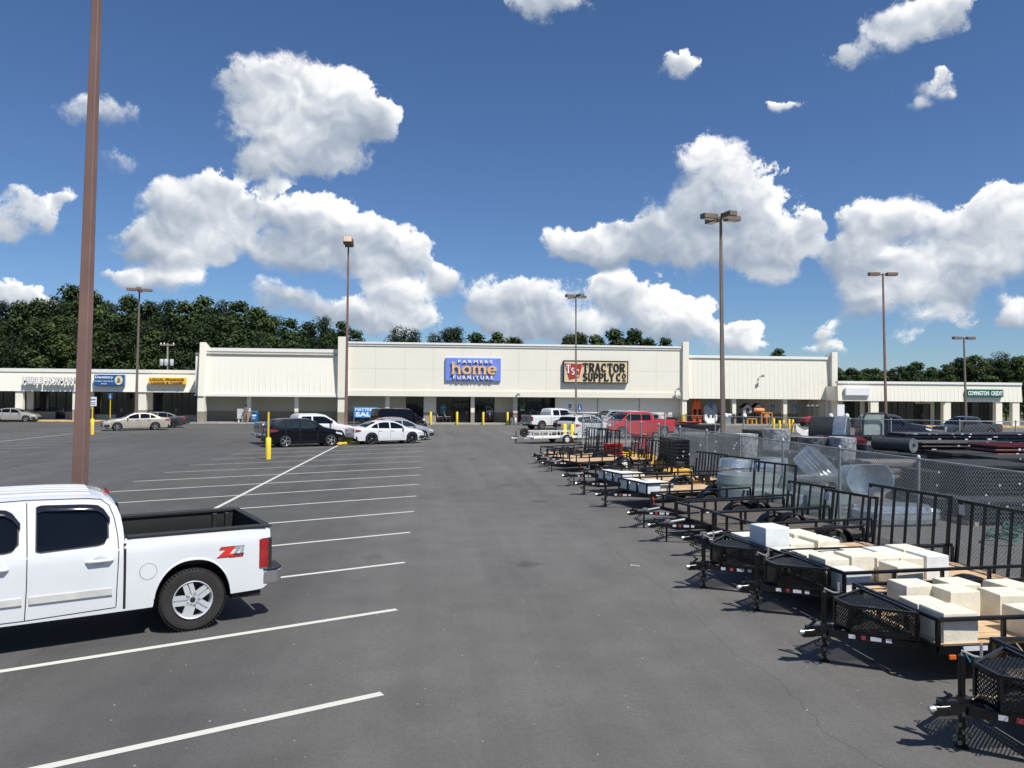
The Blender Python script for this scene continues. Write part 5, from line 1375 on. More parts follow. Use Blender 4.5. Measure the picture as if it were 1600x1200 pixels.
    # wheels and fenders
    wx = X0 + (X1-X0)*.60; R = .285
    for s in (-1, 1):
        wh = wheel(t, wx, s*(hw+.14), R, .17, s, .60, 8, m_rim_white, 24)
        q = MB(); rows = []
        for i in range(13):
            a = pi*i/12; rows.append([(wx+.37*cos(a)*1.12, s*(hw+.03), R+.36*sin(a)), (wx+.37*cos(a)*1.12, s*(hw+.245), R+.36*sin(a)), (wx+.37*cos(a)*1.12, s*(hw+.25), R+.36*sin(a)-.04)])
        q.grid(rows); q.build('fender', m, t, smooth=50)
    q = MB(); q.bar((wx, -hw-.05, R), (wx, hw+.05, R), .05, .05); q.build('axle', m_tblack, t)
    # jack
    if jack == 'up':
        q = MB(); q.tube((.33, .10, .03), (.33, .10, .80), .030, 10); q.lathe([(.001, .0), (.055, .0), (.055, .02), (.03, .03)], origin=(.33, .10, 0), n=10); q.cbox((.33, .06, fz), (.09, .1, .1)); q.build('jack', m_tblack, t, smooth=40)
        q = MB(); q.path([(.33, .10, .80), (.33, .10, .84), (.42, .06, .80), (.47, .04, .80)], .011, 6); q.tube((.47, .04, .80), (.47, .04, .92), .014, 6); q.build('crank', m_galvb, t, smooth=50)
    else:
        q = MB(); q.tube((.42, .10, fz-.02), (.95, .16, fz+.02), .03, 8); q.cbox((.5, .08, fz), (.1, .08, .1)); q.build('jack', m_galvb, t, smooth=40)
        q = MB(); q.tube((.42, 0, 0), (.42, 0, fz-.05), .022, 6); q.build('drop_leg', m_tblack, t)
    # safety chain
    for s in (-1, 1):
        q = MB(); pts = [Vector((.25+.14*sin(i*.9)*.5, s*.04, fz-.06-.022*i if i < 12 else .06)) for i in range(13)]
        for i in range(12):
            a = pts[i]; q.cbox(a, (.012, .03, .032) if i % 2 else (.03, .012, .032), rz=i*.7)
        q.build('safety_chain', m_chain, t)['kind'] = 'stuff'
    # stickers on the tongue, amber lamp, tags
    ang = atan2(hw-.065, X0+.05)
    for s in (-1, 1):
        for k, (xx, ll, mm_) in enumerate(((.50, .07, m_sticker), (.60, .05, m_redtape), (.71, .11, m_sticker), (.82, .06, m_sticker))):
            f_ = (xx-.30)/(X0+.05); y = s*(.035 + f_*(hw-.065))
            q = MB(); q.cbox((xx, y+s*.029, fz-.035), (ll, .004, .045), rz=s*ang); q.build('sticker', mm_, t)
    for s in (-1, 1):
        q = MB(); q.box(X0+.28, X0+.56, min(s*(hw+.026), s*(hw+.029)), max(s*(hw+.026), s*(hw+.029)), fz-.03, fz+.02); q.build('sticker', m_sticker, t)
        if lamp:
            q = MB(); q.box(X0+.10, X0+.18, min(s*(hw+.025), s*(hw+.05)), max(s*(hw+.025), s*(hw+.05)), fz-.11, fz-.06); q.build('marker_lamp', m_amber, t, bevel=.008)
    # ramp gate standing upright at the tail
    if gate_h:
        zt = dz + gate_h; lean = .10
        g_ = MB(); xg0, xg1 = X1+.04, X1+.04+lean
        g_.bar((xg0, -hw+.02, .2), (xg1, -hw+.02, zt), .045, .045, up=(1, 0, 0)); g_.bar((xg0, hw-.02, .2), (xg1, hw-.02, zt), .045, .045, up=(1, 0, 0))
        g_.bar((xg1, -hw-.002, zt), (xg1, hw+.002, zt), .048, .048); g_.bar((xg0, -hw+.04, .22), (xg0, hw-.04, .22), .04, .04)
        go = g_.build('ramp_gate', m if not galv else m_galv, t)
        for i in range(1, bars):
            y = -hw+.02 + (W-.04)*i/bars
            q = MB(); q.bar((xg0, y, .24), (xg1, y, zt-.024), .038, .03, up=(1, 0, 0)); q.build('gate_bar', m if not galv else m_galv, go)
        q = MB(); q.cbox((xg1-.05, hw-.10, zt-.13), (.004, .13, .16)); q.build('price_tag', m_tag, go)
    if basket:
        bz0, bz1 = fz+.02, fz+.30
        pts = [Vector((.50, -.16, 0)), Vector((X0-.06, -hw+.24, 0)), Vector((X0-.06, hw-.24, 0)), Vector((.50, .16, 0))]
        fr = MB(); la = MB()
        for i in range(4):
            a, b = pts[i], pts[(i+1) % 4]
            for z in (bz0, bz1): fr.bar(a + Vector((0, 0, z)), b + Vector((0, 0, z)), .032, .032)
            fr.bar(a + Vector((0, 0, bz0)), a + Vector((0, 0, bz1)), .034, .034)
            u = (b-a); l = u.length; u.normalize(); lattice(la, a + Vector((0, 0, bz0)), u, Vector((0, 0, 1)), l, bz1-bz0, .042, .007)
        lattice(la, Vector((.52, -.3, bz1)), Vector((1, 0, 0)), Vector((0, 1, 0)), X0-.6, .6, .042, .007)
        lattice(la, Vector((.52, -.3, bz0)), Vector((1, 0, 0)), Vector((0, 1, 0)), X0-.6, .6, .042, .007)
        bo = fr.build('tool_basket', m_tblack, t); tag(la.build('expanded_mesh', m_tblack, bo, fix=False), kind='stuff')
    if spare:
        w_ = wheel(t, .75, -.25, .29, .17, -1, .55, 8, m_rim_dark, 20); w_.location = (.72, -.30, .72); w_.name = 'spare_wheel'
    TR.append((t, X0, X1, hw, dz)); return t
def place(A, gx):  # rear point for trailers standing square to the aisle
    return A
T0 = trailer('nearest black utility trailer at the lower right corner, only its coupler, jack and basket visible', (1457, 1107), Vector((9.0, 6.05, 0)), W=1.60, basket=True, L=4.1)
T1 = trailer('second nearest black trailer, mesh basket and scattered cream blocks on its deck', (1253, 987), Vector((9.2, 8.55, 0)), W=1.55, basket=True, L=4.2)
T2 = trailer('third nearest black trailer, mesh basket and rows of packed cream blocks', (1155, 917), (1548, 793, 5), W=1.55, basket=True)
T3 = trailer('black trailer carrying a tall white cube and low cream blocks, fourth from the front', (1075, 885), (1408, 766, 9), W=1.85, basket=True)
T4 = trailer('empty black trailer just behind the one with the white cube', (1067, 840), (1320, 771, 11), W=1.5, jack='side', deck=m_deckd, bars=4)
T5 = trailer('empty black trailer with amber lamp, sixth from the front', (1014, 820), (1259, 757, 13), W=1.5, jack='side', deck=m_deckd, bars=4)
T6 = trailer('empty black trailer between the amber lamp trailer and the white boxed trailers', (982, 801), (1204, 724, 17), W=1.5, jack='side', deck=m_deckd, bars=4)
T7 = trailer('black trailer with white blocks at its front, nearer of two such trailers', (932, 772), (1154, 715, 15), W=1.55, bars=9)
T8 = trailer('black trailer with white blocks at its front, farther of two such trailers', (900, 755), (1107, 708, 15), W=1.7, bars=10)
T9 = trailer('empty black trailer beyond the two white boxed trailers', (880, 743), (1027, 689, 20), W=1.6, jack='side', deck=m_deckd, bars=6)
T10 = trailer('black trailer with pale wheel and pine deck, nearest of three tipped together', (848, 723), (1000, 683.5, 22), W=1.5, jack='side', bars=6)
T11 = trailer('black trailer with pine deck, middle of the three tipped together', (838, 717), (948, 671.7, 28), W=1.5, jack='side', bars=5)
T12 = trailer('black trailer with pine deck, farthest of the three tipped together', (832, 712), (930, 667, 32), W=1.5, jack='side', bars=8)
a = G(800, 683, .45)
T13 = trailer('white painted utility trailer with a spare wheel, farthest from the camera', (800, 684), Vector((a.x + 5.0, a.y + 2.2, 0)), W=1.7, white_=True, spare=True, gate_h=0, L=5.0, deck=m_white, rail_h=.36)
# galvanised ramp gate of the white trailer seen behind
p = G(910, 695); t = thing('mesh_gate', 'grey steel ramp gate standing behind the far trailers', 'gate', (p.x, p.y, 0), .35)
q = MB(); q.bar((0, 0, .2), (0, 0, 1.6), .05, .05); q.bar((1.5, 0, .2), (1.5, 0, 1.6), .05, .05); q.bar((0, 0, 1.6), (1.5, 0, 1.6), .05, .05); q.bar((0, 0, .2), (1.5, 0, .2), .05, .05); go = q.build('gate_frame', m_galv, t)
for i in range(1, 11):
    q = MB(); q.bar((1.5*i/11, 0, .22), (1.5*i/11, 0, 1.58), .03, .03); q.build('gate_bar', m_galv, go)
for s in (-1, 1):
    pass
q = MB(); q.box(.05, .1, -.5, .5, 0, .2); q.box(1.4, 1.45, -.5, .5, 0, .2); q.build('gate_foot', m_galv, t)

def block(tr, x, y, z, w, d, h, m, label, group, rz=0.0, lab=True):
    t, X0, X1, hw, dz = tr; p = Matrix.Translation(t.location) @ Matrix.Rotation(t.rotation_euler.z, 4, 'Z') @ Vector((x, y, dz + z))
    b = thing('wrapped_block', label, 'box', p, t.rotation_euler.z + rz, group)
    q = MB(); n = 4; rows = []
    # slightly puffed wrapped carton
    sk = (random.uniform(.93, 1.03), random.uniform(.93, 1.03)); h *= random.uniform(.84, .97); rz += 0
    def sq(zz, k): return [Vector((a*w/2*k*sk[0], c*d/2*k*sk[1], zz)) for a, c in ((-1, -1), (1, -1), (1, 1), (-1, 1))]
    L_ = [(0, .985), (h*.5, 1.0 + random.uniform(0, .012)), (h-.012, .992), (h, .96)]
    o = []
    for zz, k in L_: o.append(sq(zz, k))
    vs = [v for r in o for v in r]; fs = []
    for i in range(3):
        for j in range(4): fs.append((i*4+j, i*4+(j+1) % 4, (i+1)*4+(j+1) % 4, (i+1)*4+j))
    fs += [(3, 2, 1, 0), (12, 13, 14, 15)]
    q.add(vs, fs); q.build('wrapped_carton', m, b)
    if lab:
        q = MB(); a0 = random.uniform(0, 6)
        q.prism([(w*.30*cos(2*pi*i/14), d*.26*sin(2*pi*i/14)) for i in range(14)], h, h+.003, 'Z'); q.build('top_label', m_label, b)
    return b
S_ = .385
GR1, GR2, GR3 = 'cream blocks on the second nearest trailer', 'cream blocks packed on the third trailer', 'cream blocks around the white cube'
T = TR[1]
for (x, y, z, h, ww, lb, rz) in (
    (1.42, -.53, 0, .34, .42, 'large crinkled cream block at the near front corner of the second nearest trailer', .03),
    (1.50, -.02, 0, .30, .40, 'low cream block behind the crinkled corner block', -.05),
    (2.05, .20, 0, .36, .40, 'cream block in the middle of the second nearest trailer, left of the tall pair', .04),
    (1.72, .50, 0, .38, .40, 'cream block in the far front corner of the second nearest trailer', .0),
    (2.35, .54, 0, .38, .40, 'cream block along the far rail of the second nearest trailer', .05),
    (2.45, -.50, 0, .30, .38, 'short cream block with a bright side against the near rail', .02),
    (2.62, .06, 0, .38, .42, 'cream block with folded wrapping right of centre on the second nearest trailer', -.06),
    (3.00, .45, 0, .36, .40, 'cream block near the tail and far rail of the second nearest trailer', .1),
    (2.92, -.36, 0, .34, .40, 'cream block at the right picture edge on the second nearest trailer', -.03)):
    block(T, x, y, z, ww, .40, h, m_cream_box, lb, GR1, rz)
T = TR[2]; names_r = ['front', 'second', 'third', 'fourth', 'fifth']; names_c = ['near rail', 'middle', 'far rail']
for i in range(5):
    for j in range(3):
        if (i, j) in ((1, 0), (3, 0), (4, 0)): continue
        block(T, 1.38 + i*.405, -.50 + j*.47, 0, S_, .44, .36 + random.uniform(-.03, .03) - (.06 if j == 0 else 0), m_cream_box if (i+j) % 5 else m_white_box, 'cream block in the %s row by the %s of the third trailer' % (names_r[i], names_c[j]) if j != 1 else 'cream block in the %s row, centre of the third trailer' % names_r[i], GR2, random.uniform(-.04, .04))
T = TR[3]
block(T, 1.45, -.02, 0, .46, .46, .62, m_white_box, 'tall white cube standing highest of all blocks on the trailers', GR3, 0, lab=False)
for i in range(3):
    for j in range(3):
        if (i, j) == (0, 1): continue
        block(T, 1.43 + i*.47, -.62 + j*.58, 0, .44, .50, .31 + random.uniform(-.02, .03) - (.05 if j == 0 and i else 0), m_cream_box, 'low cream block, %s row %s, on the trailer with the white cube' % (names_r[i], ('near rail', 'middle', 'far rail')[j]), GR3, random.uniform(-.05, .05))
for k, nm in ((7, 'nearer'), (8, 'farther')):
    T = TR[k]
    for j in range(3):
        block(T, 1.35, -.52 + j*.5, 0, .40, .46, .30, m_white_box, 'white block, %s, at the front of the %s white boxed trailer' % (('near side', 'middle', 'far side')[j], nm), 'white blocks on the two boxed trailers', 0, lab=False)
    for j in range(2):
        block(T, 1.80, -.48 + j*.52, 0, .42, .46, .29, m_white_box if j else m_cream_box, 'block behind the %s front of the %s white boxed trailer' % (('near side', 'middle')[j], nm), 'white blocks on the two boxed trailers', 0, lab=False)
# loose straps over the side rails
def strap(tr, label, pts, m=m_strap):
    t, X0, X1, hw, dz = tr; Mx = Matrix.Translation(t.location) @ Matrix.Rotation(t.rotation_euler.z, 4, 'Z')
    q = MB(); q.path([Mx @ Vector(p) for p in pts], .007, 5); tag(q.build('strap', m, smooth=60), label, 'strap')
strap(TR[1], 'tan strap hanging from the rail of the second nearest trailer', [(2.02, -.80, .43), (2.06, -.84, .36), (2.12, -.90, .2), (2.18, -.98, .02), (2.25, -1.1, .01)])
strap(TR[1], 'short teal strap under the near front corner of the second nearest trailer', [(1.38, -.81, .42), (1.40, -.84, .34), (1.43, -.86, .27)], mat('teal_strap', (.03, .25, .28), .6))
strap(TR[0], 'tan strap lying on the coupler of the nearest trailer', [(.36, .0, .45), (.46, .05, .47), (.58, .03, .45), (.68, .08, .46)])
strap(TR[10], 'pale rope trailing from the farthest group of trailers to the asphalt', [(1.9, -.8, .42), (2.1, -1.1, .2), (2.4, -1.5, .01)])
strap(TR[7], 'orange tie hanging from the white boxed trailer', [(1.3, -.82, .36), (1.31, -.83, .25), (1.30, -.84, .17)], m_amber)
# ================================================================ trees
def leaf_mat(name, a, b):
    m = bpy.data.materials.new(name); m.use_nodes = True
    N, L = m.node_tree.nodes, m.node_tree.links; p = N['Principled BSDF']; p.inputs['Roughness'].default_value = .6; p.inputs['Specular IOR Level'].default_value = .25
    t = N.new('ShaderNodeTexCoord'); n = N.new('ShaderNodeTexNoise'); n.inputs['Scale'].default_value = .55; n.inputs['Detail'].default_value = 5; n.inputs['Roughness'].default_value = .7
    L.new(t.outputs['Object'], n.inputs['Vector'])
    oi = N.new('ShaderNodeObjectInfo'); ad = N.new('ShaderNodeMath'); ad.operation = 'MULTIPLY_ADD'; L.new(oi.outputs['Random'], ad.inputs[0]); ad.inputs[1].default_value = .28; L.new(n.outputs['Fac'], ad.inputs[2])
    r = N.new('ShaderNodeValToRGB'); r.color_ramp.elements[0].position = .42; r.color_ramp.elements[0].color = (*a, 1); r.color_ramp.elements[1].position = .82; r.color_ramp.elements[1].color = (*b, 1)
    L.new(ad.outputs[0], r.inputs[0]); L.new(r.outputs[0], p.inputs['Base Color'])
    tr = N.new('ShaderNodeBsdfTranslucent'); L.new(r.outputs[0], tr.inputs[0]); mx = N.new('ShaderNodeMixShader'); mx.inputs[0].default_value = .2
    L.new(p.outputs[0], mx.inputs[1]); L.new(tr.outputs[0], mx.inputs[2]); L.new(mx.outputs[0], N['Material Output'].inputs[0]); return m
m_leaf = leaf_mat('hardwood_leaves', (.014, .030, .010), (.070, .105, .030))
m_leaf2 = leaf_mat('pine_needles', (.012, .027, .012), (.045, .072, .026))
m_bark = mat('bark', (.11, .09, .07), .9, var=.2, scale=2)
def tree_meshes(seed, kind, H=20.0):
    rnd = random.Random(seed); leaf, wood = [], MB(); faces = []
    n_l = 0
    if kind == 'bare':
        clumps = []
    lobes = []
    R = H * (.26 if kind != 'pine' else .19)
    base = H * .16
    nl = 34 if kind == 'broad' else 30
    for i in range(nl):
        f = rnd.random()
        z = base + (H - base) * (.08 + .90 * f)
        prof = (sin(pi * min(1, (f*.80 + .22)))) ** .7 if kind == 'broad' else (1.0 - .55*f) * (.55 + .6*rnd.random())
        a = rnd.uniform(0, 2*pi); rr = R * prof * rnd.uniform(.35, 1.0)
        r = H * rnd.uniform(.065, .115) * (1.15 - .42*f)
        lobes.append((Vector((rr*cos(a), rr*sin(a), z)), r))
    for j in range(9): lobes.append((Vector((rnd.uniform(-.45, .45)*R*(1-.09*j), rnd.uniform(-.45, .45)*R*(1-.09*j), H*(.70+.034*j))), H*(.075-.004*j)))
    wood.tube((0, 0, 0), (rnd.uniform(-.3, .3), rnd.uniform(-.3, .3), H*.9), H*.016, 7, r1=H*.004)
    for c, r in lobes:
        wood.tube((0, 0, c.z*.72), tuple(c), H*.004, 4, r1=H*.0015, cap=False)
    vs, fs = [], []
    for c, r in lobes:
        n = int(150 * (r/(H*.08))**2)
        for k in range(n):
            d = Vector((rnd.gauss(0, 1), rnd.gauss(0, 1), rnd.gauss(0, 1))).normalized()
            q = c + Vector((d.x*r*1.15, d.y*r*1.15, d.z*r*.85)) * (rnd.random() ** .38)
            nrm = (d*.8 + Vector((0, 0, .7)) + Vector((rnd.uniform(-.8, .8), rnd.uniform(-.8, .8), rnd.uniform(-.8, .8)))).normalized()
            u = nrm.orthogonal().normalized(); w = nrm.cross(u); an = rnd.uniform(0, pi); u, w = u*cos(an)+w*sin(an), w*cos(an)-u*sin(an)
            s = rnd.uniform(.20, .42) * (H/20)
            if kind == 'pine': e = (s*.30, s*1.15)
            else: e = (s*.8, s*.9)
            o = len(vs); vs += [q-u*e[0], q-w*e[1]*.7, q+u*e[0], q+w*e[1]]; fs.append((o, o+1, o+2, o+3))
    me = bpy.data.meshes.new('crown'); me.from_pydata([tuple(v) for v in vs], [], fs); me.materials.append(m_leaf if kind == 'broad' else m_leaf2)
    return me, wood.mesh('trunk', m_bark, smooth=50, fix=False)
TREES = {}
for k in range(5): TREES['broad', k] = tree_meshes(10+k, 'broad')
for k in range(4): TREES['pine', k] = tree_meshes(40+k, 'pine')
def tree(label, px, dist, top, kind, k, group, sx=1.0):
    a = ray(px, 600); a = Vector((a.x, a.y, 0)).normalized()
    cosang = a.dot(Vector((fwd.x, fwd.y, 0)).normalized()); r_ = dist / cosang
    x, y = a.x*r_, a.y*r_
    h = CAM_H + ray(px, top).z / sqrt(ray(px, top).x**2 + ray(px, top).y**2) * r_
    t = thing(kind + '_tree' if kind == 'pine' else 'broadleaf_tree', label, 'tree', (x, y, 0), random.uniform(0, 6.3), group)
    s = h / 20.6; t.scale = (s*sx, s*sx, s)
    cm, tm = TREES[kind, k]
    for nm, me in (('crown', cm), ('trunk', tm)):
        o = bpy.data.objects.new(nm, me); C.objects.link(o); o.parent = t
    return t
rt = random.Random(5)
sky_left = [(-60, 470), (0, 466), (30, 470), (58, 468), (80, 452), (110, 442), (140, 452), (168, 468), (200, 460), (232, 468), (262, 466), (288, 468), (318, 462), (345, 462), (372, 470), (400, 476), (425, 490), (452, 494), (480, 498), (508, 488), (532, 498)]
GL = 'trees of the wood behind the left shops'
LM = [(-60, 'the left picture edge'), (10, 'the parked beige silver sedan'), (50, 'the start of the white shop lettering'), (92, 'the end of the white shop lettering'), (132, 'the tall foreground pole'), (170, 'the dentist sign'), (213, 'the four headed light pole'), (261, 'the utility pole'), (288, 'the yellow loan office sign'), (316, 'the left pilaster'), (350, 'the left third of the ribbed wing'), (386, 'the standing person'), (424, 'the middle of the ribbed wing'), (462, 'the blank wing second pillar'), (500, 'the right end of the ribbed wing'), (545, 'the brown floodlight pole')]
USED = {}
def whereabouts(px):
    lx, nm = min(LM, key=lambda q: abs(q[0]-px))
    side = 'straight above' if abs(px-lx) < 7 else ('just left of' if px < lx else 'just right of')
    return side + ' ' + nm
for i, (px, top) in enumerate(sky_left):
    tree('tall skyline tree %s' % whereabouts(px), px, 128 + rt.uniform(-4, 6), top + rt.uniform(-2, 3), 'pine' if i % 3 == 1 else 'broad', rt.randrange(4), GL, rt.uniform(.9, 1.15))
for i in range(20):
    px = -70 + i*31.5 + rt.uniform(-8, 8)
    tree('lower front tree of the wood %s' % whereabouts(px), px, 116 + rt.uniform(-3, 3), interp(sky_left, px) + rt.uniform(22, 48), 'broad' if i % 3 else 'pine', rt.randrange(4), GL + ', front row', rt.uniform(1.0, 1.3))
for i in range(14):
    px = -70 + i*44 + rt.uniform(-10, 10)
    tree('deep backing tree of the wood %s' % whereabouts(px), px, 140, interp(sky_left, px) + rt.uniform(14, 30), 'broad', rt.randrange(4), GL + ', deep row', 1.3)
for px, top, kd, lb in ((556, 518, 'broad', 'thin low treetop just right of the brown floodlight pole'), (615, 512, 'pine', 'pointed treetop above the roof, first right of the floodlight pole'), (630, 522, 'pine', 'short treetop beside the first pointed treetop'), (650, 515, 'pine', 'pointed treetop above the roof, left of the blue sign'), (675, 521, 'pine', 'low rounded treetop left of the tallest roofline tree'), (700, 513, 'pine', 'left half of the tallest tree group above the blue sign'), (715, 508, 'pine', 'tallest pointed treetop above the blue sign'), (742, 520, 'broad', 'treetop right of the tallest pointed one'), (776, 520, 'broad', 'broad low treetop between the two store signs'), (803, 527, 'broad', 'last low treetop before the gap over the tall facade'),
                    (890, 526, 'broad', 'low treetop left of the slim light pole'), (905, 523, 'broad', 'rounded treetop right beside the slim light pole'), (932, 524, 'broad', 'treetop above the farm supply sign, left part'), (958, 514, 'broad', 'highest treetop above the farm supply sign'), (990, 517, 'broad', 'round treetop right of the highest one over the farm sign'), (1012, 531, 'broad', 'small treetop at the right of the round one'), (1040, 530, 'broad', 'small isolated treetop near the right pilaster of the tall facade'), (1217, 546, 'broad', 'tiny treetop peeping over the right ribbed wing')):
    tree(lb, px, 150, top - 3, kd, rt.randrange(4), None, 1.15)
sky_right = [(1305, 568), (1330, 572), (1356, 570), (1382, 572), (1410, 566), (1432, 561), (1456, 571), (1478, 566), (1500, 556), (1524, 553), (1548, 558), (1572, 549), (1592, 553), (1615, 563), (1640, 560)]
LR = [(1305, 'the right pilaster'), (1341, 'the blank white sign'), (1383, 'the dark two headed light pole'), (1422, 'the first dark shopfront'), (1458, 'the middle of the right strip'), (1508, 'the shorter light pole'), (1540, 'the green credit sign'), (1572, 'the pillar before the strip end'), (1596, 'the end of the right strip'), (1640, 'the right picture edge')]
def whr(px):
    lx, nm = min(LR, key=lambda q: abs(q[0]-px))
    return ('straight above ' if abs(px-lx) < 6 else ('just left of ' if px < lx else 'just right of ')) + nm
for i, (px, top) in enumerate(sky_right):
    tree('skyline tree of the low right wood %s' % whr(px), px, 165 + rt.uniform(-4, 4), top + rt.uniform(0, 5), 'pine' if i in (10, 11) else 'broad', rt.randrange(4), 'trees behind the right shop strip', 1.5)
for i in range(12):
    px = 1312 + i*28; tree('front tree of the right wood %s' % whr(px), px, 150, interp(sky_right, px) + rt.uniform(4, 10), 'broad', rt.randrange(4), 'front trees behind the right shop strip', 1.25)
for i, px in enumerate((1670, 1720, 1780, 1850, 1930, 2020)):
    tree('tree of the right wood beyond the picture edge, %s' % ('first', 'second', 'third', 'fourth', 'fifth', 'sixth')[i], px, 140, 556 - i*4, 'broad', i % 4, 'trees behind the right shop strip', 1.6)
for px, d, lb in ((1600, 118, 'green tree at the right picture edge beyond the end of the shop strip'), (1572, 112, 'bushy tree seen between the last two pillars of the right strip')):
    tree(lb, px, d, 600, 'broad', 1, None, 1.6)
# utility pole with transformers
p = G(261, 640); p = Vector((ray(261, 600).x, ray(261, 600).y, 0)).normalized() * 118
pu = thing('utility_pole', 'wooden utility pole with three grey transformers behind the loan office', 'utility pole', p)
hz = CAM_H + 118 * ray(261, 536).z / sqrt(ray(261, 536).x**2 + ray(261, 536).y**2)
q = MB(); q.tube((0, 0, 0), (0, 0, hz), .17, 8, r1=.12); q.build('pole', mat('weathered_wood', (.30, .26, .21), .9), pu, smooth=50)
q = MB(); q.box(-1.0, 1.0, -.2, -.1, hz-.35, hz-.23); q.build('crossarm', MATS['weathered_wood'], pu)
for x in (-.85, .85, -.4):
    q = MB(); q.lathe([(.001, .28), (.05, .24), (.09, .12), (.05, 0)], origin=(x, -.15, hz-.23), n=8); q.build('insulator', m_lwhite, pu)
for x in (-.55, .45, .0):
    q = MB(); q.lathe([(.001, .95), (.26, .92), (.28, .85), (.28, .05), (.24, 0), (.001, 0)], origin=(x*1.35, -.5 if x == 0 else -.1, hz-3.2), n=12); q.build('transformer', mat('transformer_grey', (.50, .53, .54), .5), pu, smooth=40)
for z0, z1, x in ((-.2, -2.2, .6), (-.2, -2.2, -.6), (-3.0, -6, .25)):
    q = MB(); q.tube((x, -.15, hz+z0), (x*.8, -.1, hz+z1), .02, 4); q.build('wire', m_frame, pu)
# ================================================================ stock in the fenced yard
m_kennel = mat('dark_panel_steel', (.014, .016, .017), .5, var=.2, scale=3)
m_wrap = mat('shrink_wrap', (.42, .45, .48), .14, var=.35, scale=7, metal=.35, bump=1.0, bscale=9)
m_wrapd = mat('shrink_wrap_dark', (.10, .11, .12), .16, var=.5, scale=6, metal=.2, bump=1.0, bscale=9)
m_tank = mat('galvanised_tank', (.50, .54, .56), .30, metal=.75, var=.14, scale=4, dirt=.1)
m_tankg = mat('grey_green_tank', (.17, .205, .205), .42, metal=.4, var=.1)
m_pallet = mat('pallet_wood', (.40, .33, .24), .9, var=.18, scale=4)
m_bale = mat('grey_brown_stock', (.15, .135, .12), .85, var=.25, scale=5, bump=.4)
m_tubeb = mat('navy_gate_tube', (.008, .010, .024), .28, var=.2)
m_tuber = mat('dark_red_gate_tube', (.075, .006, .008), .35, var=.2)
m_tubek = mat('black_gate_tube', (.006, .006, .008), .30)
m_greenw = mat('green_wire', (.012, .10, .065), .5, var=.2)
m_roll = mat('wire_roll', (.055, .062, .065), .55, metal=.3, var=.2, scale=12, bump=.8, bscale=60)
m_dyel = mat('implement_yellow', (.72, .40, .06), .5, var=.12)
m_redp = mat('red_plastic', (.36, .012, .012), .4, var=.08)
m_orange_k = mat('kayak_orange', (.75, .13, .015), .4, var=.12, scale=2)
m_blackt = mat('black_trough', (.010, .010, .011), .45)
def at_ground(px, py): p = G(px, py); return Vector((p.x, p.y, 0))
def stack_panels(name, label, cat, px0, px1, py, h, depth, n, m, rz=0.0, group=None, posts=True, tagm=None):
    a, b = at_ground(px0, py), at_ground(px1, py); c = (a+b)/2; d = b-a; L_ = d.length; rz = atan2(d.y, d.x)
    t = thing(name, label, cat, c, rz, group)
    for i in range(n):
        z = .10 + (h-.10)*i/n; th = (h-.1)/n*.62; jx = random.uniform(-.02, .02)
        q = MB()
        q.box(-L_/2+jx, L_/2+jx, 0, .045, z, z+th); q.box(-L_/2+jx, L_/2+jx, depth-.045, depth, z, z+th)
        for k in range(5): x = -L_/2 + L_*k/4; q.box(x-.02 if k else x, x+.02, .046, depth-.046, z+.002, z+th-.002)
        q.build('panel_frame', m, t)
    q = MB(); q.box(-L_/2+.03, L_/2-.03, .05, depth-.05, .10, h-.04); q.build('panel_mesh', MATS['dark_interior'], t)
    q = MB()
    for k in range(3): x = -L_/2 + .05 + (L_-.2)*k/2; q.box(x, x+.1, 0, depth, 0, .095)
    q.build('pallet_base', m_pallet, t)
    if tagm:
        for i in range(4):
            q = MB(); x = -L_/2 + L_*random.uniform(.1, .9); z = h*random.uniform(.3, .95); q.box(x, x+.05, -.012, -.003, z, z+.05); q.build('tag', tagm, t)
    return t
GP = 'stacks of dark panels behind the light pole block'
stack_panels('panel_stack', 'dark stack of wire panels at the left end of the yard, above the yellow implements', 'stock stack', 1052, 1086, 744, 1.45, 2.2, 10, m_kennel, group=GP, tagm=m_white)
stack_panels('panel_stack', 'dark stack of wire panels directly left of the yellow lamp block', 'stock stack', 1089, 1122, 744, 1.55, 2.2, 10, m_kennel, group=GP, tagm=m_white)
stack_panels('panel_stack', 'dark stack of wire panels directly right of the yellow lamp block', 'stock stack', 1132, 1160, 742, 1.55, 2.2, 10, m_kennel, group=GP, tagm=m_white)
stack_panels('panel_stack', 'dark stack of wire panels behind the two shrink wrapped pallets', 'stock stack', 1185, 1222, 728, 1.6, 2.0, 10, m_kennel, group=GP)
def wrapped_pallet(label, px0, px1, py, h, taper=.12, m=None, group='shrink wrapped pallets in the yard'):
    a, b = at_ground(px0, py), at_ground(px1, py); L_ = (b-a).length; d = b-a
    t = thing('wrapped_pallet', label, 'pallet', (a+b)/2, atan2(d.y, d.x), group); rnd = random.Random(px0)
    rows = []; n = 26
    for j in range(11):
        z = .14 + (h-.14)*j/10; k = 1 - taper*(1-j/10); r = []
        for i in range(n):
            an = 2*pi*i/n; c, s = cos(an), sin(an); e = .45
            x = abs(c)**e*(1 if c > 0 else -1)*L_/2*k; y = abs(s)**e*(1 if s > 0 else -1)*.55*k
            w = 1 + rnd.uniform(-.025, .025); r.append((x*w, y*w+.55, z + rnd.uniform(-.015, .015)))
        rows.append(r + [r[0]])
    q = MB(); q.grid(rows); q.add([rows[-1][i] for i in range(n)], [tuple(range(n))]); q.build('wrapped_load', m or m_wrap, t, smooth=25)
    q = MB(); q.box(-L_/2*.9, L_/2*.9, .0, 1.1, .09, .12)
    for k in range(3): y = k*.5; q.box(-L_/2*.88, L_/2*.88, y, y+.09, 0, .089)
    q.build('pallet_base', m_pallet, t)
    return t
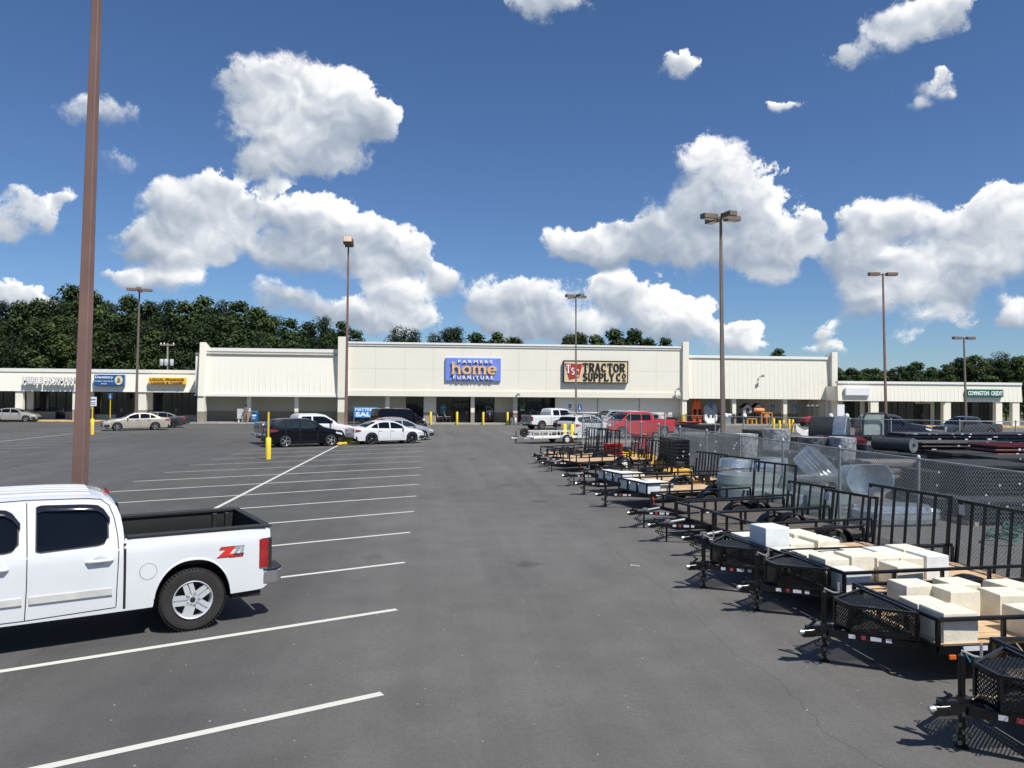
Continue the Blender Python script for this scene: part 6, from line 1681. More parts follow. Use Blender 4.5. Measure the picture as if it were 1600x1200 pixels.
wrapped_pallet('grey shrink wrapped pallet, left of two behind the upturned tank', 1156, 1188, 738, 1.55)
wrapped_pallet('bright silver shrink wrapped pallet narrowing to its foot, right of two', 1203, 1240, 737, 1.75, taper=.30)
wrapped_pallet('glittering wrapped pallet behind the fence post near the wire roll', 1312, 1342, 748, 1.55, taper=.1)
wrapped_pallet('long wrapped load lying under the dark wire roll', 1352, 1408, 742, 1.2, taper=.02, m=m_wrapd)
wrapped_pallet('dark wrapped load topped with red tubes, left of the wire roll', 1262, 1300, 744, 1.5, taper=.05, m=m_wrapd)
# stock tanks
def stadium(L_, W_, n=12): 
    r = W_/2; s = L_/2 - r
    return [(s + r*cos(-pi/2+pi*i/n), r*sin(-pi/2+pi*i/n)) for i in range(n+1)] + [(-s + r*cos(pi/2+pi*i/n), r*sin(pi/2+pi*i/n)) for i in range(n+1)]
def tank(label, loc, L_, W_, H_, rot, m=None, ribs=4, group='galvanised stock tanks in the yard'):
    t = thing('stock_tank', label, 'stock tank', loc, 0, group); t.rotation_euler = rot
    prof = [(1.0, H_), (1.035, H_-.0), (1.04, H_-.035), (1.0, H_-.05)]
    for i in range(ribs): z = H_*.85 - i*H_*.17; prof += [(1.0, z+.05), (1.018, z+.025), (1.0, z)]
    prof += [(.985, .02), (.97, 0)]
    base = stadium(L_, W_); rows = [[(x*k, y*k, z) for x, y in base] + [(base[0][0]*k, base[0][1]*k, z)] for k, z in prof]
    q = MB(); q.grid(rows); q.build('outer_wall', m or m_tank, t, smooth=40)
    rows = [[(x*k, y*k, z) for x, y in base] + [(base[0][0]*k, base[0][1]*k, z)] for k, z in ((1.0, H_), (.985, H_*.7), (.98, H_*.4), (.965, .03))]
    q = MB(); q.grid(rows); q.add([rows[-1][i] for i in range(len(base))], [tuple(range(len(base)))]); q.build('inner_wall', m or m_tank, t, smooth=40)
    q = MB(); q.add([(x*.97, y*.97, 0) for x, y in base], [tuple(range(len(base)))]); q.build('tank_floor', m or mat('tank_floor_zinc', (.16, .19, .185), .45, metal=.5, var=.15), t)
    return t
def tz(px, py, z): p = G(px, py, z); return p
tank('upturned oval tank below the light pole block, bright ribbed flank', tz(1178, 716, 1.25), 2.2, .9, .62, (pi, 0, .2))
tank('grey green upturned tank beneath the bright ribbed one', tz(1180, 740, .95), 2.2, 1.0, .62, (pi, 0, .1), m=m_tankg)
tank('large grey green tank behind the middle ramp gates', tz(1200, 762, .62), 2.6, 1.1, .62, (pi, 0, .0), m=m_tankg)
tank('grey tank nested at the bottom of the tank pile', tz(1212, 790, .05), 2.2, 1.0, .6, (0, 0, .1), m=m_tankg)
tank('long low tank under the tilted round tanks', tz(1262, 770, .62), 2.2, .95, .60, (pi, 0, -.1), m=m_tankg)
tank('tilted round tank pair leaning left of the big oval opening', tz(1262, 738, .88), 1.15, 1.1, .60, (radians(38), radians(24), .5))
tank('pale tank rim lying flat beneath the tilted round tank', tz(1270, 750, .70), 2.0, .9, .16, (0, 0, -.15))
tank('oval tank stood on its side with its opening facing the aisle', tz(1338, 748, .95), 1.30, .74, .60, (pi/2 - .08, 0, radians(4)))
tank('low galvanised tank at the foot of the oval opening', tz(1392, 788, .40), 1.9, .85, .32, (pi, 0, -.1))
tank('second low galvanised tank on the pile behind the wide ramp gate', tz(1396, 800, .20), 2.1, .9, .32, (pi, 0, -.05))
tank('bottom galvanised tank of the pile behind the wide ramp gate', tz(1400, 815, .05), 2.1, .95, .3, (0, 0, .05))
tank('tan stock tray stacked behind the sixth ramp gate', tz(1243, 782, .30), 1.2, .7, .10, (0, 0, 0), m=mat('putty_plastic', (.42, .40, .34), .6))
# big culvert-like tank standing on edge
p = at_ground(1268, 704); t = thing('round_end_tank', 'large corrugated round tank standing on edge behind the white hammock', 'stock tank', p, radians(-38))
prof = []
for i in range(17): prof.append((.98 + (.022 if i % 2 else 0), i*.085))
q = MB(); q.lathe(prof, origin=(0, 0, 1.0), axis='X', n=36); q.build('corrugated_wall', m_kennel, t, smooth=30)
q = MB(); q.lathe([(.93, 1.30), (1.0, 1.30), (1.03, 1.34), (1.03, 1.9), (1.06, 1.95), (1.0, 2.0), (.96, 1.95)], origin=(0, 0, 1.0), axis='X', n=36); q.build('bright_rim', m_tank, t, smooth=40)
q = MB(); q.lathe([(.001, 1.4), (.97, 1.4)], origin=(0, 0, 1.0), axis='X', n=36); q.build('end_plate', m_tankg, t)
q = MB(); q.lathe([(.001, .02), (.97, .02)], origin=(0, 0, 1.0), axis='X', n=36); q.build('end_plate', m_kennel, t)
# rolled wire, spiral end towards the viewer
p = G(1392, 716, .0); t = thing('wire_roll', 'thick dark roll of woven wire lying on the wrapped load, spiral end visible', 'wire roll', (p.x, p.y, 0), 0)
c0 = G(1380, 695, 1.45); c1 = G(1403, 699, 1.38); c1 = Vector((c1.x, c1.y - 1.2, 1.45)); dd = (c1-c0); t.location = c0
t.rotation_euler = (0, 0, radians(-66)); t.location = c0 + Vector((.25, .9, 0)); L_ = 1.45
prof = [(.24 + (.008 if i % 2 else 0), i*L_/24) for i in range(25)]
q = MB(); q.lathe(prof, axis='X', n=24); q.build('rolled_wire', m_roll, t, smooth=30)
q = MB()
for r in (.235, .20, .165, .13, .095): q.path([(L_+.004, r*cos(2*pi*i/20), r*sin(2*pi*i/20)) for i in range(20)], .013, 4, closed=True)
q.build('spiral_end', m_tank, t)['kind'] = 'stuff'
q = MB(); q.lathe([(.001, 0), (.23, 0)], origin=(L_-.01, 0, 0), axis='X', n=20); q.build('core', m_under, t)
# tube gate stacks
def gate_stack(label, px0, px1, py, zt, n, m, depth=1.6, tags=True, group='stacks of tube gates along the yard'):
    a, b = at_ground(px0, py), at_ground(px1, py); d = b-a; L_ = d.length; t = thing('gate_stack', label, 'gate stack', a, atan2(d.y, d.x), group); rnd = random.Random(px1)
    for i in range(n):
        z = .15 + (zt-.15)*i/n; g_ = (zt-.15)/n; j = rnd.uniform(-.05, .05); q = MB()
        for k in range(3): q.tube((j, k*depth/2, z+g_*.5), (L_+j, k*depth/2, z+g_*.5), g_*.33, 6)
        for x in (j, L_+j): q.tube((x, -.02, z+g_*.5), (x, depth+.02, z+g_*.5), g_*.34, 6)
        go = q.build('tube_gate', m, t, smooth=60); go['kind'] = 'stuff'
    q = MB(); q.box(.05, L_-.05, .08, depth-.08, .12, zt-g_*.6); q.build('stack_core', m_under, t)
    for x in (.4, L_*.5, L_-.5):
        q = MB(); q.box(x, x+.12, 0, depth, 0, .14); q.build('bearer', m_pallet, t)
    q = MB(); x = .1
    while x < L_-.1:
        z = .2; 
        for i in range(n):
            if rnd.random() < .75: q.box(x, x+.035, -.035, .0, z, z+(zt-.2)/n*.8)
            z += (zt-.2)/n
        x += rnd.uniform(.10, .34)
    tag(q.build('gate_upright', m_frame, t), kind='stuff')
    if tags:
        for k in range(int(L_*7)):
            q = MB(); x = rnd.uniform(.1, L_-.15); z = .25 + (zt-.25)*(int(rnd.random()*n)+.4)/n; q.box(x, x+rnd.uniform(.05, .22), -.05, -.04, z, z+rnd.uniform(.03, .08)); q.build('tag', m_tag if k % 3 else m_sticker, t)
    return t
gate_stack('long stack of navy tube gates at the back right of the yard', 1414, 1640, 722, 1.42, 9, m_tubeb)
gate_stack('second stack of navy tube gates, nearer and lower, right of the wire roll', 1440, 1600, 739, 1.30, 8, m_tubek)
gate_stack('stack of dark red tube gates at the right picture edge', 1556, 1720, 752, 1.38, 8, m_tuber)
gate_stack('dark red tube gates laid across the wrapped loads left of the wire roll', 1262, 1345, 738, 1.60, 2, m_tuber, depth=.6, tags=False)
gate_stack('black tube gates near the green canopy at the back of the yard', 1298, 1352, 716, 1.15, 6, m_tubek, tags=False)
# palletised grey-brown blocks
p0 = at_ground(1356, 778)
for r, (px, lb) in enumerate(((1374, 'left'), (1398, 'second'), (1422, 'third'), (1446, 'right'))):
    p = at_ground(px, 778); t = thing('stock_pallet', '%s pallet of grey brown bagged stock behind the wide ramp gate' % lb, 'pallet', p, -YAW, 'pallets of bagged stock')
    for j in range(5):
        q = MB()
        q.cbox((random.uniform(-.01, .01), .3, .12+.2*j+.1), (.50, .55, .185)); q.build('bag', m_bale, t, bevel=.05)
        q = MB(); q.cbox((random.uniform(-.01, .01), .9, .12+.2*j+.1), (.50, .55, .185)); q.build('bag', m_bale, t, bevel=.05)
    q = MB(); q.box(-.26, .26, 0, 1.2, .08, .115); q.box(-.26, .26, 0, .09, 0, .08); q.box(-.26, .26, 1.1, 1.2, 0, .08); q.build('pallet_base', m_pallet, t)
p = G(1470, 722, 1.05); t = thing('wooden_pallet', 'weathered empty pallet lying on top of dark stock behind the right fence post', 'pallet', (p.x, p.y, 1.0), -.2)
for i in range(9):
    q = MB(); q.box(-.75+i*.17, -.63+i*.17, -.5, .5, .08, .10); q.build('board', mat('bleached_wood', (.55, .50, .42), .9, var=.15), t)
for y in (-.48, 0, .44):
    q = MB(); q.box(-.75, .75, y, y+.05, 0, .079); q.build('bearer', MATS['bleached_wood'], t)
stack_panels('panel_stack', 'black stack of panels under the empty pallet', 'stock stack', 1452, 1502, 790, 1.0, 1.5, 8, m_kennel, group='black panel stacks at the right of the yard', tagm=m_white)
stack_panels('panel_stack', 'large black stack of wire panels behind the right fence bay', 'stock stack', 1508, 1640, 796, 1.25, 2.4, 10, m_kennel, group='black panel stacks at the right of the yard', tagm=m_sticker)
stack_panels('panel_stack', 'low dark stack of panels left of the right fence post', 'stock stack', 1462, 1530, 812, .55, 1.2, 5, m_kennel, group='black panel stacks at the right of the yard', tagm=m_white)
for px0, px1, py, h, dp, n, lb in ((1268, 1316, 760, 1.05, 1.3, 7, 'black stack of panels behind the tilted round tanks'), (1330, 1372, 770, 1.0, 1.2, 7, 'black stack of panels just behind the oval tank opening'), (1376, 1448, 762, 1.15, 1.4, 8, 'black stack of panels behind the bagged stock'), (1216, 1262, 752, 1.1, 1.3, 7, 'black stack of panels behind the long low tank'), (1520, 1640, 822, .62, 1.1, 5, 'low black stack of panels in the right fence bay, nearest the fence'), (1488, 1560, 760, 1.2, 1.6, 8, 'black stack of panels behind the empty pallet'), (1560, 1690, 772, 1.2, 1.8, 8, 'black stack of panels in front of the dark red tube gates')):
    stack_panels('panel_stack', lb, 'stock stack', px0, px1, py, h, dp, n, m_kennel, group='black panel stacks at the right of the yard', tagm=m_tag)
# green garden cart mesh and hose coil
for px, py, lb in ((1566, 850, 'green wire coil lying behind the right ramp gate'), (1590, 838, 'green wire coil at the right edge behind the ramp gate')):
    p = at_ground(px, py); q = MB(); rnd = random.Random(px)
    pts = [( (.30+.05*sin(i*1.7))*cos(i*.42), (.30+.05*cos(i*1.3))*sin(i*.42), .12+.05*sin(i*.9)+.0015*i) for i in range(90)]
    q.path(pts, .014, 5); o = q.build('wire_coil', m_greenw, smooth=60, loc=p); tag(o, lb, 'wire coil')
# yellow mowers / implements
def implement(label, px, py, rz, s=1.0):
    s *= .72; p = at_ground(px, py); t = thing('mower_deck', label, 'implement', p, rz, 'yellow tractor implements by the fence')
    q = MB(); q.prism([(-.75*s, .15), (.75*s, .15), (.80*s, .38), (.35*s, .48), (-.35*s, .48), (-.80*s, .38)], -.45*s, .45*s, 'Y'); q.build('deck', m_dyel, t, bevel=.04)
    q = MB(); q.bar((-.35*s, 0, .46), (0, .1, .95*s), .07, .07); q.bar((.35*s, 0, .48), (0, .1, .95*s), .07, .07); q.bar((0, .1, .95*s), (0, -.45*s, .5), .06, .06); q.build('hitch_frame', m_dyel, t)
    q = MB(); q.prism([(-.2, .48), (.2, .48), (.14, .72), (-.14, .72)], -.18, .18, 'Y'); q.build('gearbox', m_dyel if s > 1 else m_blackpl, t, bevel=.03)
    for sx in (-1, 1):
        q = MB(); q.lathe([(.001, -.04), (.12, -.04), (.15, -.02), (.15, .02), (.12, .04), (.001, .04)], origin=(sx*.6*s, .62*s, .15), axis='X', n=14); q.build('caster', m_tyre, t, smooth=40)
        q = MB(); q.bar((sx*.6*s, .45*s, .4), (sx*.6*s, .62*s, .34), .05, .05); q.build('caster_arm', m_dyel, t)
for px, py, rz, s, lb in ((1132, 790, .3, 1.0, 'yellow mower deck with a peaked hitch below the yellow lamp block'), (1100, 775, -.4, .9, 'yellow mower deck between the two dense ramp gates'), (1172, 796, .5, .9, 'yellow implement among the tank pile'), (1060, 752, .2, .9, 'yellow implement behind the far pair of ramp gates'), (1004, 726, .1, 1.0, 'yellow box blade right of the red hay basket'), (978, 722, .6, 1.0, 'yellow rear blade just beside the red hay basket'), (1034, 738, -.3, .9, 'yellow implement between the far ramp gates'), (1047, 708, 1.0, .7, 'small yellow implement lying by the kerb behind the red pickup')):
    implement(lb, px, py, rz, s)
q = MB(); p = at_ground(1005, 706)
q.box(-3.5, 3.0, -.06, .06, .55, .62); 
for x in (-3.4, -1.2, 1.0, 2.9): q.box(x-.05, x+.05, -.05, .05, 0, .55)
o = q.build('timber_rail', m_pallet, loc=p); tag(o, 'low pale rail of rough wood inside the far left of the yard', 'rail')
# red ring feeder
p = at_ground(958, 724); t = thing('hay_basket', 'round red barred hay basket standing between the far trailers', 'feeder', p)
q = MB()
for z in (.12, .38, .64, .88): q.path([(.42*cos(2*pi*i/20), .42*sin(2*pi*i/20), z) for i in range(20)], .03, 5, closed=True)
q.build('ring', m_redp, t)['kind'] = 'stuff'
q = MB(); q.lathe([(.40, .1), (.40, .86)], n=20); q.build('basket_wall', mat('dull_red', (.11, .008, .010), .6), t, smooth=50)
for i in range(12):
    a = 2*pi*i/12; q = MB(); q.tube((.43*cos(a), .43*sin(a), .1), (.45*cos(a), .45*sin(a), .92), .018, 5); q.build('bar', m_redp, t)
def dish(name, label, px, py, z, r, h, m, cat, sx=1.0, rz=0):
    p = G(px, py, z); t = thing(name, label, cat, p, rz)
    q = MB(); q.lathe([(.001, .03), (r*.82, .04), (r*.9, h-.02), (r, h), (r*1.02, h-.02), (r*.86, 0), (.001, 0)], n=26); q.xf(Matrix.Diagonal((sx, 1, 1, 1))); q.build('shell', m, t, smooth=40)
    return t
t = dish('wading_pool', 'round red plastic pool resting on a drum behind the thin ramp gates', 1002, 683, .80, .62, .22, m_redp, 'pool')
q = MB(); q.lathe([(.5, -.78), (.5, -.02)], n=18); q.build('drum', m_redp, t, smooth=50)
t = dish('livestock_trough', 'long black oval trough lying below the red pool by the kayaks', 1090, 674, .35, 1.0, .55, m_blackt, 'trough', sx=1.9)
t = dish('wading_pool', 'flat red round pool stacked on the long black trough', 1076, 662, .92, .85, .18, m_redp, 'pool', sx=1.15)
q = MB()
for sx in (-1.3, 1.3): q.box(sx-.1, sx+.1, -.5, .5, -.35, -.01)
p = G(1090, 674, .35); q.xf(Matrix.Translation((p.x, p.y, p.z))); q.build('trough_bearer', m_pallet); tag(C.objects['trough_bearer'], 'two timber bearers under the long black trough', 'bearer')
# wheel cart
p = at_ground(1049, 668); t = thing('dump_cart', 'black poly dump cart parked behind the red pickup bed', 'cart', (Y(1049, 660, YC-1).x, YC-1.2, 0))
q = MB(); q.prism([(-.42, .45), (.42, .45), (.55, .95), (-.55, .95)], -.35, .35, 'Y'); q.build('tub', m_blackt, t, bevel=.04)
for x in (-.3, .35):
    q = MB(); q.lathe([(.001, -.05), (.17, -.05), (.2, 0), (.17, .05), (.001, .05)], origin=(x, -.3, .2), axis='Y', n=14); q.build('wheel', m_tyre, t, smooth=40)
q = MB(); q.bar((-.3, -.3, .2), (-.3, 0, .45), .04, .04); q.bar((.35, -.3, .2), (.35, 0, .45), .04, .04); q.build('axle', m_blackt, t)
# kayaks leaning on the wall
for i, (px, tilt) in enumerate(((1084, .10), (1094, -.04))):
    yk = YC + 1.4; x = Y(px, 660, yk).x; t = thing('kayak', 'orange kayak standing upright, %s of two under the ribbed fascia' % ('left' if i == 0 else 'right'), 'kayak', (x, yk, .15)); t.rotation_euler = (-.12, tilt, 0)
    rows = []
    for j in range(15):
        f = j/14; w = .36*sin(pi*min(1, max(.03, f*.94+.03)))**.6; r = []
        for k in range(13):
            a = 2*pi*k/12; r.append((w*cos(a), .20*sin(a)*min(1, w/.2), f*2.85))
        rows.append(r)
    q = MB(); q.grid(rows); q.build('hull', m_orange_k, t, smooth=60)
    q = MB(); q.lathe([(.24, 0), (.21, .02), (.17, -.02)], axis='Y', n=16); q.xf(Matrix.Translation((0, -.20, 1.25)) @ Matrix.Diagonal((.85, 1, 1.9, 1))); q.build('cockpit_rim', m_blackpl, t, smooth=50)
    q = MB(); q.prism([(.15*cos(2*pi*k/14), 1.25+.36*sin(2*pi*k/14)) for k in range(14)], -.215, -.20, 'Y'); q.build('seat', m_under, t)
# jon boat standing up
yk = YC + 1.0; a, b = Y(1100, 660, yk), Y(1121, 660, yk); zt = Y(1110, 632, yk).z
t = thing('small_boat', 'grey flat bottomed boat stood on end with white lower hull, right of the kayaks', 'boat', ((a.x+b.x)/2, yk, .15), 0)
w = (b.x-a.x)/2; t.rotation_euler = (-.10, 0, 0)
q = MB(); q.prism([(-w*.92, 1.0), (w*.92, 1.0), (w*.98, 1.9), (w*.8, zt-.3), (w*.55, zt-.15), (-w*.55, zt-.15), (-w*.8, zt-.3), (-w*.98, 1.9)], -.12, .3, 'Y'); q.build('hull', mat('boat_grey', (.30, .33, .34), .5), t, bevel=.06)
q = MB(); q.prism([(-w*.55, 0), (w*.55, 0), (w*.95, .45), (w*.95, .99), (w*.55, .99), (w*.45, .6), (.12, .55), (.12, .95), (-.12, .95), (-.12, .55), (-w*.45, .6), (-w*.55, .99), (-w*.95, .99), (-w*.95, .45)], -.16, .3, 'Y'); q.build('white_bow', m_white, t, bevel=.05)
q = MB(); q.prism([(-.22, 1.9), (.20, 1.6), (.26, 2.2), (.0, 2.5), (-.26, 2.4)], -.15, -.121, 'Y'); q.build('blue_patch', mat('boat_blue', (.03, .15, .35), .5), t)
# grills
yk = YC + .8
for i, (px, lb, m) in enumerate(((1133, 'black smoker grill beside the first pillar of the covered walk', m_blackt), (1141, 'black barrel grill behind the silver grill', m_blackt), (1136, 'silver gas grill in the covered walk left of the first pillar', m_alu))):
    x = Y(px, 660, yk - i*.4).x; t = thing('grill', lb, 'grill', (x, yk - i*.4, .15))
    q = MB(); q.box(-.35, .35, -.25, .25, .0, .75); q.build('cabinet', m, t, bevel=.02)
    q = MB(); q.prism([(-.28, .76), (.28, .76), (.26, 1.0), (.12, 1.15), (-.12, 1.15), (-.26, 1.0)], -.45, .45, 'X'); q.build('lid', m, t, bevel=.03)
    q = MB(); q.box(-.62, -.36, -.2, .2, .72, .76); q.box(.36, .62, -.2, .2, .72, .76); q.build('side_shelf', m, t)
# rack with two dog houses, orange tank
yk = YC + 1.2
for px, lb in ((1165.5, 'left'), (1182.5, 'right')):
    c = Y(px, 640, yk); w = .52; zb = Y(px, 645, yk).z; t = thing('dog_house', 'small grey gabled dog house, %s of two on the display rack' % lb, 'dog house', (c.x, yk, zb))
    q = MB(); q.prism([(-w, 0), (w, 0), (w, .62), (0, 1.02), (-w, .62)], -.5, .5, 'Y'); q.build('house_wall', mat('dog_house_grey', (.38, .38, .36), .7), t)
    for s in (-1, 1):
        q = MB(); q.bar((s*(w+.08), 0, .58), (0, 0, 1.07), 1.15, .05, up=(0, 0, 1)); q.build('roof', m_blackt, t)
    q = MB(); q.prism([(-.2, .05), (.2, .05), (.2, .42), (.1, .52), (-.1, .52), (-.2, .42)], -.515, -.501, 'Y'); q.build('doorway', m_dark, t)
c0_, c1_ = Y(1158, 646, yk), Y(1196, 646, yk); t = thing('display_rack', 'dark metal display rack carrying the dog houses', 'rack', ((c0_.x+c1_.x)/2, yk, .15)); w = (c1_.x-c0_.x)/2
zr = c0_.z - .2
for x in (-w, 0, w):
    for y in (-.45, .45):
        q = MB(); q.box(x-.04, x+.04, y-.04, y+.04, 0, zr); q.build('upright', m_frame, t)
for z in (.9, zr): q = MB(); q.box(-w, w, -.5, .5, z, z+.05); q.build('shelf', m_frame, t)
c = Y(1186, 641, yk-.8); t = thing('poly_tank', 'orange drum lying on the display rack in front of the dog houses', 'drum', (c.x, yk-.75, c.z)); q = MB(); q.lathe([(.001, -.62), (.2, -.6), (.24, -.5), (.24, .5), (.2, .6), (.001, .62)], axis='X', n=16); q.build('drum', mat('drum_orange', (.62, .24, .10), .5), t, smooth=45)
q = MB(); q.box(-.5, -.45, -.2, .2, -.9, -.2); q.box(.45, .5, -.2, .2, -.9, -.2); q.build('stand', m_frame, t)
yk = YC + .2
for px, m, lb, w in ((1197, mat('frame_orange', (.60, .26, .07), .6), 'orange log splitter frame below the right dog house', .6), (1174, m_dyel, 'yellow plastic stools in front of the display rack', .5)):
    c = Y(px, 655, yk); t = thing('equipment_frame', lb, 'equipment', (c.x, yk, .15))
    q = MB(); q.box(-w, w, -.3, .3, .55, .62) if m is m_dyel else q.box(-w, w, -.3, .3, 1.2, 1.3); q.build('top_plate', m, t)
    for x in (-w, w, 0):
        q = MB(); q.box(x-.05, x+.05, -.25, .25, 0, .54 if m is m_dyel else 1.19); q.build('leg', m, t)
    if m is not m_dyel:
        q = MB(); q.box(-w*.5, w*.4, -.26, .2, .7, 1.15); q.build('engine_block', m, t)
# hammock, umbrella canopy, riding machine
p0, p1 = G(1240, 664, 1.25), G(1279, 663, 1.3); t = thing('white_hammock', 'white fabric hammock slung between posts beside the corrugated round tank', 'hammock', (p0+p1)/2); t.location.z = 0
d = (p1-p0); L_ = d.length; t.rotation_euler = (0, 0, atan2(d.y, d.x)); rows = []
for i in range(13):
    f = i/12; x = -L_/2 + L_*f; s = 4*f*(1-f)*.42; rows.append([(x, -.35+.7*j/5, 1.30 - s - .12*sin(pi*j/5)) for j in range(6)])
q = MB(); q.grid(rows); q.build('fabric', m_white, t, smooth=60)
rows = [[(x, y-.36, z-.0 - k*.42) for k in (0, 1)] for (x, y, z) in [(r[0][0], .0, r[0][2]) for r in rows]]
q = MB(); q.grid(rows); q.build('side_drape', m_white, t, smooth=60)
for s in (-1, 1):
    q = MB(); q.tube((s*(L_/2+.35), 0, 0), (s*(L_/2), 0, 1.42), .03, 6); q.build('stand_leg', m_frame, t)
c = Y(1262, 648, YC-2); t = thing('utility_vehicle', 'small red utility vehicle with black roof rack, behind the white hammock', 'utility vehicle', (c.x, YC-2.5, 0))
q = MB(); q.prism([(-.75, .45), (.75, .45), (.8, .75), (.65, 1.1), (-.6, 1.1), (-.8, .8)], -.6, .6, 'Y'); q.build('body', m_redp, t, bevel=.05)
q = MB()
for x in (-.6, .6):
    for y in (-.5, .5): q.tube((x, y, 1.05), (x*.9, y, 2.1), .03, 6)
q.build('roll_cage', m_frame, t)['kind'] = 'stuff'
q = MB(); q.box(-.8, .8, -.62, .62, 2.1, 2.2); q.build('roof', m_blackt, t, bevel=.04)
for x in (-.5, 0, .5):
    q = MB(); q.cbox((x, -.55, 2.28), (.3, .15, .14)); q.build('roof_lamp', m_alu, t, bevel=.02)
for x in (-.55, .6):
    for s in (-1, 1): wheel(t, x, s*.55, .30, .22, s, .5, 5, m_rim_dark, 14)
# low green canopy and dark tarp
for (pa, pb, py, zb, zt, m, lb) in ((1301, 1337, 676, 1.25, 1.85, mat('canopy_green', (.17, .28, .16), .7), 'pale green peaked canopy low behind the yard fence'), (1322, 1352, 678, 1.15, 1.75, m_blackt, 'black peaked canopy beside the pale green one')):
    a, b = G(pa, py+12), G(pb, py+12); a.z = b.z = 0; L_ = (b-a).length; d = b-a; t = thing('peaked_canopy', lb, 'canopy', (a+b)/2, atan2(d.y, d.x))
    q = MB(); h = L_/2; q.add([(-h, -1.0, zb), (h, -1.0, zb), (h, 1.0, zb), (-h, 1.0, zb), (0, 0, zt), (-h, -1.0, zb-.12), (h, -1.0, zb-.12), (h, 1.0, zb-.12), (-h, 1.0, zb-.12)], [(0,1,4), (1,2,4), (2,3,4), (3,0,4), (0,5,6,1), (1,6,7,2), (2,7,8,3), (3,8,5,0)]); q.build('cover', m, t)
    for x in (-h+.05, h-.05):
        for y in (-.95, .95):
            q = MB(); q.tube((x, y, 0), (x, y, zb), .03, 6); q.build('leg', m_galv_tube, t)
# black cab frame
a, b = G(1349, 700), G(1387, 700); a.z = b.z = 0; d = b-a; L_ = d.length; t = thing('cab_frame', 'black rounded cab frame with clear panel standing left of the navy minivan', 'cab frame', (a+b)/2, atan2(d.y, d.x)); zt = 2.15
q = MB(); h = L_/2
q.path([(-h-.08, 0, .1), (-h, 0, zt-.25), (-h+.12, 0, zt-.05), (-h+.3, 0, zt), (h-.3, 0, zt), (h-.12, 0, zt-.05), (h, 0, zt-.25), (h-.02, 0, .1)], .065, 8); q.bar((-h, 0, .75), (h, 0, .75), .08, .08); q.build('frame', m_blackpl, t, smooth=60)
q = MB(); q.box(-h+.06, h-.06, .3, .32, .8, zt-.08); q.build('panel', mat('hazy_sheet', (.35, .42, .42), .15, metal=.3), t)
# person at the cabinet, blue mail box, white cabinet
yk = YC - .1
c = Y(375.5, 650, yk); t = thing('electrical_cabinet', 'pale grey cabinet on short feet in front of the blank left wing', 'cabinet', (c.x, yk+.3, .15)); zt = Y(375, 639, yk).z
w = (Y(381, 650, yk).x - Y(370, 650, yk).x)/2
q = MB(); q.box(-w, w, -.2, .2, .35, zt-.15); q.build('cabinet_body', mat('cabinet_grey', (.55, .56, .53), .5), t, bevel=.02)
q = MB(); q.box(w*.5, w*.6, -.23, -.2, 1.0, 1.12); q.build('handle', m_frame, t)
for x in (-w*.6, w*.5): q = MB(); q.box(x-.06, x+.06, -.1, .1, 0, .36); q.build('foot', m_white, t)
c = Y(397, 655, yk); t = thing('mail_collection_box', 'blue mail collection box just right of the standing person', 'mail box', (c.x, yk+.3, .15))
m_mb = mat('postal_blue', (.02, .13, .32), .4)
q = MB(); q.box(-.3, .3, -.28, .28, .15, .85); q.build('box_body', m_mb, t)
q = MB(); q.prism([(-.28, .851), (.28, .851)] + [(.28*cos(a_*pi/8), .95+.22*sin(a_*pi/8)) for a_ in range(9)], -.3, .3, 'X'); q.build('rounded_top', m_mb, t)
q = MB(); q.box(-.2, .2, -.29, -.281, .62, .78); q.box(-.2, .1, -.289, -.281, .4, .46); q.build('decal', m_lwhite, t)
q = MB(); q.box(-.22, .22, -.30, -.281, .92, 1.04); q.build('slot', m_dark, t)
for x in (-.25, .25):
    for y in (-.22, .22): q = MB(); q.box(x-.04, x+.04, y-.04, y+.04, 0, .149); q.build('leg', m_mb, t)
# sale banner on a small dark trailer
yk = YC - 1.2; a, b = Y(553, 650, yk), Y(589.5, 650, yk); z0, z1 = Y(571, 652.5, yk).z, Y(571, 636, yk).z
t = thing('sale_banner', 'blue mattress sale banner with white lettering, left of the black sport utility', 'banner', ((a.x+b.x)/2, yk, 0)); w = (b.x-a.x)/2
q = MB(); q.box(-w, w, -.02, .02, z0, z1); q.build('banner_sheet', mat('banner_blue', (.02, .26, .62), .5, var=.05), t)
text_obj('MATTRESS', m_lwhite, t, (0, -.03, z0+(z1-z0)*.77), width=w*1.8, height=(z1-z0)*.28, extrude=.004, bold=.03)
text_obj('SALE', m_lwhite, t, (0, -.03, z0+(z1-z0)*.30), width=w*1.75, height=(z1-z0)*.42, extrude=.004, bold=.05)
for s in (-1, 1):
    q = MB(); q.tube((s*w, .03, 0), (s*w, .03, z1+.05), .03, 6); q.build('pole', m_galv_tube, t)
c = Y(567, 660, yk+.8); t = thing('small_trailer', 'low black trailer parked behind the sale banner', 'trailer', (c.x, yk+.8, 0)); q = MB(); q.box(-1.3, 1.3, -.7, .7, .45, .95); q.build('trailer_box', m_blackt, t, bevel=.03)
for s in (-1, 1): wheel(t, 0, s*.8, .3, .2, s, .55, 5, m_rim_dark, 14)
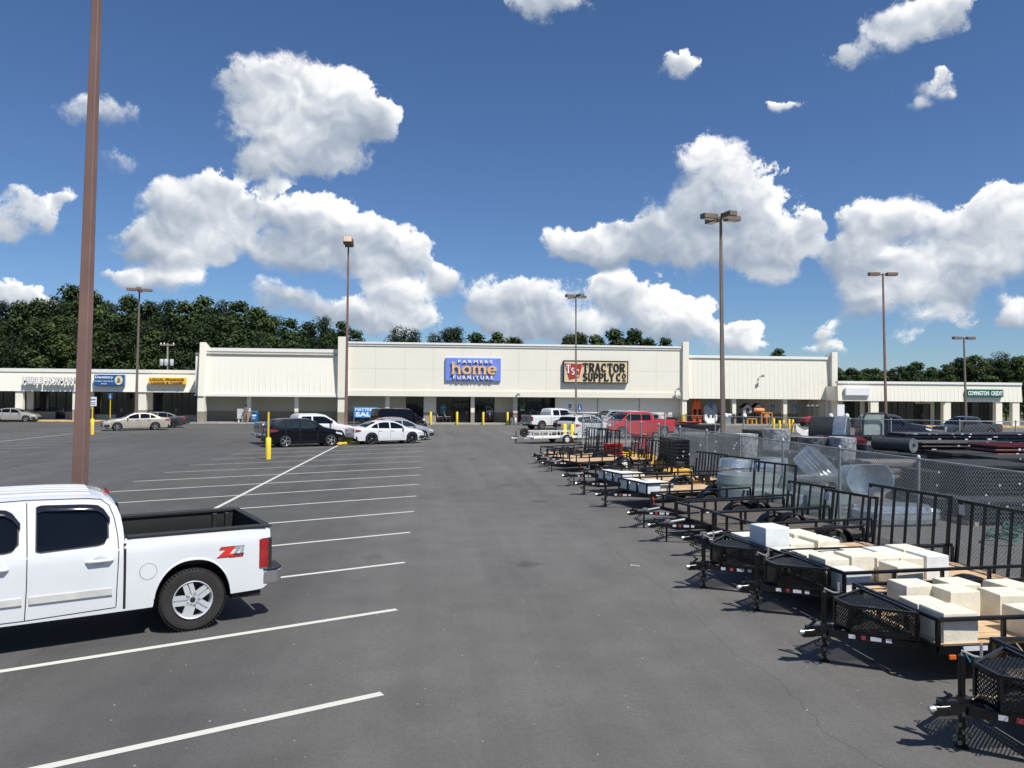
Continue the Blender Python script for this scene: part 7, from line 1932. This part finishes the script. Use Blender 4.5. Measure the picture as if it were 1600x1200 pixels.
# rocking chairs before the store
def rocker(label, px, rz):
    yk = YC + 1.3; c = Y(px, 655, yk); t = thing('rocking_chair', label, 'chair', (c.x, yk, .15), rz, 'rocking chairs by the furniture entrance')
    mw = mat('chair_wood_dark', (.05, .035, .03), .6); ml = mat('chair_cushion', (.38, .36, .33), .8)
    for s in (-1, 1):
        q = MB(); q.path([(-.45, s*.27, .12), (-.25, s*.27, .04), (0, s*.27, .02), (.25, s*.27, .05), (.45, s*.27, .13)], .025, 5); q.build('rocker_runner', mw, t)
        q = MB(); q.box(-.28, .32, s*.27-.04, s*.27+.04, .62, .66); q.build('armrest', ml, t)
        for x in (-.22, .24): q = MB(); q.box(x-.025, x+.025, s*.27-.025, s*.27+.025, .05, .62); q.build('leg', mw, t)
    q = MB(); q.box(-.26, .27, -.25, .25, .40, .45); q.build('seat', mw, t)
    q = MB(); q.bar((-.22, 0, .45), (-.42, 0, 1.15), .5, .05, up=(1, 0, 0)) if False else q.prism([(-.26, .45), (-.20, .45), (-.42, 1.18), (-.48, 1.18)], -.25, .25, 'Y'); q.build('backrest', ml, t)
rocker('pale rocking chair, left of the pair beside the blue poster', 687, .3)
rocker('darker rocking chair, right of the pair beside the blue poster', 699, .3)
yk = YC + 2.75
def poster(label, pa, pb, ya, yb, m, cat='poster', extra=None):
    a, b = Y(pa, ya, yk), Y(pb, yb, yk); t = thing('window_poster', label, cat, ((a.x+b.x)/2, yk, b.z)); w, h = (b.x-a.x), a.z-b.z
    q = MB(); q.box(-w/2, w/2, -.012, 0, 0, h); q.build('poster_sheet', m, t)
    return t, w, h
t, w, h = poster('blue and green poster standing behind the rocking chairs', 688, 697, 632, 647, mat('poster_blue', (.03, .16, .30), .5, col2=(.06, .22, .16), scale=2))
q = MB(); q.box(-w*.35, w*.35, -.018, -.013, h*.6, h*.75); q.box(-w*.3, w*.2, -.018, -.013, h*.3, h*.38); q.build('poster_print', mat('poster_print', (.25, .45, .55), .6), t)
yk = YC + 2.70
t = thing('window_lettering', 'white sale lettering and swirl on the window right of the middle pillar', 'sign', (Y(765, 645, yk).x, yk, 0))
zz = Y(765, 647, yk).z; text_obj('SALE', mat('dull_white_vinyl', (.45, .46, .46), .6), t, (0, 0, zz), width=.85, height=.28, extrude=.002)
q = MB(); q.path([(-.35, 0, zz+.55), (-.38, 0, zz+.75), (-.2, 0, zz+.88), (-.05, 0, zz+.75), (.1, 0, zz+.7), (.35, 0, zz+.5), (.4, 0, zz+.35), (0, 0, zz+.42), (-.3, 0, zz+.4)], .03, 4); q.build('swirl', MATS['dull_white_vinyl'], t)
q = MB(); q.box(-.35, .35, -.01, .0, zz+.18, zz+.36); q.build('swirl_band', MATS['dull_white_vinyl'], t)
c = Y(766, 658, YC+1.6); t = thing('gift_table', 'low red table with a white lamp inside the sale window', 'table', (c.x, YC+2.2, .15)); q = MB(); q.box(-.5, .5, -.3, .3, .5, .56); q.build('table_top', m_redp, t)
for x in (-.45, .45): q = MB(); q.box(x-.03, x+.03, -.25, .25, 0, .5); q.build('leg', m_redp, t)
q = MB(); q.lathe([(.05, .56), (.05, .8), (.14, .82), (.1, 1.05)], n=10); q.build('lamp', m_white, t)
t, w, h = poster('green and white notice on the farm store entrance glass', 812, 820, 634, 641.5, mat('notice_green', (.05, .16, .05), .6))
q = MB(); q.box(-w*.45, w*.45, -.018, -.013, h*.05, h*.22); q.build('poster_print', m_white, t)
# propane cage beside the entrance
c = Y(803, 656, YC - .1); t = thing('cage', 'small black framed cage holding white cylinders beside the farm store entrance', 'cage', (c.x, YC+.2, .15))
q = MB()
for x in (-.45, .45):
    for y in (-.25, .25): q.box(x-.03, x+.03, y-.03, y+.03, 0, .95)
q.box(-.48, .48, -.28, .28, .95, 1.0); q.build('cage_frame', m_frame, t)['kind'] = 'stuff'
for x in (-.2, .2): q = MB(); q.lathe([(.001, .6), (.1, .58), (.16, .45), (.16, .05), (.1, 0), (.001, 0)], origin=(x, 0, .02), n=12); q.build('cylinder', m_white, t, smooth=50)
for i, (px, lb) in enumerate(((1316, 'bundle of white and grey papers on the right pilaster'),)):
    a, b = Y(1309, 632, YR-.2), Y(1320, 650, YR-.2); t = thing('white_notice_board', 'white notice board on the first bay of the low right strip', 'board', ((a.x+b.x)/2, YR-.1, b.z)); q = MB(); q.box(-(b.x-a.x)/2, (b.x-a.x)/2, -.03, 0, 0, a.z-b.z); q.build('board', m_white, t)
for px, lb in ((1368, 'small'),): pass
for px, lb in ((1162, 'white lamp hood on a fence post by the display rack'), (1133, 'white lamp hood beside the tall yard light pole'), (1297, 'white lamp hood at the top of the post before the right pilaster'), (1322, 'white lamp hood at the right of the notice board')):
    p = G(px, 650, 1.95); t = thing('post_lamp', lb, 'lamp', (p.x, p.y, 0), 0, 'white hooded lamps on yard posts'); q = MB(); q.tube((0, 0, 0), (0, 0, 1.9), .05, 8); q.build('post', m_galv_tube, t, smooth=50)
    q = MB(); q.lathe([(.001, .24), (.08, .22), (.13, .13), (.14, .04), (.12, .0)], origin=(.05, 0, 1.88), n=14); q.build('hood', m_white, t, smooth=60)
# steel drums near the hammock
for px, lb in ((1236, 'left dark steel drum by the wrapped pallets'), (1250, 'right dark steel drum by the wrapped pallets')):
    p = at_ground(px, 706); t = thing('steel_drum', lb, 'drum', p, 0, 'dark drums in the yard'); q = MB(); q.lathe([(.001, .84), (.27, .84), (.30, .88), (.29, .6), (.305, .59), (.29, .57), (.29, .3), (.305, .29), (.29, .27), (.29, 0)], n=18); q.build('drum', m_kennel, t, smooth=40)
    q = MB(); q.lathe([(.27, .86), (.305, .89), (.31, .86)], n=18); q.build('rim', m_alu, t, smooth=40)
# ================================================================ the person standing by the cabinet
def person(label, px, py, h, rz):
    p = G(px, py); yk = YC - .25; c = Y(px, 655, yk); t = thing('person', label, 'person', (c.x, yk, .15), rz); k = h/1.75
    skin = mat('skin', (.34, .19, .13), .6); shirt = mat('patterned_shirt', (.20, .17, .17), .8, col2=(.05, .05, .06), scale=9); pants = mat('khaki_shorts', (.42, .27, .17), .8, col2=(.22, .14, .09), scale=7); hair = mat('dark_cap', (.035, .03, .03), .7)
    V = [(0,0,.93,.15), (0,0,1.12,.155), (0,-.01,1.34,.165), (0,0,1.47,.075), (0,-.01,1.55,.055), (0,-.02,1.62,.085), (0,-.02,1.70,.075),
         (.17,0,1.42,.062), (.24,-.02,1.16,.047), (.20,-.16,1.02,.036), (.17,-.24,1.03,.03),
         (-.17,0,1.42,.062), (-.25,-.01,1.15,.047), (-.22,-.17,1.05,.036), (-.18,-.26,1.08,.03),
         (.09,0,.88,.095), (.11,-.02,.50,.065), (.11,.02,.10,.045), (.11,-.10,.05,.045), (-.09,0,.88,.095), (-.12,.03,.50,.065), (-.12,.05,.10,.045), (-.12,-.07,.05,.045)]
    E = [(0,1),(1,2),(2,3),(3,4),(4,5),(5,6),(2,7),(7,8),(8,9),(9,10),(2,11),(11,12),(12,13),(13,14),(0,15),(15,16),(16,17),(17,18),(0,19),(19,20),(20,21),(21,22)]
    me = bpy.data.meshes.new('body'); me.from_pydata([(x*k, y*k, z*k) for x, y, z, r in V], E, [])
    o = bpy.data.objects.new('body', me); C.objects.link(o); o.parent = t
    m = o.modifiers.new('skin', 'SKIN'); 
    for i, v in enumerate(me.skin_vertices[0].data): v.radius = (V[i][3]*k*1.0, V[i][3]*k*.85); v.use_root = (i == 0)
    o.modifiers.new('sub', 'SUBSURF').levels = 2; o.modifiers['sub'].render_levels = 2
    dg = bpy.context.evaluated_depsgraph_get(); dg.update(); nm = bpy.data.meshes.new_from_object(o.evaluated_get(dg)); o.modifiers.clear(); o.data = nm
    nm.materials.clear(); [nm.materials.append(x) for x in (skin, shirt, pants, hair, m_blackpl)]
    for f in nm.polygons:
        z, x = f.center.z/k, abs(f.center.x)/k
        f.material_index = 4 if z < .09 else (0 if z < .50 else (2 if z < .95 and x < .22 and f.center.y > -.14*k else (1 if z < 1.47 and (z > 1.2 or x < .2) and f.center.y > -.15*k else 0)))
        f.use_smooth = True
    q = MB(); q.lathe([(.098*k, 1.60*k), (.10*k, 1.66*k), (.085*k, 1.74*k), (.04*k, 1.775*k), (.001, 1.78*k)], origin=(0, -.01, 0), n=14); q.prism([(-.07*k, -.19*k), (.07*k, -.19*k), (.08*k, -.08*k), (-.08*k, -.08*k)], 1.645*k, 1.66*k, 'Z'); q.build('cap', hair, t, smooth=50)
    q = MB(); q.cbox((0, -.125*k, 1.60*k), (.02*k, .035*k, .04*k)); q.build('nose', skin, t)
    return t
person('person in dark patterned top and khaki shorts standing beside the grey cabinet', 384.5, 661, 1.85, .5)
